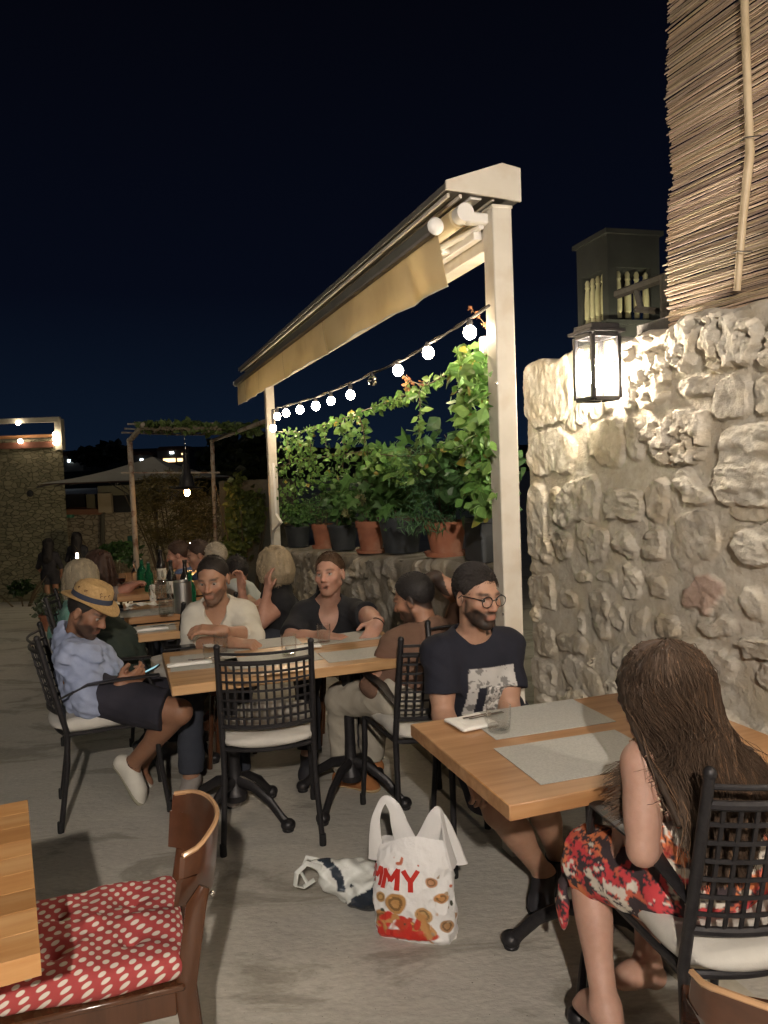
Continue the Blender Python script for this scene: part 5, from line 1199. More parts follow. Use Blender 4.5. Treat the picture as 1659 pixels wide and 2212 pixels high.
for i, (x0, y0, x1, y1) in enumerate([(275, 916, 470, 914), (268, 926, 480, 930), (262, 934, 500, 938), (290, 912, 560, 920)]):
    MB().tube([P(x0, y0, 9.9+i*.3)-o, P((x0+x1)/2, (y0+y1)/2+3, 10.1+i*.3)-o, P(x1, y1, 10.2+i*.3)-o], .012, 6).build('lath', M_pipe, pg)
mt_ = MB()
for q in range(60):
    x0 = 305+q*2.9; mt_.tube([P(x0, 926+rng.normal(0, 2), 9.5)-o, P(x0+10, 934+rng.normal(0, 2), 11)-o], .016, 5)
mt_.build('reed_mat', mat('old_reed', (.17, .14, .09), (.10, .085, .055), rough=.9, scale=9), pg)
c = []; 
for q in range(1100):
    x = rng.uniform(303, 560); yy = 914+ (2 if x < 440 else 6)+abs(rng.normal(0, 5.5)); c.append(P(x, yy, rng.uniform(9.5, 10.8))-o)
leaves(np.array(c), rng.uniform(.05, .11, len(c)), gcol(len(c), (.15, .21, .07), .4, 3), 'leaf', .2, (0, -.5, .6), 77).build('vine_leaves', M_leaf, pg, smooth=False)
# ---- pendant lamp
lp = P(404, 1056, 9.8); le = empty('pendant_lamp', 'lit pendant lamp with dark body, flat rim and orange bulb hanging from a chain', 'pendant lamp', lp, 0, 'dark pendant lamps')
def pend(le, top):
    MB().lathe([(.035, .005), (.185, -.004), (.19, .0), (.185, .006), (.10, .03), (.085, .09), (.08, .15), (.055, .19), (.045, .30), (.03, .33), (.03, .45), (.012, .47)], n=24).build('shade', M_iron, le)
    MB().lathe([(.14, -.006), (.188, -.006), (.19, .0)], n=24).build('rim', mat('brass_rim', (.45, .33, .18), rough=.35, metal=.8), le)
    ck = MB(); z = .47; i = 0
    while z < top:
        ck.sphere((0, 0, z+.016), (.011 if i % 2 else .004, .004 if i % 2 else .011, .017), 6, 5); z += .028; i += 1
    ck.build('chain', M_steel, le)
    MB().sphere((0, 0, -.045), (.036, .036, .05), 14, 10).build('bulb', M_bulbo, le); MB().tube([(0, 0, .0), (0, 0, .06)], .02, 8).build('socket', M_black, le)
pend(le, P(404, 938, 9.8)[2]-lp[2])

le_assumed = empty('pendant_lamp', 'lit pendant lamp above the tables behind the camera', 'pendant lamp', (.12, -1.7, 2.75), 0, 'dark pendant lamps'); pend(le_assumed, 1.2)  # assumed lamp out of view, very strong, lighting the foreground from behind
for ch in le_assumed.children:
    if ch.name.startswith('bulb'): ch.data.materials[0] = mat('lit_bulb_near', (1, .8, .6), emit=(1, .88, .76), estr=2900)

gl = empty('facade_fill_lamp', 'low garden lamp hidden behind the olive tree, lighting the pale house', 'garden lamp', (P(415, 1130, 15.5)[0], 15.5, float(gz(0, 15.5))))  # lamp added behind the tree, unseen, to brighten the pale facade
MB().tube([(0, 0, 0), (0, 0, 1.0)], .03, 8).build('pole', M_iron, gl); MB().lathe([(.16, 1.22), (.18, 1.2), (.001, 1.3)], n=14).build('cap', M_iron, gl)
MB().sphere((0, 0, 1.1), .07).build('bulb', mat('facade_fill_bulb', (1, .85, .6), emit=(1, .78, .5), estr=200), gl)

# =====================================================================  PEOPLE
M_skin = mat('skin', (1, 1, 1), (.93, .90, .88), rough=.52, scale=60, vcol=True, sss=.12, bump=.0006, bscale=300)
M_eyew = mat('eye_white', (.36, .32, .29), rough=.3); M_iris = mat('iris', (.035, .018, .01), rough=.15)
M_hair = mat('hair', (1, 1, 1), (.8, .8, .8), rough=.68, scale=90, vcol=True)
M_cloth = {}
def cloth(name, c1, c2, rough=.9, bump=.0012, bscale=90, **k): return mat('cloth_'+name, c1, c2, rough=rough, bump=bump, bscale=bscale, scale=k.pop('scale', 9), **k)
def frame3(f, u):
    f = nrm(f); u = V3(u); r = nrm(np.cross(f, u)); u = np.cross(r, f); return np.array([r, f, u])   # rows: right, forward, up
def seated(H, f, s=1.0, arm='table', lean=.10):
    """a default sitting pose from the head position and a horizontal facing"""
    f = nrm(V3(f[0], f[1], 0)); r = V3(f[1], -f[0], 0); H = V3(H); J = {'H': H, 'f': f, 'u': Z}
    J['N'] = H-Z*.155*s-f*.045*s; MS = J['N']-Z*.055*s-f*.005; J['SR'] = MS+r*.155*s; J['SL'] = MS-r*.155*s
    MP = MS-f*lean; MP[2] = .56; MP = V3(MP); J['HR'] = MP+r*.095; J['HL'] = MP-r*.095
    for q, sg in (('R', 1), ('L', -1)):
        J['K'+q] = MP+r*sg*.12+f*.42; J['K'+q][2] = .50; J['A'+q] = J['K'+q]+f*.02; J['A'+q][2] = .09; J['T'+q] = J['A'+q]+f*.15; J['T'+q][2] = .03
        S_ = J['S'+q]; J['E'+q] = S_-Z*.24*s+f*.10+r*sg*.03; J['W'+q] = J['E'+q]+f*.21-r*sg*.08+Z*.03
    return J
def fin_hands(J):
    for q in 'RL':
        d = nrm(J['W'+q]-J['E'+q]); J.setdefault('hd'+q, d); J.setdefault('hn'+q, -Z); J.setdefault('curl'+q, .5)
def torso(s, J, inf=0.0, b=1.0, fem=False, pl=(), k=.05):
    SL, SR, HL, HR = J['SL'], J['SR'], J['HL'], J['HR']; MS = (SL+SR)/2; MP = (HL+HR)/2; up = nrm(MS-MP); Ln = np.linalg.norm(MS-MP)
    A = frame3(np.cross(up, nrm(SR-SL)), up); Hx = frame3(np.cross(up, nrm(HR-HL)), up)
    sw = np.linalg.norm(SR-SL)/2
    bk = J.get('B', MP*.5+MS*.5-A[1]*.01)
    s.ell(MS-up*.095-A[1]*.0, V3((sw+.025)*b, .108*b, .15)+inf, A, k=.03, pl=pl)
    s.ell(bk-up*.03, V3(.142*b*(.88 if fem else 1), .105*b, max(.13, Ln*.36))+inf, A, k=k, pl=pl)
    s.ell(MP+up*.03, V3(.160*b, .118*b, .12)+inf, Hx, k=k, pl=pl)
    for S_ in (SL, SR):
        s.cone(J['N']-up*.005-A[1]*.012, S_*.86+MS*.14+up*.012, .050+inf, .050*b+inf, k=.04, pl=pl)
        s.ell(S_-up*.005, V3(.062, .062, .066)*b+inf, A, k=.03, pl=pl)
    return A, Hx, up, MS, MP
def arm(s, J, q, b=1.0, inf=0.0, k=.018, up_to=2.0, pl=(), forearm=True):
    S_, E_, W_ = J['S'+q], J['E'+q], J['W'+q]
    if up_to <= 1.0:
        e_ = S_+(E_-S_)*up_to; d = nrm(E_-S_); s.cone(S_, e_+d*.05, .054*b+inf, (.054-.010*up_to)*b+inf*1.5, k=k, pl=list(pl)+[(e_, d)])
        return
    s.cone(S_, E_, .053*b+inf, .042*b+inf, k=k, pl=pl); s.ell((S_*.55+E_*.45), V3(.052*b+inf, .05*b+inf, .10), frame3(np.cross(nrm(E_-S_), V3(.3, .5, .2)), nrm(E_-S_)), k=.03, pl=pl)
    fr_ = up_to-1.0; d = nrm(W_-E_); e_ = E_+(W_-E_)*min(fr_, 1.0)
    if fr_ < 1: s.cone(E_, e_+d*.04, .042*b+inf, (.042-.012*fr_)*b+inf, k=k, pl=list(pl)+[(e_, d)])
    else:
        s.cone(E_, W_, .041*b+inf, .027*b+inf, k=k, pl=pl); m_ = E_*.68+W_*.32; s.ell(m_, V3(.043*b+inf, .040*b+inf, .085), frame3(np.cross(d, V3(.3, .5, .2)), d), k=.03, pl=pl)
def hand(s, W_, d, n, side, curl=.5, sc=1.0, k=.006, spread=1.0, thumb=.5):
    d = nrm(d); n = V3(n)-d*np.dot(n, d); n = nrm(n); t = np.cross(d, n)*(1 if side == 'R' else -1); A = np.array([t, d, n])
    s.cone(W_-d*.02, W_+d*.02, .027*sc, .026*sc, k=.015)
    s.rbox(W_+d*.052*sc, V3(.039, .047, .0135)*sc, A, r=.012*sc, k=.012)
    s.ell(W_+d*.035*sc+t*.026*sc+n*.008*sc, V3(.018, .033, .016)*sc, A, k=.012)
    for i, (o, ln) in enumerate(((.030, .072), (.010, .082), (-.0105, .076), (-.030, .060))):
        p = W_+d*.092*sc+t*o*sc*1.02; c = 0; dv = nrm(d+t*o*2.2*spread)
        for ph, f in enumerate((.45, .30, .25)):
            c += curl*(.75 if ph == 0 else 1.0)*(1+.12*i); v = nrm(dv*math.cos(c)+n*math.sin(c)); e_ = p+v*ln*f*sc
            s.cone(p, e_, (.0098-.0010*ph)*sc, (.0090-.0011*ph)*sc, k=.0035 if ph else .008); p = e_
    p = W_+d*.022*sc+t*.034*sc+n*.006*sc; v = nrm(d*.75+t*.75+n*.25); e_ = p+v*.042*sc; s.cone(p, e_, .0125*sc, .0105*sc, k=.008)
    v = nrm(d*.95+t*(.35-.5*thumb)+n*(.2+.5*thumb)); s.cone(e_, e_+v*.034*sc, .0102*sc, .0085*sc, k=.004)
def leg(s, J, q, b=1.0, inf=0.0, k=.02, thigh=1.0, shin=1.0, pl=()):
    H_, K_, A_ = J['H'+q], J['K'+q], J['A'+q]
    d1 = nrm(K_-H_); d2 = nrm(A_-K_)
    if thigh < 1: e_ = H_+(K_-H_)*thigh; s.cone(H_, e_+d1*.06, .084*b+inf, (.084-.024*thigh)*b+inf*1.6, k=k, pl=list(pl)+[(e_, d1)]); return
    s.cone(H_, K_, .084*b+inf, .057*b+inf, k=k, pl=pl)
    if shin <= 0: return
    if shin < 1: e_ = K_+(A_-K_)*shin; s.cone(K_, e_+d2*.05, .056*b+inf, (.056-.014*shin)*b+inf*1.3, k=k, pl=list(pl)+[(e_, d2)]); return
    s.cone(K_, A_, .055*b+inf, .036*b+inf, k=k, pl=pl); A3 = frame3(np.cross(d2, V3(.2, .4, .1)), d2); back = -nrm(np.cross(np.cross(d2, J['T'+q]-A_), d2))*-1
    s.ell(K_*.66+A_*.34-nrm(V3(J['T'+q]-A_))*.018, V3(.048*b+inf, .05*b+inf, .11), A3, k=.03, pl=pl)
def foot(s, J, q, inf=0.0, sc=1.0, k=.015):
    A_, T_ = J['A'+q], J['T'+q]; d = nrm(T_-A_); dn = J.get('dn'+q, -Z); dn = nrm(V3(dn)-d*np.dot(dn, d)*.5); heel = A_+dn*.045*sc-d*.03*sc
    s.cone(A_, heel, .036*sc+inf, .032*sc+inf, k=k); s.cone(heel, T_-d*.04*sc, .030*sc+inf, .033*sc+inf, k=k); s.cone(A_, T_-d*.04*sc, .032*sc+inf, .026*sc+inf, k=.03); s.ell(T_-d*.015*sc, V3(.040, .05, .022)*sc+inf, frame3(d, -dn), k=.02)
def head(s, C, A, sc=1.0, jaw=1.0, mouth=0.0, fem=False):
    """C: middle of the head, A rows right, forward, up"""
    P_ = lambda x, y, z: C+sc*(A.T@V3(x, y, z)); E = lambda c, r, **k: s.ell(P_(*c), V3(r)*sc, A, **k); K = lambda a, b_, ra, rb, **k: s.cone(P_(*a), P_(*b_), ra*sc, rb*sc, **k)
    E((0, -.018, .032), (.074, .093, .086), k=.0); E((0, .028, -.028), (.058*jaw, .060, .080), k=.03)
    K((-.046*jaw, -.002, -.052), (-.018, .058, -.096), .020, .018, k=.02); K((.046*jaw, -.002, -.052), (.018, .058, -.096), .020, .018, k=.02)
    E((0, .070, -.098), (.022, .018, .018), k=.02)
    for q in (-1, 1): E((q*.042, .055, -.018), (.024, .022, .022), k=.02); E((q*.032, .085, .006), (.019, .014, .012), k=.014, sub=True)
    K((-.034, .074, .021), (.034, .074, .021), .0125, .0125, k=.015)
    K((0, .082, .012), (0, .104, -.028), .0085, .0115, k=.010); 
    for q in (-1, 1): E((q*.0115, .094, -.032), (.009, .010, .008), k=.006)
    K((-.02, .082, -.058), (.02, .082, -.058), .0068, .0068, k=.008); K((-.016, .083, -.070-.4*mouth), (.016, .083, -.070-.4*mouth), .0085, .0085, k=.008)
    if mouth > 0: E((0, .090, -.064-.2*mouth), (.017, .018, .004+.35*mouth), k=.004, sub=True)
    else: K((-.021, .0925, -.064), (.021, .0925, -.064), .0026, .0026, k=.004, sub=True)
    for q in (-1, 1):
        E((q*.077, -.012, -.006), (.009, .019, .031), k=.008); E((q*.085, -.006, -.002), (.006, .009, .017), k=.006, sub=True)
    return P_
def hl(v, C, A, sc): return ((v-C)@A.T)/sc
def skin_cols(v, C, A, sc, skin, beard=0.0, hairc=(.02, .015, .012), lips=(.34, .12, .095), shaved=False, brow=1.0, bcol=None, mo=0):
    c = np.tile(np.array(skin), (len(v), 1)); p = hl(v, C, A, sc); x, y, z = p.T; near = (np.abs(x) < .11) & (np.abs(y) < .14) & (np.abs(z) < .16)
    n = fbm(v*60, 3)
    c *= (.88+.26*fbm(v*14, 3))[:, None]
    def mixin(w, col):
        w = np.clip(w, 0, 1)*near; c[:] = c*(1-w[:, None])+np.array(col)[None]*w[:, None]
    red = np.exp(-((np.abs(x)-.040)**2+(z+.028)**2)/.0006)*(y > .03); mixin(red*.25, np.array(skin)*np.array([1.12, .75, .72]))
    red = np.exp(-(x**2+(z+.028)**2)/.0003)*(y > .09); mixin(red*.3, np.array(skin)*np.array([1.12, .75, .72]))
    if beard:
        lo = np.clip((-.030-z-.45*np.clip(.045-y, -.1, .03)*1.0)/.014, 0, 1)*np.clip((y+.012)/.02, 0, 1)*np.clip((z+.128)/.015, 0, 1)
        chk = np.clip((np.abs(x)-.026+(-.046-z)*1.6)/.012, 0, 1); mou = np.exp(-((x/.034)**4+((z+.048)/.010)**4)); side = np.clip((.03-y)/.02, 0, 1)*np.clip((.01-z)/.02, 0, 1)*(np.abs(x) > .045)*np.clip((y+.005)/.012, 0, 1)
        lip = np.exp(-((x/.021)**4+((z+.0645)/.0095)**4)); w = np.maximum(np.maximum(lo*chk, mou*(y > .06)), side)*(1-lip)
        mixin(w*beard*(.95+.35*n), bcol or hairc)
    lip = np.exp(-((x/.022)**4+((z+.065)/.0105)**4))*(y > .075); mixin(lip*.5, lips)
    if mo: mixin(np.exp(-((x/.016)**4+((z+.066+.2*mo)/(.45*mo))**4))*(y > .07)*.95, (.05, .018, .015))
    br = np.exp(-(((np.abs(x)-.033)/.020)**4+((z-.026+.15*(np.abs(x)-.033)**2/.03)/.0062)**4))*(y > .05); mixin(br*.9*brow, hairc)
    ln = np.exp(-(((np.abs(x)-.032)/.016)**4+((z-.011)/.0030)**4))*(y > .06); mixin(ln*.55, (.05, .03, .025))
    un = np.exp(-(((np.abs(x)-.032)/.017)**4+((z+.010)/.008)**4))*(y > .06); mixin(un*.25, np.array(skin)*.55)
    if shaved: 
        w = np.clip((z-.0-np.clip((y+.0)*1.1, -.1, .2))/.012, 0, 1)*np.clip((.062-y+z*.2)/.01, 0, 1); mixin(w*.93, hairc)
    return c
def eyes(par, C, A, sc, org, look=(0, 1, 0), closed=False):
    for q in (-1, 1):
        c = C+sc*(A.T@V3(q*.0315, .0675, .003)); MB().sphere(c, .0125*sc, 14, 10, ax=A).build('eye', M_eyew, par, origin=org)
        d = nrm(A.T@V3(look)); e_ = c+d*.0066*sc; MB().sphere(e_, .0072*sc, 10, 8).build('iris', M_iris, par, origin=org)
def strands(paths, r, cols, taper=.35):
    """paths (n, m, 3) -> one MB of thin three sided tubes"""
    n, m, _ = paths.shape; t = np.gradient(paths, axis=1); t /= np.linalg.norm(t, axis=2, keepdims=True)+1e-9
    a = np.cross(t, np.array([.3, .2, .93])); a /= np.linalg.norm(a, axis=2, keepdims=True)+1e-9; b_ = np.cross(t, a)
    rr = (np.asarray(r).reshape(-1, 1)*np.linspace(1, taper, m)[None])[..., None]
    V_ = np.stack([paths+rr*(math.cos(q)*a+math.sin(q)*b_) for q in (0, 2.094, 4.189)], 2)     # n,m,3,3
    base = (np.arange(n)[:, None]*m+np.arange(m-1)[None])*3; f = []
    for j in range(3): k = (j+1) % 3; f.append(np.stack([base+j, base+k, base+3+k, base+3+j], -1).reshape(-1, 4))
    f = np.concatenate(f); mb = MB(); mb.v = [V_.reshape(-1, 3)]; mb.n = n*m*3; mb.f = f.ravel().tolist(); mb.c = [4]*len(f); mb.usecol = True; mb.col = [np.repeat(np.asarray(cols), m*3, axis=0)]
    return mb
def short_hair(par, org, C, A, sc, col, n=1500, ln=.022, seed=0, vol=.010, hairline=.075, sides=.0, back=-.055, comb=(0, .6, .5), r=.0011, top=1.0, name='hair', fringe=0.0):
    rg = np.random.default_rng(seed); v = rg.normal(size=(n*4, 3)); v /= np.linalg.norm(v, axis=1)[:, None]; rad = np.array([.0765, .0955, .0885]); p = v*rad+np.array([0, -.018, .032])
    x, y, z = p.T; lim = np.where(y > .0, sides+(hairline-sides)*np.clip((y-.005)/.055, 0, 1)**1.2, np.where(y > -.03, sides, sides+(back-sides)*np.clip((-.03-y)/.04, 0, 1)))
    p = p[z > lim+rg.normal(0, .0045, len(z))][:n]; v = (p-np.array([0, -.018, .032]))/rad; v /= np.linalg.norm(v, axis=1)[:, None]
    up = np.clip(p[:, 2:3]/.12, 0, 1); L_ = ln*(.5+.7*up*top)*rg.uniform(.7, 1.2, (len(p), 1)); cb = np.array(comb)[None]*up+np.array([0, -.35, -.8])[None]*(1-up)+rg.normal(0, .13, (len(p), 3)); cb = cb-v*(cb*v).sum(1)[:, None]*.92
    m = 4; pts = []
    for i in range(m): t_ = i/(m-1); pts.append(p+v*(vol*.3+vol*.9*np.sin(t_*1.8)*up+.002)+(v*.10*(1-t_*.6)+cb*(.5+.5*t_))*L_*t_)
    paths = np.stack(pts, 1); W_ = C+sc*(paths@A); cl = np.array(col)[None]*rg.uniform(.6, 1.5, (len(p), 1))
    # cap under the strands
    s = Sdf(C-.16, C+.16, .005); s.ell(C+sc*(A.T@V3(0, -.018, .033)), V3(.0775, .096, .0890)*sc+vol*.25, A, k=0)
    X = np.meshgrid(*s.ax, indexing='ij'); q = (np.stack(X, -1)-C)@A.T/sc; y_, z_ = q[..., 1], q[..., 2]
    lm = np.where(y_ > .0, sides+(hairline-sides)*np.clip((y_-.005)/.055, 0, 1)**1.2, np.where(y_ > -.03, sides, sides+(back-sides)*np.clip((-.03-y_)/.04, 0, 1))); lm = lm+.006+.003*np.sin(q[..., 0]*140)
    s.D = np.maximum(s.D, (lm-z_)*.7).astype(np.float32)
    o = s.build(name, M_hair, par, origin=org, colfn=lambda vv: np.tile(np.array(col), (len(vv), 1))*(.7+.5*fbm(vv*np.array([60, 60, 60]), 3))[:, None])
    strands(W_-org, r*sc, cl).build('hair_strands', M_hair, o)
    return o
def bounds(J, keys=None, m=.17):
    A = np.array([J[k] for k in (keys or [q for q in J if q[0] in 'HNSEWKAT' and np.size(J[q]) == 3 and q not in ('hdR',)])]); return A.min(0)-m, A.max(0)+m
JK = ['H', 'N', 'SL', 'SR', 'EL', 'ER', 'WL', 'WR', 'HL', 'HR', 'KL', 'KR', 'AL', 'AR', 'TL', 'TR']
def person(label, J, vox=.006, b=1.0, fem=False, skin=(.40, .22, .145), hsc=1.0, beard=0, hairc=(.02, .015, .012), shaved=False, jaw=1.0, mouth=0.0, sc_hand=1.0, eye=True, look=(0, 1, 0), group=None, feet=True, bcol=None, brow=1.0, kneck=.025):
    fin_hands(J); org = (J['HL']+J['HR'])/2; org = V3(org[0], org[1], min(J['AL'][2], J['AR'][2])-.07 if J.get('stand') else 0)
    e_ = empty('person', label, 'person', org, 0, group); A = frame3(J['f'], J['u']); C = J['H']
    lo, hi = bounds(J, JK); s = Sdf(lo, hi, vox); torso(s, J, -.004, b, fem)
    for q in 'LR': leg(s, J, q, b); 
    if feet:
        for q in 'LR': foot(s, J, q)
    s2 = Sdf(*bounds(J, ['H', 'N'], .17), vox)
    for q in 'LR': arm(s, J, q, b*(.86 if fem else 1))
    for q in 'LR': hand(s, J['W'+q], J['hd'+q], J['hn'+q], q, J['curl'+q], sc_hand*(.9 if fem else 1))
    # head on its own window so that arms never melt into it
    h = Sdf(C-.19, C+.19, vox); hP = head(h, C, A, hsc, jaw, mouth, fem)
    s.cone(J['N']-Z*.03, C+hsc*(A.T@V3(0, -.022, -.045)), .056*(.9 if fem else b**.5), .053*hsc*(.88 if fem else 1), k=kneck)
    # merge the head field into the body grid by resampling at grid points
    i0 = np.clip(np.round((C-.17-s.lo)/vox).astype(int), 0, s.n); i1 = np.clip(np.round((C+.17-s.lo)/vox).astype(int), 0, s.n); sl = tuple(slice(i0[k], i1[k]) for k in range(3))
    h3 = Sdf([s.ax[k][i0[k]] for k in range(3)], [s.ax[k][i1[k]-1] for k in range(3)], vox); head(h3, C, A, hsc, jaw, mouth, fem)
    sh_ = tuple(min(h3.D.shape[k], s.D[sl].shape[k]) for k in range(3)); sub = s.D[sl][:sh_[0], :sh_[1], :sh_[2]]; hd = h3.D[:sh_[0], :sh_[1], :sh_[2]]
    kk_ = .012; hh_ = np.maximum(kk_-np.abs(sub-hd), 0)/kk_; sub[...] = np.minimum(sub, hd)-hh_*hh_*kk_*.25
    s.build('body', M_skin, e_, origin=org, colfn=lambda v: skin_cols(v, C, A, hsc, skin, beard, hairc, shaved=shaved, bcol=bcol, brow=brow, mo=mouth))
    if eye: eyes(e_, C, A, hsc, org, look)
    return e_, org, A, C
def top(e_, org, J, name, mt, b=1.0, inf=.013, sleeve=.62, neck='crew', vox=.007, hem=None, fem=False, wr=.004, wf=26, colfn=None, seed=1, sl_inf=.012, hemlen=.0, collar=None, neckr=.066, parent=None):
    lo, hi = bounds(J, ['N', 'SL', 'SR', 'EL', 'ER', 'WL', 'WR', 'HL', 'HR'], .21); s = Sdf(lo, hi, vox)
    A, Hx, up, MS, MP = torso(s, J, inf, b, fem)
    if hemlen: 
        for q in 'LR': leg(s, J, q, b, inf+.012, thigh=hemlen)
    else: s.D = s.planes(s.D, np.meshgrid(*s.ax, indexing='ij', sparse=True), [(MP-up*(.02 if hem is None else hem), -up)]).astype(np.float32)
    for q in 'LR':
        sv = sleeve if np.isscalar(sleeve) else sleeve['LR'.index(q)]
        if sv > 0: arm(s, J, q, b*(.9 if fem else 1), sl_inf, up_to=sv, k=.025)
    s.noise(wr, wf, seed); s.noise(wr*.5, wf*2.3, seed+1)
    nd = nrm(J['H']-J['N']); 
    s.cone(J['N']-nd*.045-A[1]*.004, J['N']+nd*.16, neckr, neckr*1.25, k=.006, sub=True)
    if neck == 'v': [s.cone(J['N']+A[1]*(.05+.028*t_)+up*(.012-.080*t_), J['N']+A[1]*.22+up*(.012-.080*t_), .054*(1-t_)+.001, .055*(1-t_)+.001, k=.0, sub=True) for t_ in np.linspace(0, 1, 12)]
    if neck == 'open': [s.cone(J['N']+A[1]*(.03+.04*t_)-up*.08*t_, J['N']+A[1]*.22-up*.08*t_, .038*(1-t_)+.006, .04*(1-t_)+.008, k=.002, sub=True) for t_ in np.linspace(0, 1, 7)]
    if neck == 'scoop': s.cone(J['N']+A[1]*.03, J['N']+A[1]*.10-up*.03, .062, .055, k=.004, sub=True)
    if neck == 'tube': s.D = s.planes(s.D, np.meshgrid(*s.ax, indexing='ij', sparse=True), [(MS-up*.075, up)]).astype(np.float32)
    o = s.build(name, mt, parent or e_, origin=org, colfn=colfn)
    if neck in ('crew', 'v') :
        pass
    return o, (A, up, MS, MP)
def collar_(e_, org, J, mt, A, up, h=.035, r=.064, par=None):
    nd = nrm(J['H']-J['N']); n = 26; pts = []
    fr = frame3(A[1], nd)
    for rr, hh in ((r, -.012), (r*.97, h), (r*1.22, h*.35), (r*1.3, -.004)):
        pts.append([J['N']+fr[0]*math.sin(a)*rr*1.02+fr[1]*(-math.cos(a))*rr*1.05-nd*.01+nd*hh*(1-.35*abs(a/math.pi)**6)-fr[1]*-.008 for a in np.linspace(-2.75, 2.75, n)])
    g = np.array(pts); m = MB().grid(g); m.grid(g[::-1]-0.001*nd); m.build('collar', mt, par or e_, origin=org)
def trousers(e_, org, J, name, mt, b=1.0, inf=.014, shin=.93, thigh=1.0, vox=.008, seed=3, wr=.005, fem=False, stretch=None):
    lo, hi = bounds(J, ['HL', 'HR', 'KL', 'KR', 'AL', 'AR', 'SL', 'SR'], .16); s = Sdf(lo, hi, vox); SL, SR = J['SL'], J['SR']; MS = (SL+SR)/2; MP = (J['HL']+J['HR'])/2; up = nrm(MS-MP)
    Hx = frame3(np.cross(up, nrm(J['HR']-J['HL'])), up); s.ell(MP+up*.02, V3(.162*b, .12*b, .125)+inf*.6, Hx, k=.0, pl=[(MP+up*.09, up)])
    for q in 'LR': leg(s, J, q, b, inf, k=.03, thigh=thigh, shin=shin if thigh >= 1 else 0)
    s.noise(wr, 22, seed); s.noise(wr*.5, 50, seed+1); return s.build(name, mt, e_, origin=org)
def shoes(e_, org, J, name, mt, inf=.007, sole=None, vox=.006, sock=None, qs='LR', up_cut=.0):
    for q in qs:
        A_, T_ = J['A'+q], J['T'+q]; s = Sdf(np.minimum(A_, T_)-.13, np.maximum(A_, T_)+.13, vox); foot(s, J, q, inf)
        d = nrm(T_-A_); dn = nrm(V3(J.get('dn'+q, -Z))); s.D = s.planes(s.D, np.meshgrid(*s.ax, indexing='ij', sparse=True), [(A_-dn*(up_cut+.012), -dn), (A_+dn*.086, dn)]).astype(np.float32)
        o = s.build(name, mt, e_, origin=org)
        if sole is not None:
            s = Sdf(np.minimum(A_, T_)-.13, np.maximum(A_, T_)+.13, vox); foot(s, J, q, inf+.004); s.D = s.planes(s.D, np.meshgrid(*s.ax, indexing='ij', sparse=True), [(A_+dn*.060, -dn), (A_+dn*.088, dn)]).astype(np.float32); s.build('sole', sole, o, origin=org)
        if sock is not None:
            s = Sdf(A_-.1, A_+.1, vox); kd = nrm(J['K'+q]-A_); s.cone(A_, A_+kd*.07, .040, .041, k=0, pl=[(A_+kd*.035, kd)]); s.build('sock', sock, e_, origin=org)
SK1 = (.43, .245, .17); SK2 = (.33, .175, .11); SK3 = (.46, .26, .185); SK4 = (.24, .12, .075)

# ---- 1. man with glasses
J = seated(P(1031, 1288, 2.98), (.1, -1, 0)); J['f'] = nrm((.55, -.83, -.10)); J['u'] = V3(.03, 0, 1)
J.update(N=P(1022, 1372, 3.05), SR=P(952, 1412, 3.0), SL=P(1093, 1398, 3.1), ER=P(957, 1545, 2.93), EL=P(1100, 1530, 3.02), WR=P(1010, 1650, 2.72), WL=P(1085, 1650, 2.75))
MP = V3(.385, 3.17, .55); J.update(HR=MP+V3(-.10, .0, 0), HL=MP+V3(.10, 0, 0), KR=P(1078, 1752, 2.68), KL=P(1165, 1730, 2.72), AR=P(1176, 1888, 2.82), AL=P(1205, 1850, 2.95), TR=P(1166, 1962, 2.70), TL=P(1190, 1920, 2.84))
J['hdR'] = nrm((.3, -.5, -.6)); J['hdL'] = nrm((-.3, -.5, -.6))
e_, org, A, C = person('bearded man with glasses in a navy printed tee shirt at the near table', J, vox=.005, b=.98, skin=(.41, .24, .165), beard=.86, hairc=(.018, .013, .011), look=(.12, .98, -.12), jaw=.96, hsc=.99)
TA = nrm(J['SR']-J['SL']); TUP = nrm((J['SR']+J['SL'])/2-MP); TM = (J['SR']+J['SL'])/2
def printcol(v):
    base = np.tile(np.array([.012, .013, .023]), (len(v), 1)); tx = nrm(V3(-TA[0], -TA[1], 0)); x = (v-TM)@tx; z = (v-TM)[:, 2]; y = (v-TM)@np.cross(tx, Z)
    fr = y > .0; n1 = fbm(v*38, 4); n2 = fbm(v*70+9, 3); hole = (x > -.028) & (x < .006) & (z < -.125); m_ = fr & (x > -.067) & (x < .125) & (z < -.050) & (z > -.32) & ~hole
    lo_ = (z < -.122) & (x >= .0); g = np.where(lo_, np.where(np.abs(n1-.46) < .055, .50, .14)+.25*(n2 > .5), .50-.30*(n1 < .38))
    base[m_] = (g[:, None]*np.array([1, .97, .93]))[m_]; return base
o, (A_, up, MS, MPx) = top(e_, org, J, 'tee_shirt', mat('cloth_tee_print', (1, 1, 1), (.9, .9, .9), rough=.9, vcol=True, bump=.001, bscale=200, scale=20), b=1.0, sleeve=.66, vox=.0046, colfn=printcol, neckr=.068, inf=.014, sl_inf=.017)
trousers(e_, org, J, 'shorts', cloth('navy_shorts', (.02, .02, .03), (.03, .028, .04)), thigh=.86, inf=.018)
shoes(e_, org, J, 'shoe', cloth('black_shoe', (.015, .015, .02), (.03, .03, .035), rough=.6), sole=M_black)
ho = short_hair(e_, org, C, A, .99, (.020, .015, .013), 2600, .020, 5, vol=.008, hairline=.066, sides=.008, comb=(.5, -.5, .12), r=.0013)
gl_ = MB(); f = lambda x, y, z: C+.99*(A.T@V3(x, y, z))
glo = link('glasses', None, e_); glo.location = (0, 0, 0)
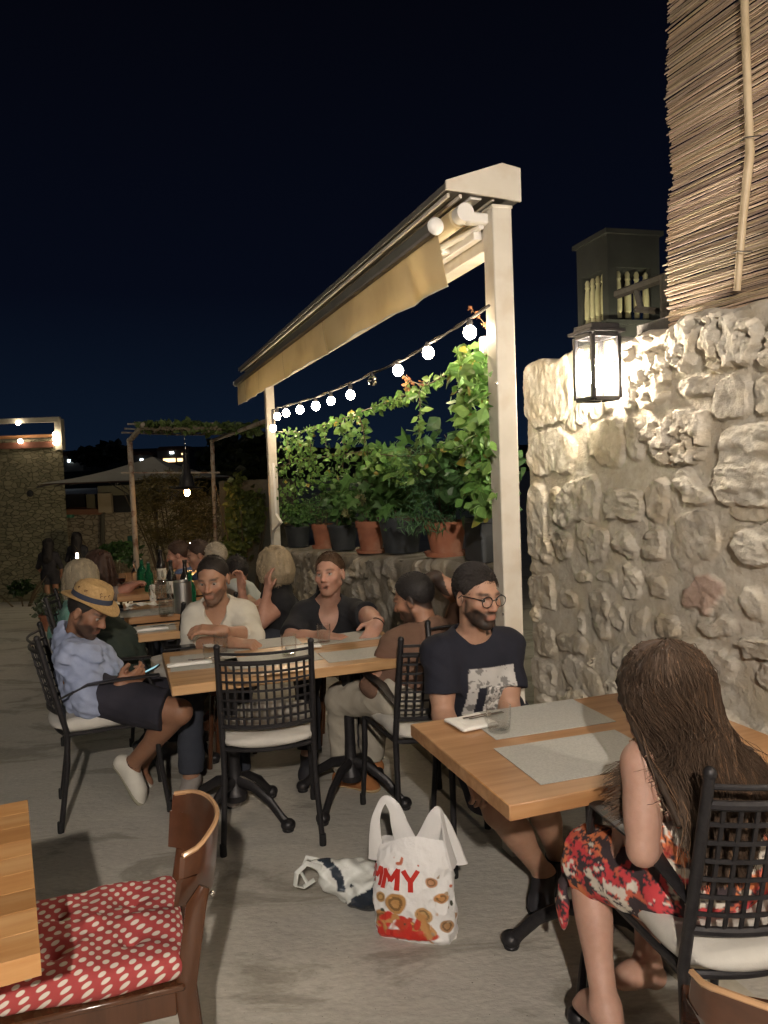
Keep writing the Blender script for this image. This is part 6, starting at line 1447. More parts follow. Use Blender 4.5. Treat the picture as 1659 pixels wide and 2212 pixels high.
for q in (-1, 1):
    ring = [f(q*.0335+.0245*math.cos(a), .0985-.03*abs(.0245*math.cos(a)*q+.0335-.0335), .001+.0205*math.sin(a)*(1 if math.sin(a) > 0 else 1.05)) for a in np.linspace(0, 2*math.pi, 25)]
    MB().tube(ring, .0016, 6, cap=False).build('rim', M_black, glo, origin=org); MB().tube(ring[1:12], .0024, 6).build('brow_bar', M_black, glo, origin=org)
    MB().tube([f(q*.058, .097, .010), f(q*.073, .06, .012), f(q*.081, .0, .010), f(q*.082, -.02, -.006)], .002, 6).build('temple', M_black, glo, origin=org)
MB().tube([f(-.009, .099, .004), f(0, .102, .008), f(.009, .099, .004)], .0018, 6).build('bridge', M_black, glo, origin=org)

# ---- 2. man in the cream jumper
J = seated(P(460, 1252, 4.02), (-.05, -1, 0)); J['f'] = nrm((-.13, -.96, -.20)); J['u'] = V3(-.06, -.1, 1)
J.update(N=P(468, 1306, 4.10), SR=P(424, 1332, 4.10), SL=P(524, 1326, 4.12), ER=P(416, 1396, 3.98), EL=P(548, 1376, 4.02), WR=P(508, 1389, 3.80), WL=P(476, 1362, 3.80))
MP = V3(-.90, 4.32, .55); J.update(HR=MP-V3(.1, 0, 0), HL=MP+V3(.1, 0, 0)); 
for q, x in (('R', -1.02), ('L', -.78)): J['K'+q] = V3(x, 3.9, .50); J['A'+q] = V3(x, 3.85, .09); J['T'+q] = V3(x, 3.70, .03)
J['hdR'] = nrm((.95, -.2, -.05)); J['hnR'] = V3(-.1, .2, -1); J['curlR'] = .85; J['hdL'] = nrm((-.93, -.1, .12)); J['hnL'] = V3(.0, .3, -1); J['curlL'] = .35
e_, org, A, C = person('man in a cream v neck jumper with folded arms on the long table', J, vox=.0055, b=.96, skin=(.38, .215, .14), beard=.55, hairc=(.022, .016, .013), look=(-.1, .98, -.15))
top(e_, org, J, 'jumper', cloth('cream_knit', (.60, .57, .49), (.52, .49, .42), bscale=160), b=.97, sleeve=(1.38, 1.22), neck='v', vox=.0065, wr=.006, inf=.016, sl_inf=.014, seed=4)
trousers(e_, org, J, 'trousers', cloth('dark_jeans', (.03, .035, .05), (.04, .045, .06)))
shoes(e_, org, J, 'shoe', cloth('pale_shoe', (.4, .36, .33), (.35, .32, .3)))
short_hair(e_, org, C, A, 1.0, (.022, .016, .013), 1400, .010, 6, vol=.003, hairline=.072, sides=.006, r=.0012)

# ---- 3. man in the black shirt
J = seated(P(712, 1241, 4.18), (.02, -1, 0)); J['f'] = nrm((-.30, -.93, .10)); J['u'] = V3(-.07, .1, 1)
J.update(N=P(708, 1300, 4.30), SR=P(657, 1332, 4.28), SL=P(766, 1326, 4.32), ER=P(628, 1384, 4.12), EL=P(795, 1330, 4.16), WR=P(702, 1374, 3.95), WL=P(815, 1348, 3.98))
MP = V3(-.32, 4.60, .55); J.update(HR=MP-V3(.1, 0, 0), HL=MP+V3(.1, 0, 0))
for q, x in (('R', -.45), ('L', -.20)): J['K'+q] = V3(x, 4.18, .50); J['A'+q] = V3(x, 4.1, .09); J['T'+q] = V3(x, 3.95, .03)
J['hdR'] = nrm((.92, -.25, -.12)); J['hnR'] = V3(0, .1, -1); J['curlR'] = .35; J['hdL'] = nrm((-.35, -.5, -.45)); J['hnL'] = V3(-.5, .3, -.6); J['curlL'] = .40
e_, org, A, C = person('man in a black v neck shirt looking up, mouth open, leaning on the long table', J, vox=.0055, b=1.12, skin=(.47, .27, .20), beard=.35, hairc=(.07, .035, .018), bcol=(.16, .07, .035), mouth=.018, look=(-.1, .95, .25), jaw=1.06, hsc=.96)
top(e_, org, J, 'v_neck_shirt', cloth('black_tee', (.012, .013, .016), (.02, .02, .024)), b=1.10, sleeve=(.95, .80), neck='v', inf=.017, sl_inf=.018, vox=.0065, seed=8)
trousers(e_, org, J, 'trousers', cloth('black_trousers', (.015, .016, .02), (.022, .022, .028)), b=1.05)
shoes(e_, org, J, 'shoe', cloth('black_shoe', (.015, .015, .02), (.03, .03, .035)))
short_hair(e_, org, C, A, .96, (.075, .04, .02), 1500, .020, 7, vol=.006, hairline=.070, sides=.014, comb=(-.2, .6, .9), r=.0012)
MB().tube([J['WL']-J['hdL']*.012+.031*(math.cos(a)*nrm(np.cross(J['hdL'], Z))+math.sin(a)*nrm(np.cross(J['hdL'], np.cross(J['hdL'], Z)))) for a in np.linspace(0, 6.283, 17)], .004, 6).build('bracelet', M_black, e_, origin=org)
# ---- 4. man in the brown shirt, one arm over his head
J = seated(P(893, 1293, 3.68), (-.62, .78, 0)); J['f'] = nrm((-.86, .38, -.30)); J['u'] = V3(-.12, 0, 1)
rt = V3(.93, .36, 0)
J.update(N=P(922, 1356, 3.66), SL=P(850, 1408, 3.56), SR=P(976, 1376, 3.80), EL=P(806, 1484, 3.52), WL=P(868, 1520, 3.62), ER=P(998, 1290, 3.78), WR=P(937, 1246, 3.74))
MP = BR_C+V3(-.0, .02, .56); MP[2] = .56; J.update(HR=MP+rt*.1, HL=MP-rt*.1, KL=P(738, 1508, 3.80), KR=P(812, 1505, 4.0), AL=P(748, 1668, 3.88), AR=P(800, 1640, 4.05), TL=P(770, 1702, 3.80)+V3(.02, -.0, 0), TR=P(770, 1680, 4.02))
J['TL'] = J['AL']+V3(.13, -.05, -.055); J['TR'] = J['AR']+V3(-.12, .07, -.05)
J['hdR'] = nrm((-.97, .02, -.1)); J['hnR'] = V3(0, .1, -1); J['curlR'] = .75; J['hdL'] = nrm((.6, .4, .1)); J['curlL'] = .6
e_, org, A, C = person('man in a brown shirt and pale trousers holding one arm over his dark head', J, vox=.0055, b=1.06, skin=(.36, .19, .12), beard=.8, hairc=(.018, .014, .013), shaved=True, jaw=1.0)
M_brsh = cloth('brown_linen', (.17, .095, .065), (.14, .08, .055), bump=.002)
o, (A_, up, MS, _q) = top(e_, org, J, 'shirt', M_brsh, b=1.0, sleeve=(1.18, .95), neck='crew', vox=.0068, wr=.007, inf=.018, sl_inf=.007, seed=12, neckr=.062)
collar_(e_, org, J, M_brsh, A_, up, .025)
trousers(e_, org, J, 'trousers', cloth('sand_trousers', (.42, .385, .32), (.36, .33, .27)), inf=.020, wr=.007)
shoes(e_, org, J, 'espadrille', cloth('tan_shoe', (.36, .15, .05), (.28, .11, .04)), sole=mat('rope_sole', (.42, .30, .16), rough=.9))
short_hair(e_, org, C, A, 1.0, (.018, .015, .015), 2200, .009, 8, vol=.003, hairline=.072, sides=-.004, back=-.062, r=.0011)

# ---- 5. man in the straw hat, looking at his phone
f0 = HM_F; rt = V3(f0[1], -f0[0], 0)
J = seated(P(190, 1322, 3.76), f0); J['f'] = nrm((.86, -.16, -.46)); J['u'] = V3(.45, 0, 1)
J.update(N=P(163, 1378, 3.80), SR=P(163, 1418, 3.64), SL=P(182, 1408, 3.96), ER=P(196, 1520, 3.60), WR=P(258, 1483, 3.62), EL=P(222, 1498, 3.98), WL=P(266, 1478, 3.84))
MP = HM_C-f0*.06; MP = V3(MP[0], MP[1], .575); J.update(HR=MP+rt*.1, HL=MP-rt*.1, KR=P(388, 1538, 3.62), KL=P(392, 1512, 3.92), AR=P(284, 1652, 3.80), AL=P(300, 1660, 4.02))
J['TR'] = P(303, 1722, 3.78); J['TL'] = P(322, 1705, 4.0); J['dnR'] = nrm((-.75, 0, -.55)); J['dnL'] = nrm((-.75, 0, -.55))
J['hdR'] = nrm((.86, .28, .42)); J['hnR'] = nrm((-.3, .8, .35)); J['curlR'] = .62; J['hdL'] = nrm((.86, -.25, .42)); J['hnL'] = nrm((-.3, -.8, .35)); J['curlL'] = .62
e_, org, A, C = person('man in a straw hat and pale blue shirt bent over his phone in an armchair', J, vox=.0055, b=1.02, skin=(.30, .155, .095), beard=.75, hairc=(.02, .015, .013), eye=True, look=(0, .8, -.5))
M_blsh = cloth('pale_blue', (.33, .38, .53), (.27, .32, .47), bump=.0025, bscale=50)
o, (A_, up, MS, _q) = top(e_, org, J, 'shirt', M_blsh, b=1.03, sleeve=(1.25, 1.22), neck='open', vox=.0065, wr=.020, wf=26, inf=.022, sl_inf=.017, seed=17, hem=.09)
collar_(e_, org, J, M_blsh, A_, up, .03)
trousers(e_, org, J, 'shorts', cloth('navy_shorts', (.02, .02, .03), (.03, .028, .04)), thigh=.84, inf=.022)
shoes(e_, org, J, 'sneaker', cloth('white_sneaker', (.62, .60, .54), (.55, .53, .47), rough=.7), sole=mat('grey_sole', (.30, .29, .22), rough=.8), sock=cloth('black_sock', (.01, .01, .012), (.02, .02, .02)))
short_hair(e_, org, C, A, 1.0, (.02, .016, .014), 900, .008, 9, vol=.002, hairline=.07, sides=-.004)
# the hat
ht = link('straw_hat', None, e_); HA = frame3(J['f']*1.0+Z*.12, J['u']); HC = C-org+A.T@V3(0, -.015, .066); M_straw = mat('straw', (.52, .34, .15), (.38, .24, .10), rough=.8, scale=90, bump=.002, bscale=160, vcol=False)
hs_ = []
for (r_, h) in ((.128, -.012), (.118, -.006), (.092, .0), (.086, .004), (.084, .03), (.080, .06), (.068, .083), (.045, .092), (.02, .086), (.0001, .080)):
    row = []
    for j in range(40):
        a = 2*math.pi*j/40; ex = 1.16; rr = r_; z = h+(.018*abs(math.sin(a))**2*(r_ > .1)-.022*max(0, -math.cos(a+math.pi))**2*(r_ > .1) if r_ > .1 else 0)
        if r_ < .081: z -= .012*math.exp(-((rr*math.sin(a)/.03)**2))*(1 if rr < .07 else .4)
        row.append(HC+HA.T@V3(rr*math.sin(a), rr*ex*math.cos(a)+.004, z))
    row.append(row[0]); hs_.append(row)
g = np.array(hs_); m = MB().grid(g); m.grid((g-nrm(HA[2])*.003)[::-1]); m.build('hat', M_straw, ht)
bnd = np.array([[HC+HA.T@V3(r_*math.sin(a), r_*1.16*math.cos(a)+.004, h) for a in np.linspace(0, 2*math.pi, 41)] for r_, h in ((.0885, .003), (.0872, .016), (.0862, .028))]); MB().grid(bnd).build('hat_band', cloth('hat_band', (.03, .04, .07), (.045, .055, .09)), ht)
dm = MB()
for q in range(26):
    a = rng.uniform(0, 6.28); h = rng.uniform(.036, .058); r_ = .0845-.0035*(h-.03)/.03; p = HC+HA.T@V3(r_*math.sin(a), r_*1.16*math.cos(a)+.004, h); n_ = nrm(HA.T@V3(math.sin(a), math.cos(a), 0)); up_ = HA[2]; t_ = np.cross(n_, up_)
    dm.tube([p+n_*.0015-t_*.005+up_*.004, p+n_*.0022+up_*.006, p+n_*.0015+t_*.005, p+n_*.0022-up_*.004], .0016, 4)
dm.build('weave_motif', cloth('motif', (.09, .04, .03), (.12, .06, .04)), ht)
ph = (J['WR']+J['WL'])/2+V3(.115, .0, .055); phone(ph, frame3((.35, 0, .9), (-.9, 0, .35)) if False else np.array([V3(0, 1, 0), nrm((.9, 0, .42)), nrm((-.42, 0, .9))]), 'phone glowing faintly in the hands of the man in the straw hat', mat('lit_screen', (.2, .3, .35), emit=(.3, .55, .6), estr=.35))

# ---- 6. long haired woman, from behind
f0 = U; rt = VV
J = seated(P(1428, 1492, 1.86), f0); J['f'] = nrm((-.78, .60, -.12)); J['u'] = V3(-.02, 0, 1)
J.update(N=P(1468, 1592, 1.83), SL=P(1388, 1650, 1.80), SR=P(1562, 1648, 1.98), EL=P(1388, 1838, 1.74), WL=P(1470, 1822, 1.98), ER=P(1545, 1840, 2.08), WR=P(1345, 1768, 1.97))
MP = WO_C-U*.03; MP = V3(MP[0], MP[1], .565); J.update(HL=MP-rt*.1, HR=MP+rt*.1, KL=P(1262, 1850, 2.12), KR=P(1400, 1835, 2.25), AL=P(1308, 2178, 1.93), AR=P(1398, 2085, 2.16))
J['TL'] = J['AL']+V3(-.02, .13, -.075); J['TR'] = P(1345, 2118, 2.10)
J['hdR'] = nrm((-.35, -.25, -.85)); J['hnR'] = nrm((.9, -.2, -.3)); J['curlR'] = .38; J['hdL'] = nrm((.8, .5, .1)); J['curlL'] = .5
e_, org, A, C = person('woman with very long brown hair in a red patterned sundress, seen from behind', J, vox=.0052, b=.90, fem=True, skin=(.45, .27, .205), hairc=(.05, .03, .018))
def dresscol(v):
    n1 = fbm(v*13+5, 4); n2 = fbm(v*30+9, 3); n3 = fbm(v*np.array([9, 9, 26])+2, 3); c = np.tile(np.array([.66, .14, .085]), (len(v), 1))
    c[n1 > .50] = (.72, .22, .09); c[n1 < .42] = (.62, .06, .07); c[(n3 > .54)] = (.68, .62, .52); st = (n3 > .47) & (n3 < .54) & (np.sin(v[:, 0]*330)*np.sin(v[:, 2]*300+v[:, 1]*200) > -.1); c[st] = (.045, .035, .045)
    c[(n2 > .55)] = (.72, .66, .58); c[(n2 < .36)] = (.05, .035, .04); c[(n2 > .50) & (n2 < .515)] = (.06, .04, .05); return c
M_dress = mat('cloth_dress', (1, 1, 1), (.9, .9, .9), rough=.8, vcol=True, bump=.002, bscale=70, scale=20)
o, (A_, up, MS, _q) = top(e_, org, J, 'sundress', M_dress, b=.93, sleeve=0, neck='tube', vox=.006, wr=.006, inf=.012, fem=True, colfn=dresscol, seed=22, hemlen=.97)
# skirt fold hanging at the front left
s = Sdf(P(1235, 2020, 2.08)-.16, P(1210, 1850, 2.12)+.16, .007); a0 = P(1262, 1862, 2.14); a1 = P(1208, 1975, 2.10); s.cone(P(1300, 1850, 2.05), a0, .055, .062, k=0); s.cone(a0, a0*.5+P(1222, 1930, 2.10)*.5, .055, .022, k=.03); s.ell(P(1216, 1955, 2.12), (.018, .035, .075), k=.03)
s.noise(.006, 40, 3); s.build('skirt_fold', M_dress, o, origin=org, colfn=dresscol)
from mathutils.bvhtree import BVHTree
_bo = [c_ for c_ in e_.children if c_.name.startswith('body')][0].data; _bv = BVHTree.FromPolygons([v.co.copy() for v in _bo.vertices], [tuple(p_.vertices) for p_ in _bo.polygons])
def on_skin(pts, off=.003):
    out_ = []
    for p_ in pts:
        c0, n0, _, _ = _bv.find_nearest(Vector(p_-org)); out_.append(V3(c0)+V3(n0)*off)
    return out_
_sp = [P(1360, 1618, 1.86), P(1372, 1605, 1.82), P(1388, 1612, 1.77), P(1402, 1640, 1.73), P(1420, 1665, 1.72), P(1440, 1695, 1.71), P(1458, 1730, 1.70), P(1475, 1770, 1.70)]
_sp = [_sp[k]*(1-f)+_sp[k+1]*f for k in range(len(_sp)-1) for f in (0, .33, .66)]
stp = link('strap', None, e_); sm_ = MB()
for k, p_ in enumerate(on_skin(_sp)): sm_.sphere(p_, .0036 if k % 2 else .0042, 8, 6)
bpy.data.objects.remove(stp); sm_.build('strap', cloth('strap', (.35, .12, .07), (.55, .45, .33), scale=120), o)
# hair: an undercoat and a few thousand strands
hg = frame3(J['f'], Z); rg = np.random.default_rng(44); n = 9000
v = rg.normal(size=(n*3, 3)); v /= np.linalg.norm(v, axis=1)[:, None]; p = v*np.array([.079, .098, .092])+np.array([0, -.018, .032]); x, y, z = p.T
p = p[(z > np.where(y > .0, .02+.05*np.clip(y/.07, 0, 1), -.04)) & (z < .13)][:n]; n = len(p); x, y, z = p.T
root = C+p@A; part_ = np.sign(rg.normal(size=n)*.02+x)
hi0 = rg.random(n); u55 = rg.random(n)
# target: hair falls over the back and both shoulders
back = -A_[1]; lat = A_[0]; m = 12; ts = np.linspace(0, 1, m)
az = np.arctan2(x, -y+.02); tgt_l = np.clip(az/1.9, -1, 1)*.108+rg.normal(0, .022, n)+.016; Lh = rg.uniform(.20, .36, n)*(1-.2*np.abs(tgt_l)/.17)
pts = np.zeros((n, m, 3)); hc = C+A.T@V3(0, -.02, .03)
for i, t_ in enumerate(ts):
    drop = t_*(Lh+.14); over = np.clip(drop/.14, 0, 1)
    a_dir = (root-hc); a_dir = a_dir/np.linalg.norm(a_dir, axis=1)[:, None]; hor = a_dir*np.array([1, 1, .0]); hn_ = np.linalg.norm(hor, axis=1)[:, None]+1e-6; hor = hor/hn_
    bulge = (.012+.03*np.sin(np.clip(drop/.2, 0, 1)*math.pi/2))[:, None] if np.ndim(drop) else .02
    want = hc+hor*np.array([.094])[None]+hor*bulge*.5-Z*(drop[:, None]-.05); st_ = root+a_dir*.012*np.sin(math.pi*min(t_*3, .5))
    w1 = np.clip(drop/.10, 0, 1)[:, None]; w1 = w1*w1*(3-2*w1); p1 = st_*(1-w1)+want*w1; p1[:, 2] = np.where(drop < .10, np.minimum(root[:, 2]-drop*.35*w1[:, 0]*2.4, root[:, 2]+.012), want[:, 2])
    # below the neck: gather toward the back line of the shoulders
    nb_ = J['N']+back*.085; tgt = nb_+lat*tgt_l[:, None]*(1+.25*t_)+back*(.035+.02*np.cos(tgt_l*9))[:, None]+Z*(p1[:, 2]-nb_[2])[:, None]
    w2 = np.clip((drop-.06)/.28, 0, 1)[:, None]; w2 = w2*w2*(3-2*w2); p1 = p1*(1-w2)+tgt*w2
    p1[:, 2] = np.where((x < -.045) & (u55 < .55), root[:, 2]-t_*(Lh*.34+.17), p1[:, 2])
    wave = .010*t_*np.stack([np.sin(drop*38+tgt_l*60), np.cos(drop*31+tgt_l*47), 0*drop], 1)+rg.normal(0, .0018, (n, 3))*(1+1.5*t_)
    pts[:, i] = p1+wave
sel = (x < -.045) & (u55 < .55)
for i, t_ in enumerate(ts):
    drop = (t_*(Lh*.34+.13))[sel]; w2 = np.clip((drop-.10)/.16, 0, 1)[:, None]; w2 = w2*w2*(3-2*w2)
    tg = (J['SL']*.93+J['N']*.07)[None]+A_[1][None]*(.045+.035*rg.random(n)[sel, None]*0+.05*hi0[sel, None])-A_[0][None]*(.012+.05*t_*hi0[sel, None]); tg = np.concatenate([tg[:, :2], pts[sel, i, 2:3]], 1)
    pts[sel, i] = pts[sel, i]*(1-w2)+(tg+rg.normal(0, .0015, tg.shape))*w2
cl = np.array([.080, .050, .032])[None]*rg.uniform(.65, 1.3, (n, 1)); hi_ = fbm(np.stack([tgt_l*60, Lh*4, Lh*0+1], -1), 2) > .50; cl[hi_] *= np.array([2.5, 2.3, 2.0]); 
und = Sdf(C-.5, C+.25, .007)
for i in range(0, n, 26):
    if sel[i]: continue
    for k in range(0, m-3, 2): und.cone(pts[i, k]+A_[1]*.012-(pts[i, k]-(C-Z*.1))*.06, pts[i, k+2]+A_[1]*.012-(pts[i, k+2]-(C-Z*.1))*.06, .009, .008, k=.006)
hb2 = und.build('hair', M_hair, e_, origin=org, colfn=lambda vv: np.tile(np.array([.040, .025, .016]), (len(vv), 1))*(.6+.8*fbm(vv*np.array([70, 70, 12]), 3))[:, None])
strands(pts-org, rg.uniform(.0008, .0015, n), cl, .5).build('hair_strands', M_hair, hb2)

# ---- people at the far tables
def far_person(label, H, f, hair, topn, topm, arms=None, skin=SK1, fem=False, s=1.0, hf=None, sleeve=.7, neck='crew', vox=.009, long=None, beard=0, pants=None, over={}, b=1.0, hairn=900, curl=.5, nm='shirt'):
    J = seated(H, f, s, lean=.06); 
    if hf is not None: J['f'] = nrm(hf)
    if arms:
        for k, v_ in arms.items(): J[k] = V3(v_)
    J.update(over)
    e_, org, A, C = person(label, J, vox=vox, b=b, fem=fem, skin=skin, beard=beard, hairc=tuple(np.array(hair)*.8), hsc=1.0)
    top(e_, org, J, nm, topm, b=b, sleeve=sleeve, neck=neck, vox=vox, inf=.016, fem=fem, seed=int(abs(H[0])*100))
    trousers(e_, org, J, 'trousers', pants or cloth('dark_jeans', (.03, .035, .05), (.04, .045, .06)), vox=vox+.001)
    if long is None: short_hair(e_, org, C, A, 1.0, hair, hairn, .015, int(abs(H[1])*10), vol=.010, hairline=.070, sides=.004, r=.0018)
    else:
        rg = np.random.default_rng(int(abs(H[0])*77)); n = 3200; v = rg.normal(size=(n*3, 3)); v /= np.linalg.norm(v, axis=1)[:, None]; p = v*np.array([.082, .100, .094])+np.array([0, -.018, .032]); x, y, z = p.T
        p = p[(z > np.where(y > .0, .0+.07*np.clip(y/.06, 0, 1), -.03))][:n]; n = len(p); root = C+p@A; out_ = (root-C); out_ = out_/np.linalg.norm(out_, axis=1)[:, None]; h_ = out_*np.array([1, 1, 0]); pts = []
        for t_ in np.linspace(0, 1, 7):
            dr = t_*(long*rg.uniform(.97, 1.03, (n, 1))+np.clip(root[:, 2:3]-C[2], 0, .1)*.9); pts.append(root+h_*(.020*math.sin(min(t_*1.6, 1.57))-.030*t_**3*(long < .15)+(.006 if long < .2 else 0))+out_*.012*t_-Z*dr*t_**.35+rg.normal(0, .0018, (n, 3))*(1+2*t_))
        pts = np.stack(pts, 1); und = Sdf(C-V3(.2, .2, .18+long), C+.2, .009)
        for i in range(0, n, 16):
            for k in range(0, 6, 2): und.cone(pts[i, k]*.94+C*.06, pts[i, k+2]*.94+(C-Z*long*.3)*.06, .013, .012, k=.01)
        hb3 = und.build('hair', M_hair, e_, origin=org, colfn=lambda vv: np.tile(np.array(hair)*.75, (len(vv), 1))*(.6+.8*fbm(vv*np.array([50, 50, 10]), 3))[:, None])
        strands(pts-org, np.full(n, .0017), np.array(hair)[None]*rg.uniform(.6, 1.35, (n, 1)), .6).build('hair_strands', M_hair, hb3)
    return e_, org, J
# blonde woman in black
H = P(590, 1222, 4.95)
far_person('blonde woman in a black sleeveless dress with a hand raised to her face', H, (-.9, -.1, 0), (.42, .33, .21), 'dress', cloth('black_dress', (.012, .012, .015), (.02, .02, .022)), fem=True, hf=(-.85, .25, -.15), sleeve=0, neck='scoop', vox=.0065, long=.10, skin=(.47, .25, .18), nm='dress',
           over=dict(N=P(600, 1272, 4.98), SL=P(610, 1302, 4.84), SR=P(588, 1292, 5.15), EL=P(566, 1345, 4.74), WL=P(578, 1276, 4.82), hdL=nrm((.05, .1, 1)), hnL=V3(.6, .4, 0), curlL=.3, ER=P(530, 1335, 5.05), WR=P(522, 1272, 5.0), hdR=nrm((-.05, 0, 1)), hnR=V3(-.5, -.6, 0), curlR=.55))
far_person('dark haired person in a light grey shirt left of the blonde woman in black', P(510, 1238, 5.7), (-1, -.1, 0), (.022, .018, .016), 'shirt', cloth('light_grey', (.42, .45, .44), (.36, .39, .38), bump=.003), hf=(-.7, .7, -.3), skin=SK2, vox=.008, sleeve=.75, over=dict(SL=P(512, 1275, 5.5), SR=P(500, 1265, 5.85)), nm='shirt')
far_person('grey haired man behind the man in the cream jumper', P(464, 1206, 6.3), (-1, -.1, 0), (.40, .35, .27), 'shirt', cloth('grey_tee', (.2, .2, .2), (.25, .25, .25)), vox=.009, hf=(-.8, .5, -.1))
far_person('dark haired man in a navy tee shirt, second from the far end of the row', P(428, 1199, 6.65), (-1, -.05, 0), (.045, .026, .018), 'shirt', cloth('navy_tee', (.03, .045, .09), (.035, .055, .10)), vox=.009, hf=(-.85, -.2, -.25), skin=SK1, arms=dict(WL=P(372, 1248, 6.6), EL=P(410, 1262, 6.55)))
far_person('man in profile wearing a blue collared shirt, farthest of the right hand row', P(384, 1199, 7.05), (-1, 0, 0), (.06, .032, .02), 'shirt', cloth('denim_shirt', (.07, .10, .20), (.09, .13, .24)), vox=.009, hf=(-.97, -.1, -.2), skin=(.47, .25, .18), arms=dict(WL=P(340, 1248, 6.9), EL=P(372, 1255, 6.95)))
far_person('dark haired woman in profile reaching over the dark far table', P(216, 1223, 6.0), (.95, .1, 0), (.06, .028, .018), 'shirt', cloth('taupe_top', (.22, .18, .155), (.26, .21, .18)), fem=True, vox=.008, hf=(.97, -.1, -.25), long=.17, sleeve=1.2, skin=(.45, .22, .16), arms=dict(ER=P(252, 1283, 5.85), WR=P(283, 1268, 5.85), EL=P(258, 1272, 6.2), WL=P(285, 1262, 6.1)))
far_person('blonde woman in a turquoise top seated directly behind the straw hat', P(181, 1248, 5.15), (.9, .2, 0), (.42, .35, .24), 'blouse', cloth('turquoise', (.10, .27, .22), (.22, .36, .30), scale=30), fem=True, vox=.008, hf=(.75, .65, -.1), long=.13, sleeve=.9, nm='blouse')
# jacket and bag hanging between the straw hat and the small table
jk = empty('jacket', 'dark green jacket draped over a chair between the straw hat and the small table', 'jacket', V3(P(250, 1420, 4.3)[0], 4.3, 0)); o = V3(jk.location)
s = Sdf(o+V3(-.30, -.22, .30), o+V3(.32, .25, 1.02), .0085); q0 = P(238, 1330, 4.35); s.cone(q0-Z*.04, P(250, 1400, 4.25), .055, .13, k=0); s.cone(P(250, 1400, 4.25), P(285, 1440, 4.25), .13, .10, k=.05); s.cone(P(225, 1400, 4.3), P(235, 1460, 4.3), .09, .10, k=.05); s.noise(.014, 26, 4); s.noise(.006, 60, 6); s.build('cloth', cloth('dark_green', (.018, .028, .022), (.03, .04, .03)), jk, origin=o)
# two women walking away on the lower path
def walker(px, py, d, label, col, seed):
    H = P(px, py, d); gzv = float(gz(0, d)); f = V3(.15, 1, 0); J = seated(H, f); g0 = H[2]-1.50; MP = V3(H[0], H[1], g0+.86); r = V3(1, -.1, 0)
    J.update(SR=H+V3(.15, 0, -.25), SL=H+V3(-.15, 0, -.25), N=H-Z*.16, HR=MP+r*.09, HL=MP-r*.09, KR=MP+r*.08-Z*.41+V3(0, .08, 0), KL=MP-r*.08-Z*.41-V3(0, .02, 0), AR=MP+r*.07-Z*.78+V3(0, .10, 0), AL=MP-r*.07-Z*.78-V3(0, .12, 0), stand=True)
    for q, sg in (('R', 1), ('L', -1)): J['T'+q] = J['A'+q]+V3(.02, .14, -.05); J['E'+q] = J['S'+q]+V3(sg*.10, 0, -.24); J['W'+q] = J['E'+q]+V3(-sg*.05, .10, -.18)
    e_, org, A, C = person(label, J, vox=.014, fem=True, skin=SK2, eye=False, hsc=1.05)
    top(e_, org, J, 'dress', cloth(col[0], *col[1]), sleeve=1.2, neck='crew', vox=.014, inf=.02, fem=True, hemlen=.9)
    u_ = Sdf(C-V3(.25, .25, .5), C+.2, .014); u_.ell(C+V3(0, -.02, .03), (.105, .115, .11), k=0); u_.cone(C, C-Z*.30-f*.06, .11, .13, k=.05); u_.noise(.008, 40, 2); u_.build('hair', M_hair, e_, origin=org, colfn=lambda vv: np.tile(np.array([.012, .009, .010]), (len(vv), 1)))
walker(104, 1176, 17.0, 'woman with long black hair and dark clothes walking away, left of two', ('black_lace', ((.015, .014, .018), (.035, .033, .04))), 1)
walker(166, 1162, 17.6, 'woman with long black hair standing beyond the candle, right of two', ('black_lace2', ((.012, .013, .018), (.03, .03, .036))), 2)
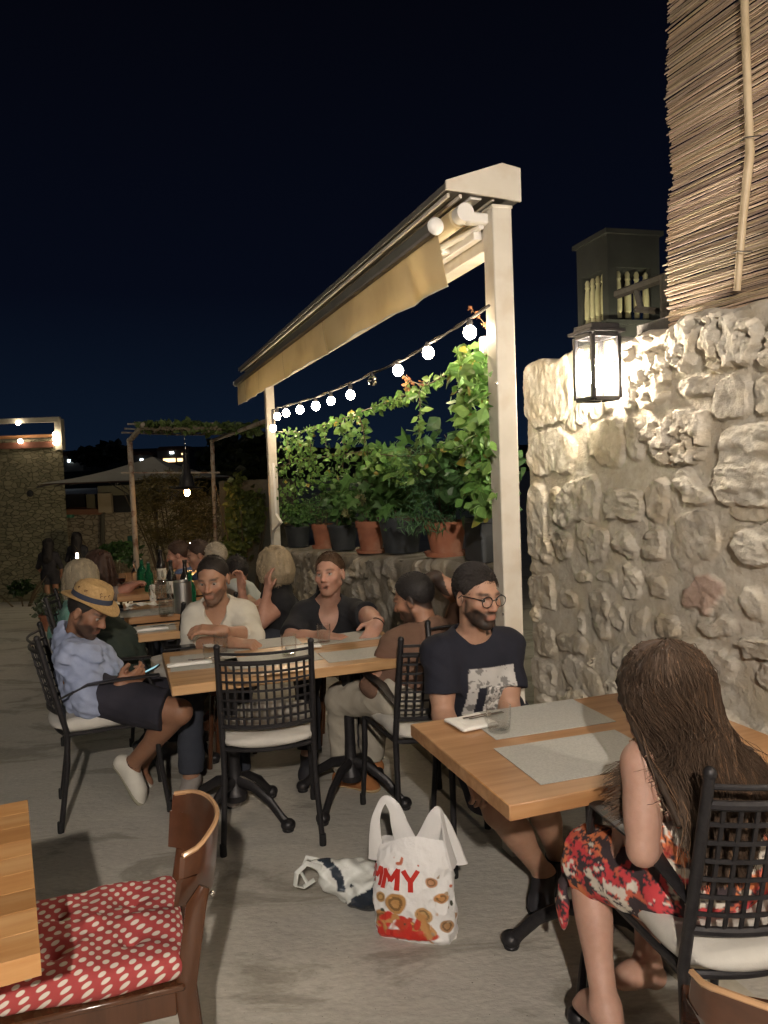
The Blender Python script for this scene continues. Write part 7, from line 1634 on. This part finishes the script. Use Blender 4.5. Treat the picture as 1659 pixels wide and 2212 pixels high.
# chairs of the others, candle and pots on the left
p_ = G(150, 1500); chair_copy(ch1, 'black lattice chair back right behind the man in the straw hat', V3(P(138, 1400, 4.9)[0]+.25, 4.93, 0), (.95, .25, 0))
def stool(loc, label):
    e_ = empty('stool', label, 'stool', loc, 0, 'plain wooden stools'); MB().lathe([(.0001, .42), (.17, .42), (.175, .43), (.17, .455), (.0001, .46)], n=24).build('seat', M_wdark, e_)
    for q in range(4):
        an = math.pi/4+q*math.pi/2; MB().tube([(.15*math.cos(an), .15*math.sin(an), 0), (.11*math.cos(an), .11*math.sin(an), .42)], .014, 8).build('leg', M_wdark, e_)
stool((-.90, 4.30, 0), 'plain wooden stool under the man in the cream jumper')
stool((-.32, 4.60, 0), 'plain wooden stool under the man in the black shirt')
chair_copy(ch1, 'black lattice chair of the blonde woman in black', V3(P(596, 1300, 5.05)[0], 5.05, 0), (-.95, -.1, 0))
chair_copy(ch1, 'black lattice chair with its post against the small table', V3(P(395, 1400, 4.62)[0]-.02, 4.62, 0), (-.8, .6, 0))
chair_copy(ch1, 'black lattice chair of the man in the navy tee shirt', V3(P(430, 1250, 6.68)[0], 6.68, 0), (-1, 0, 0))
q_ = G(112, 1361); pe2 = empty('potted_plant', 'small terracotta pot with grey green plant on the floor at the left', 'potted plant', q_, 0)
MB().lathe([(.0001, 0), (.085, 0), (.12, .15), (.128, .15), (.128, .18), (.11, .18), (.0001, .16)], n=22).build('pot', M_terra, pe2); plant_on(pe2, .11, .18, 260, .22, .14, .06, 'leaf', (.14, .17, .11), 61)
# tall candle lanterns by the far table
q_ = P(168, 1225, 6.6); cd = empty('candle_stand', 'tall thin candle stand glowing white behind the blonde woman in turquoise', 'candle stand', (q_[0], q_[1], 0))
MB().tube([(0, 0, 0), (0, 0, q_[2]-.06)], .012, 8).lathe([(.09, 0), (.09, .012), (.02, .03)], n=16).build('stand', M_iron, cd)
MB().lathe([(.03, q_[2]-.06), (.05, q_[2]+.02), (.046, q_[2]+.02), (.028, q_[2]-.055)], n=16).build('cup', M_pane, cd)
MB().tube([(0, 0, q_[2]+.02), (0, 0, q_[2]+.12)], .011, 8).build('candle', mat('candle', (1, .9, .7), emit=(1, .85, .6), estr=4.0), cd)
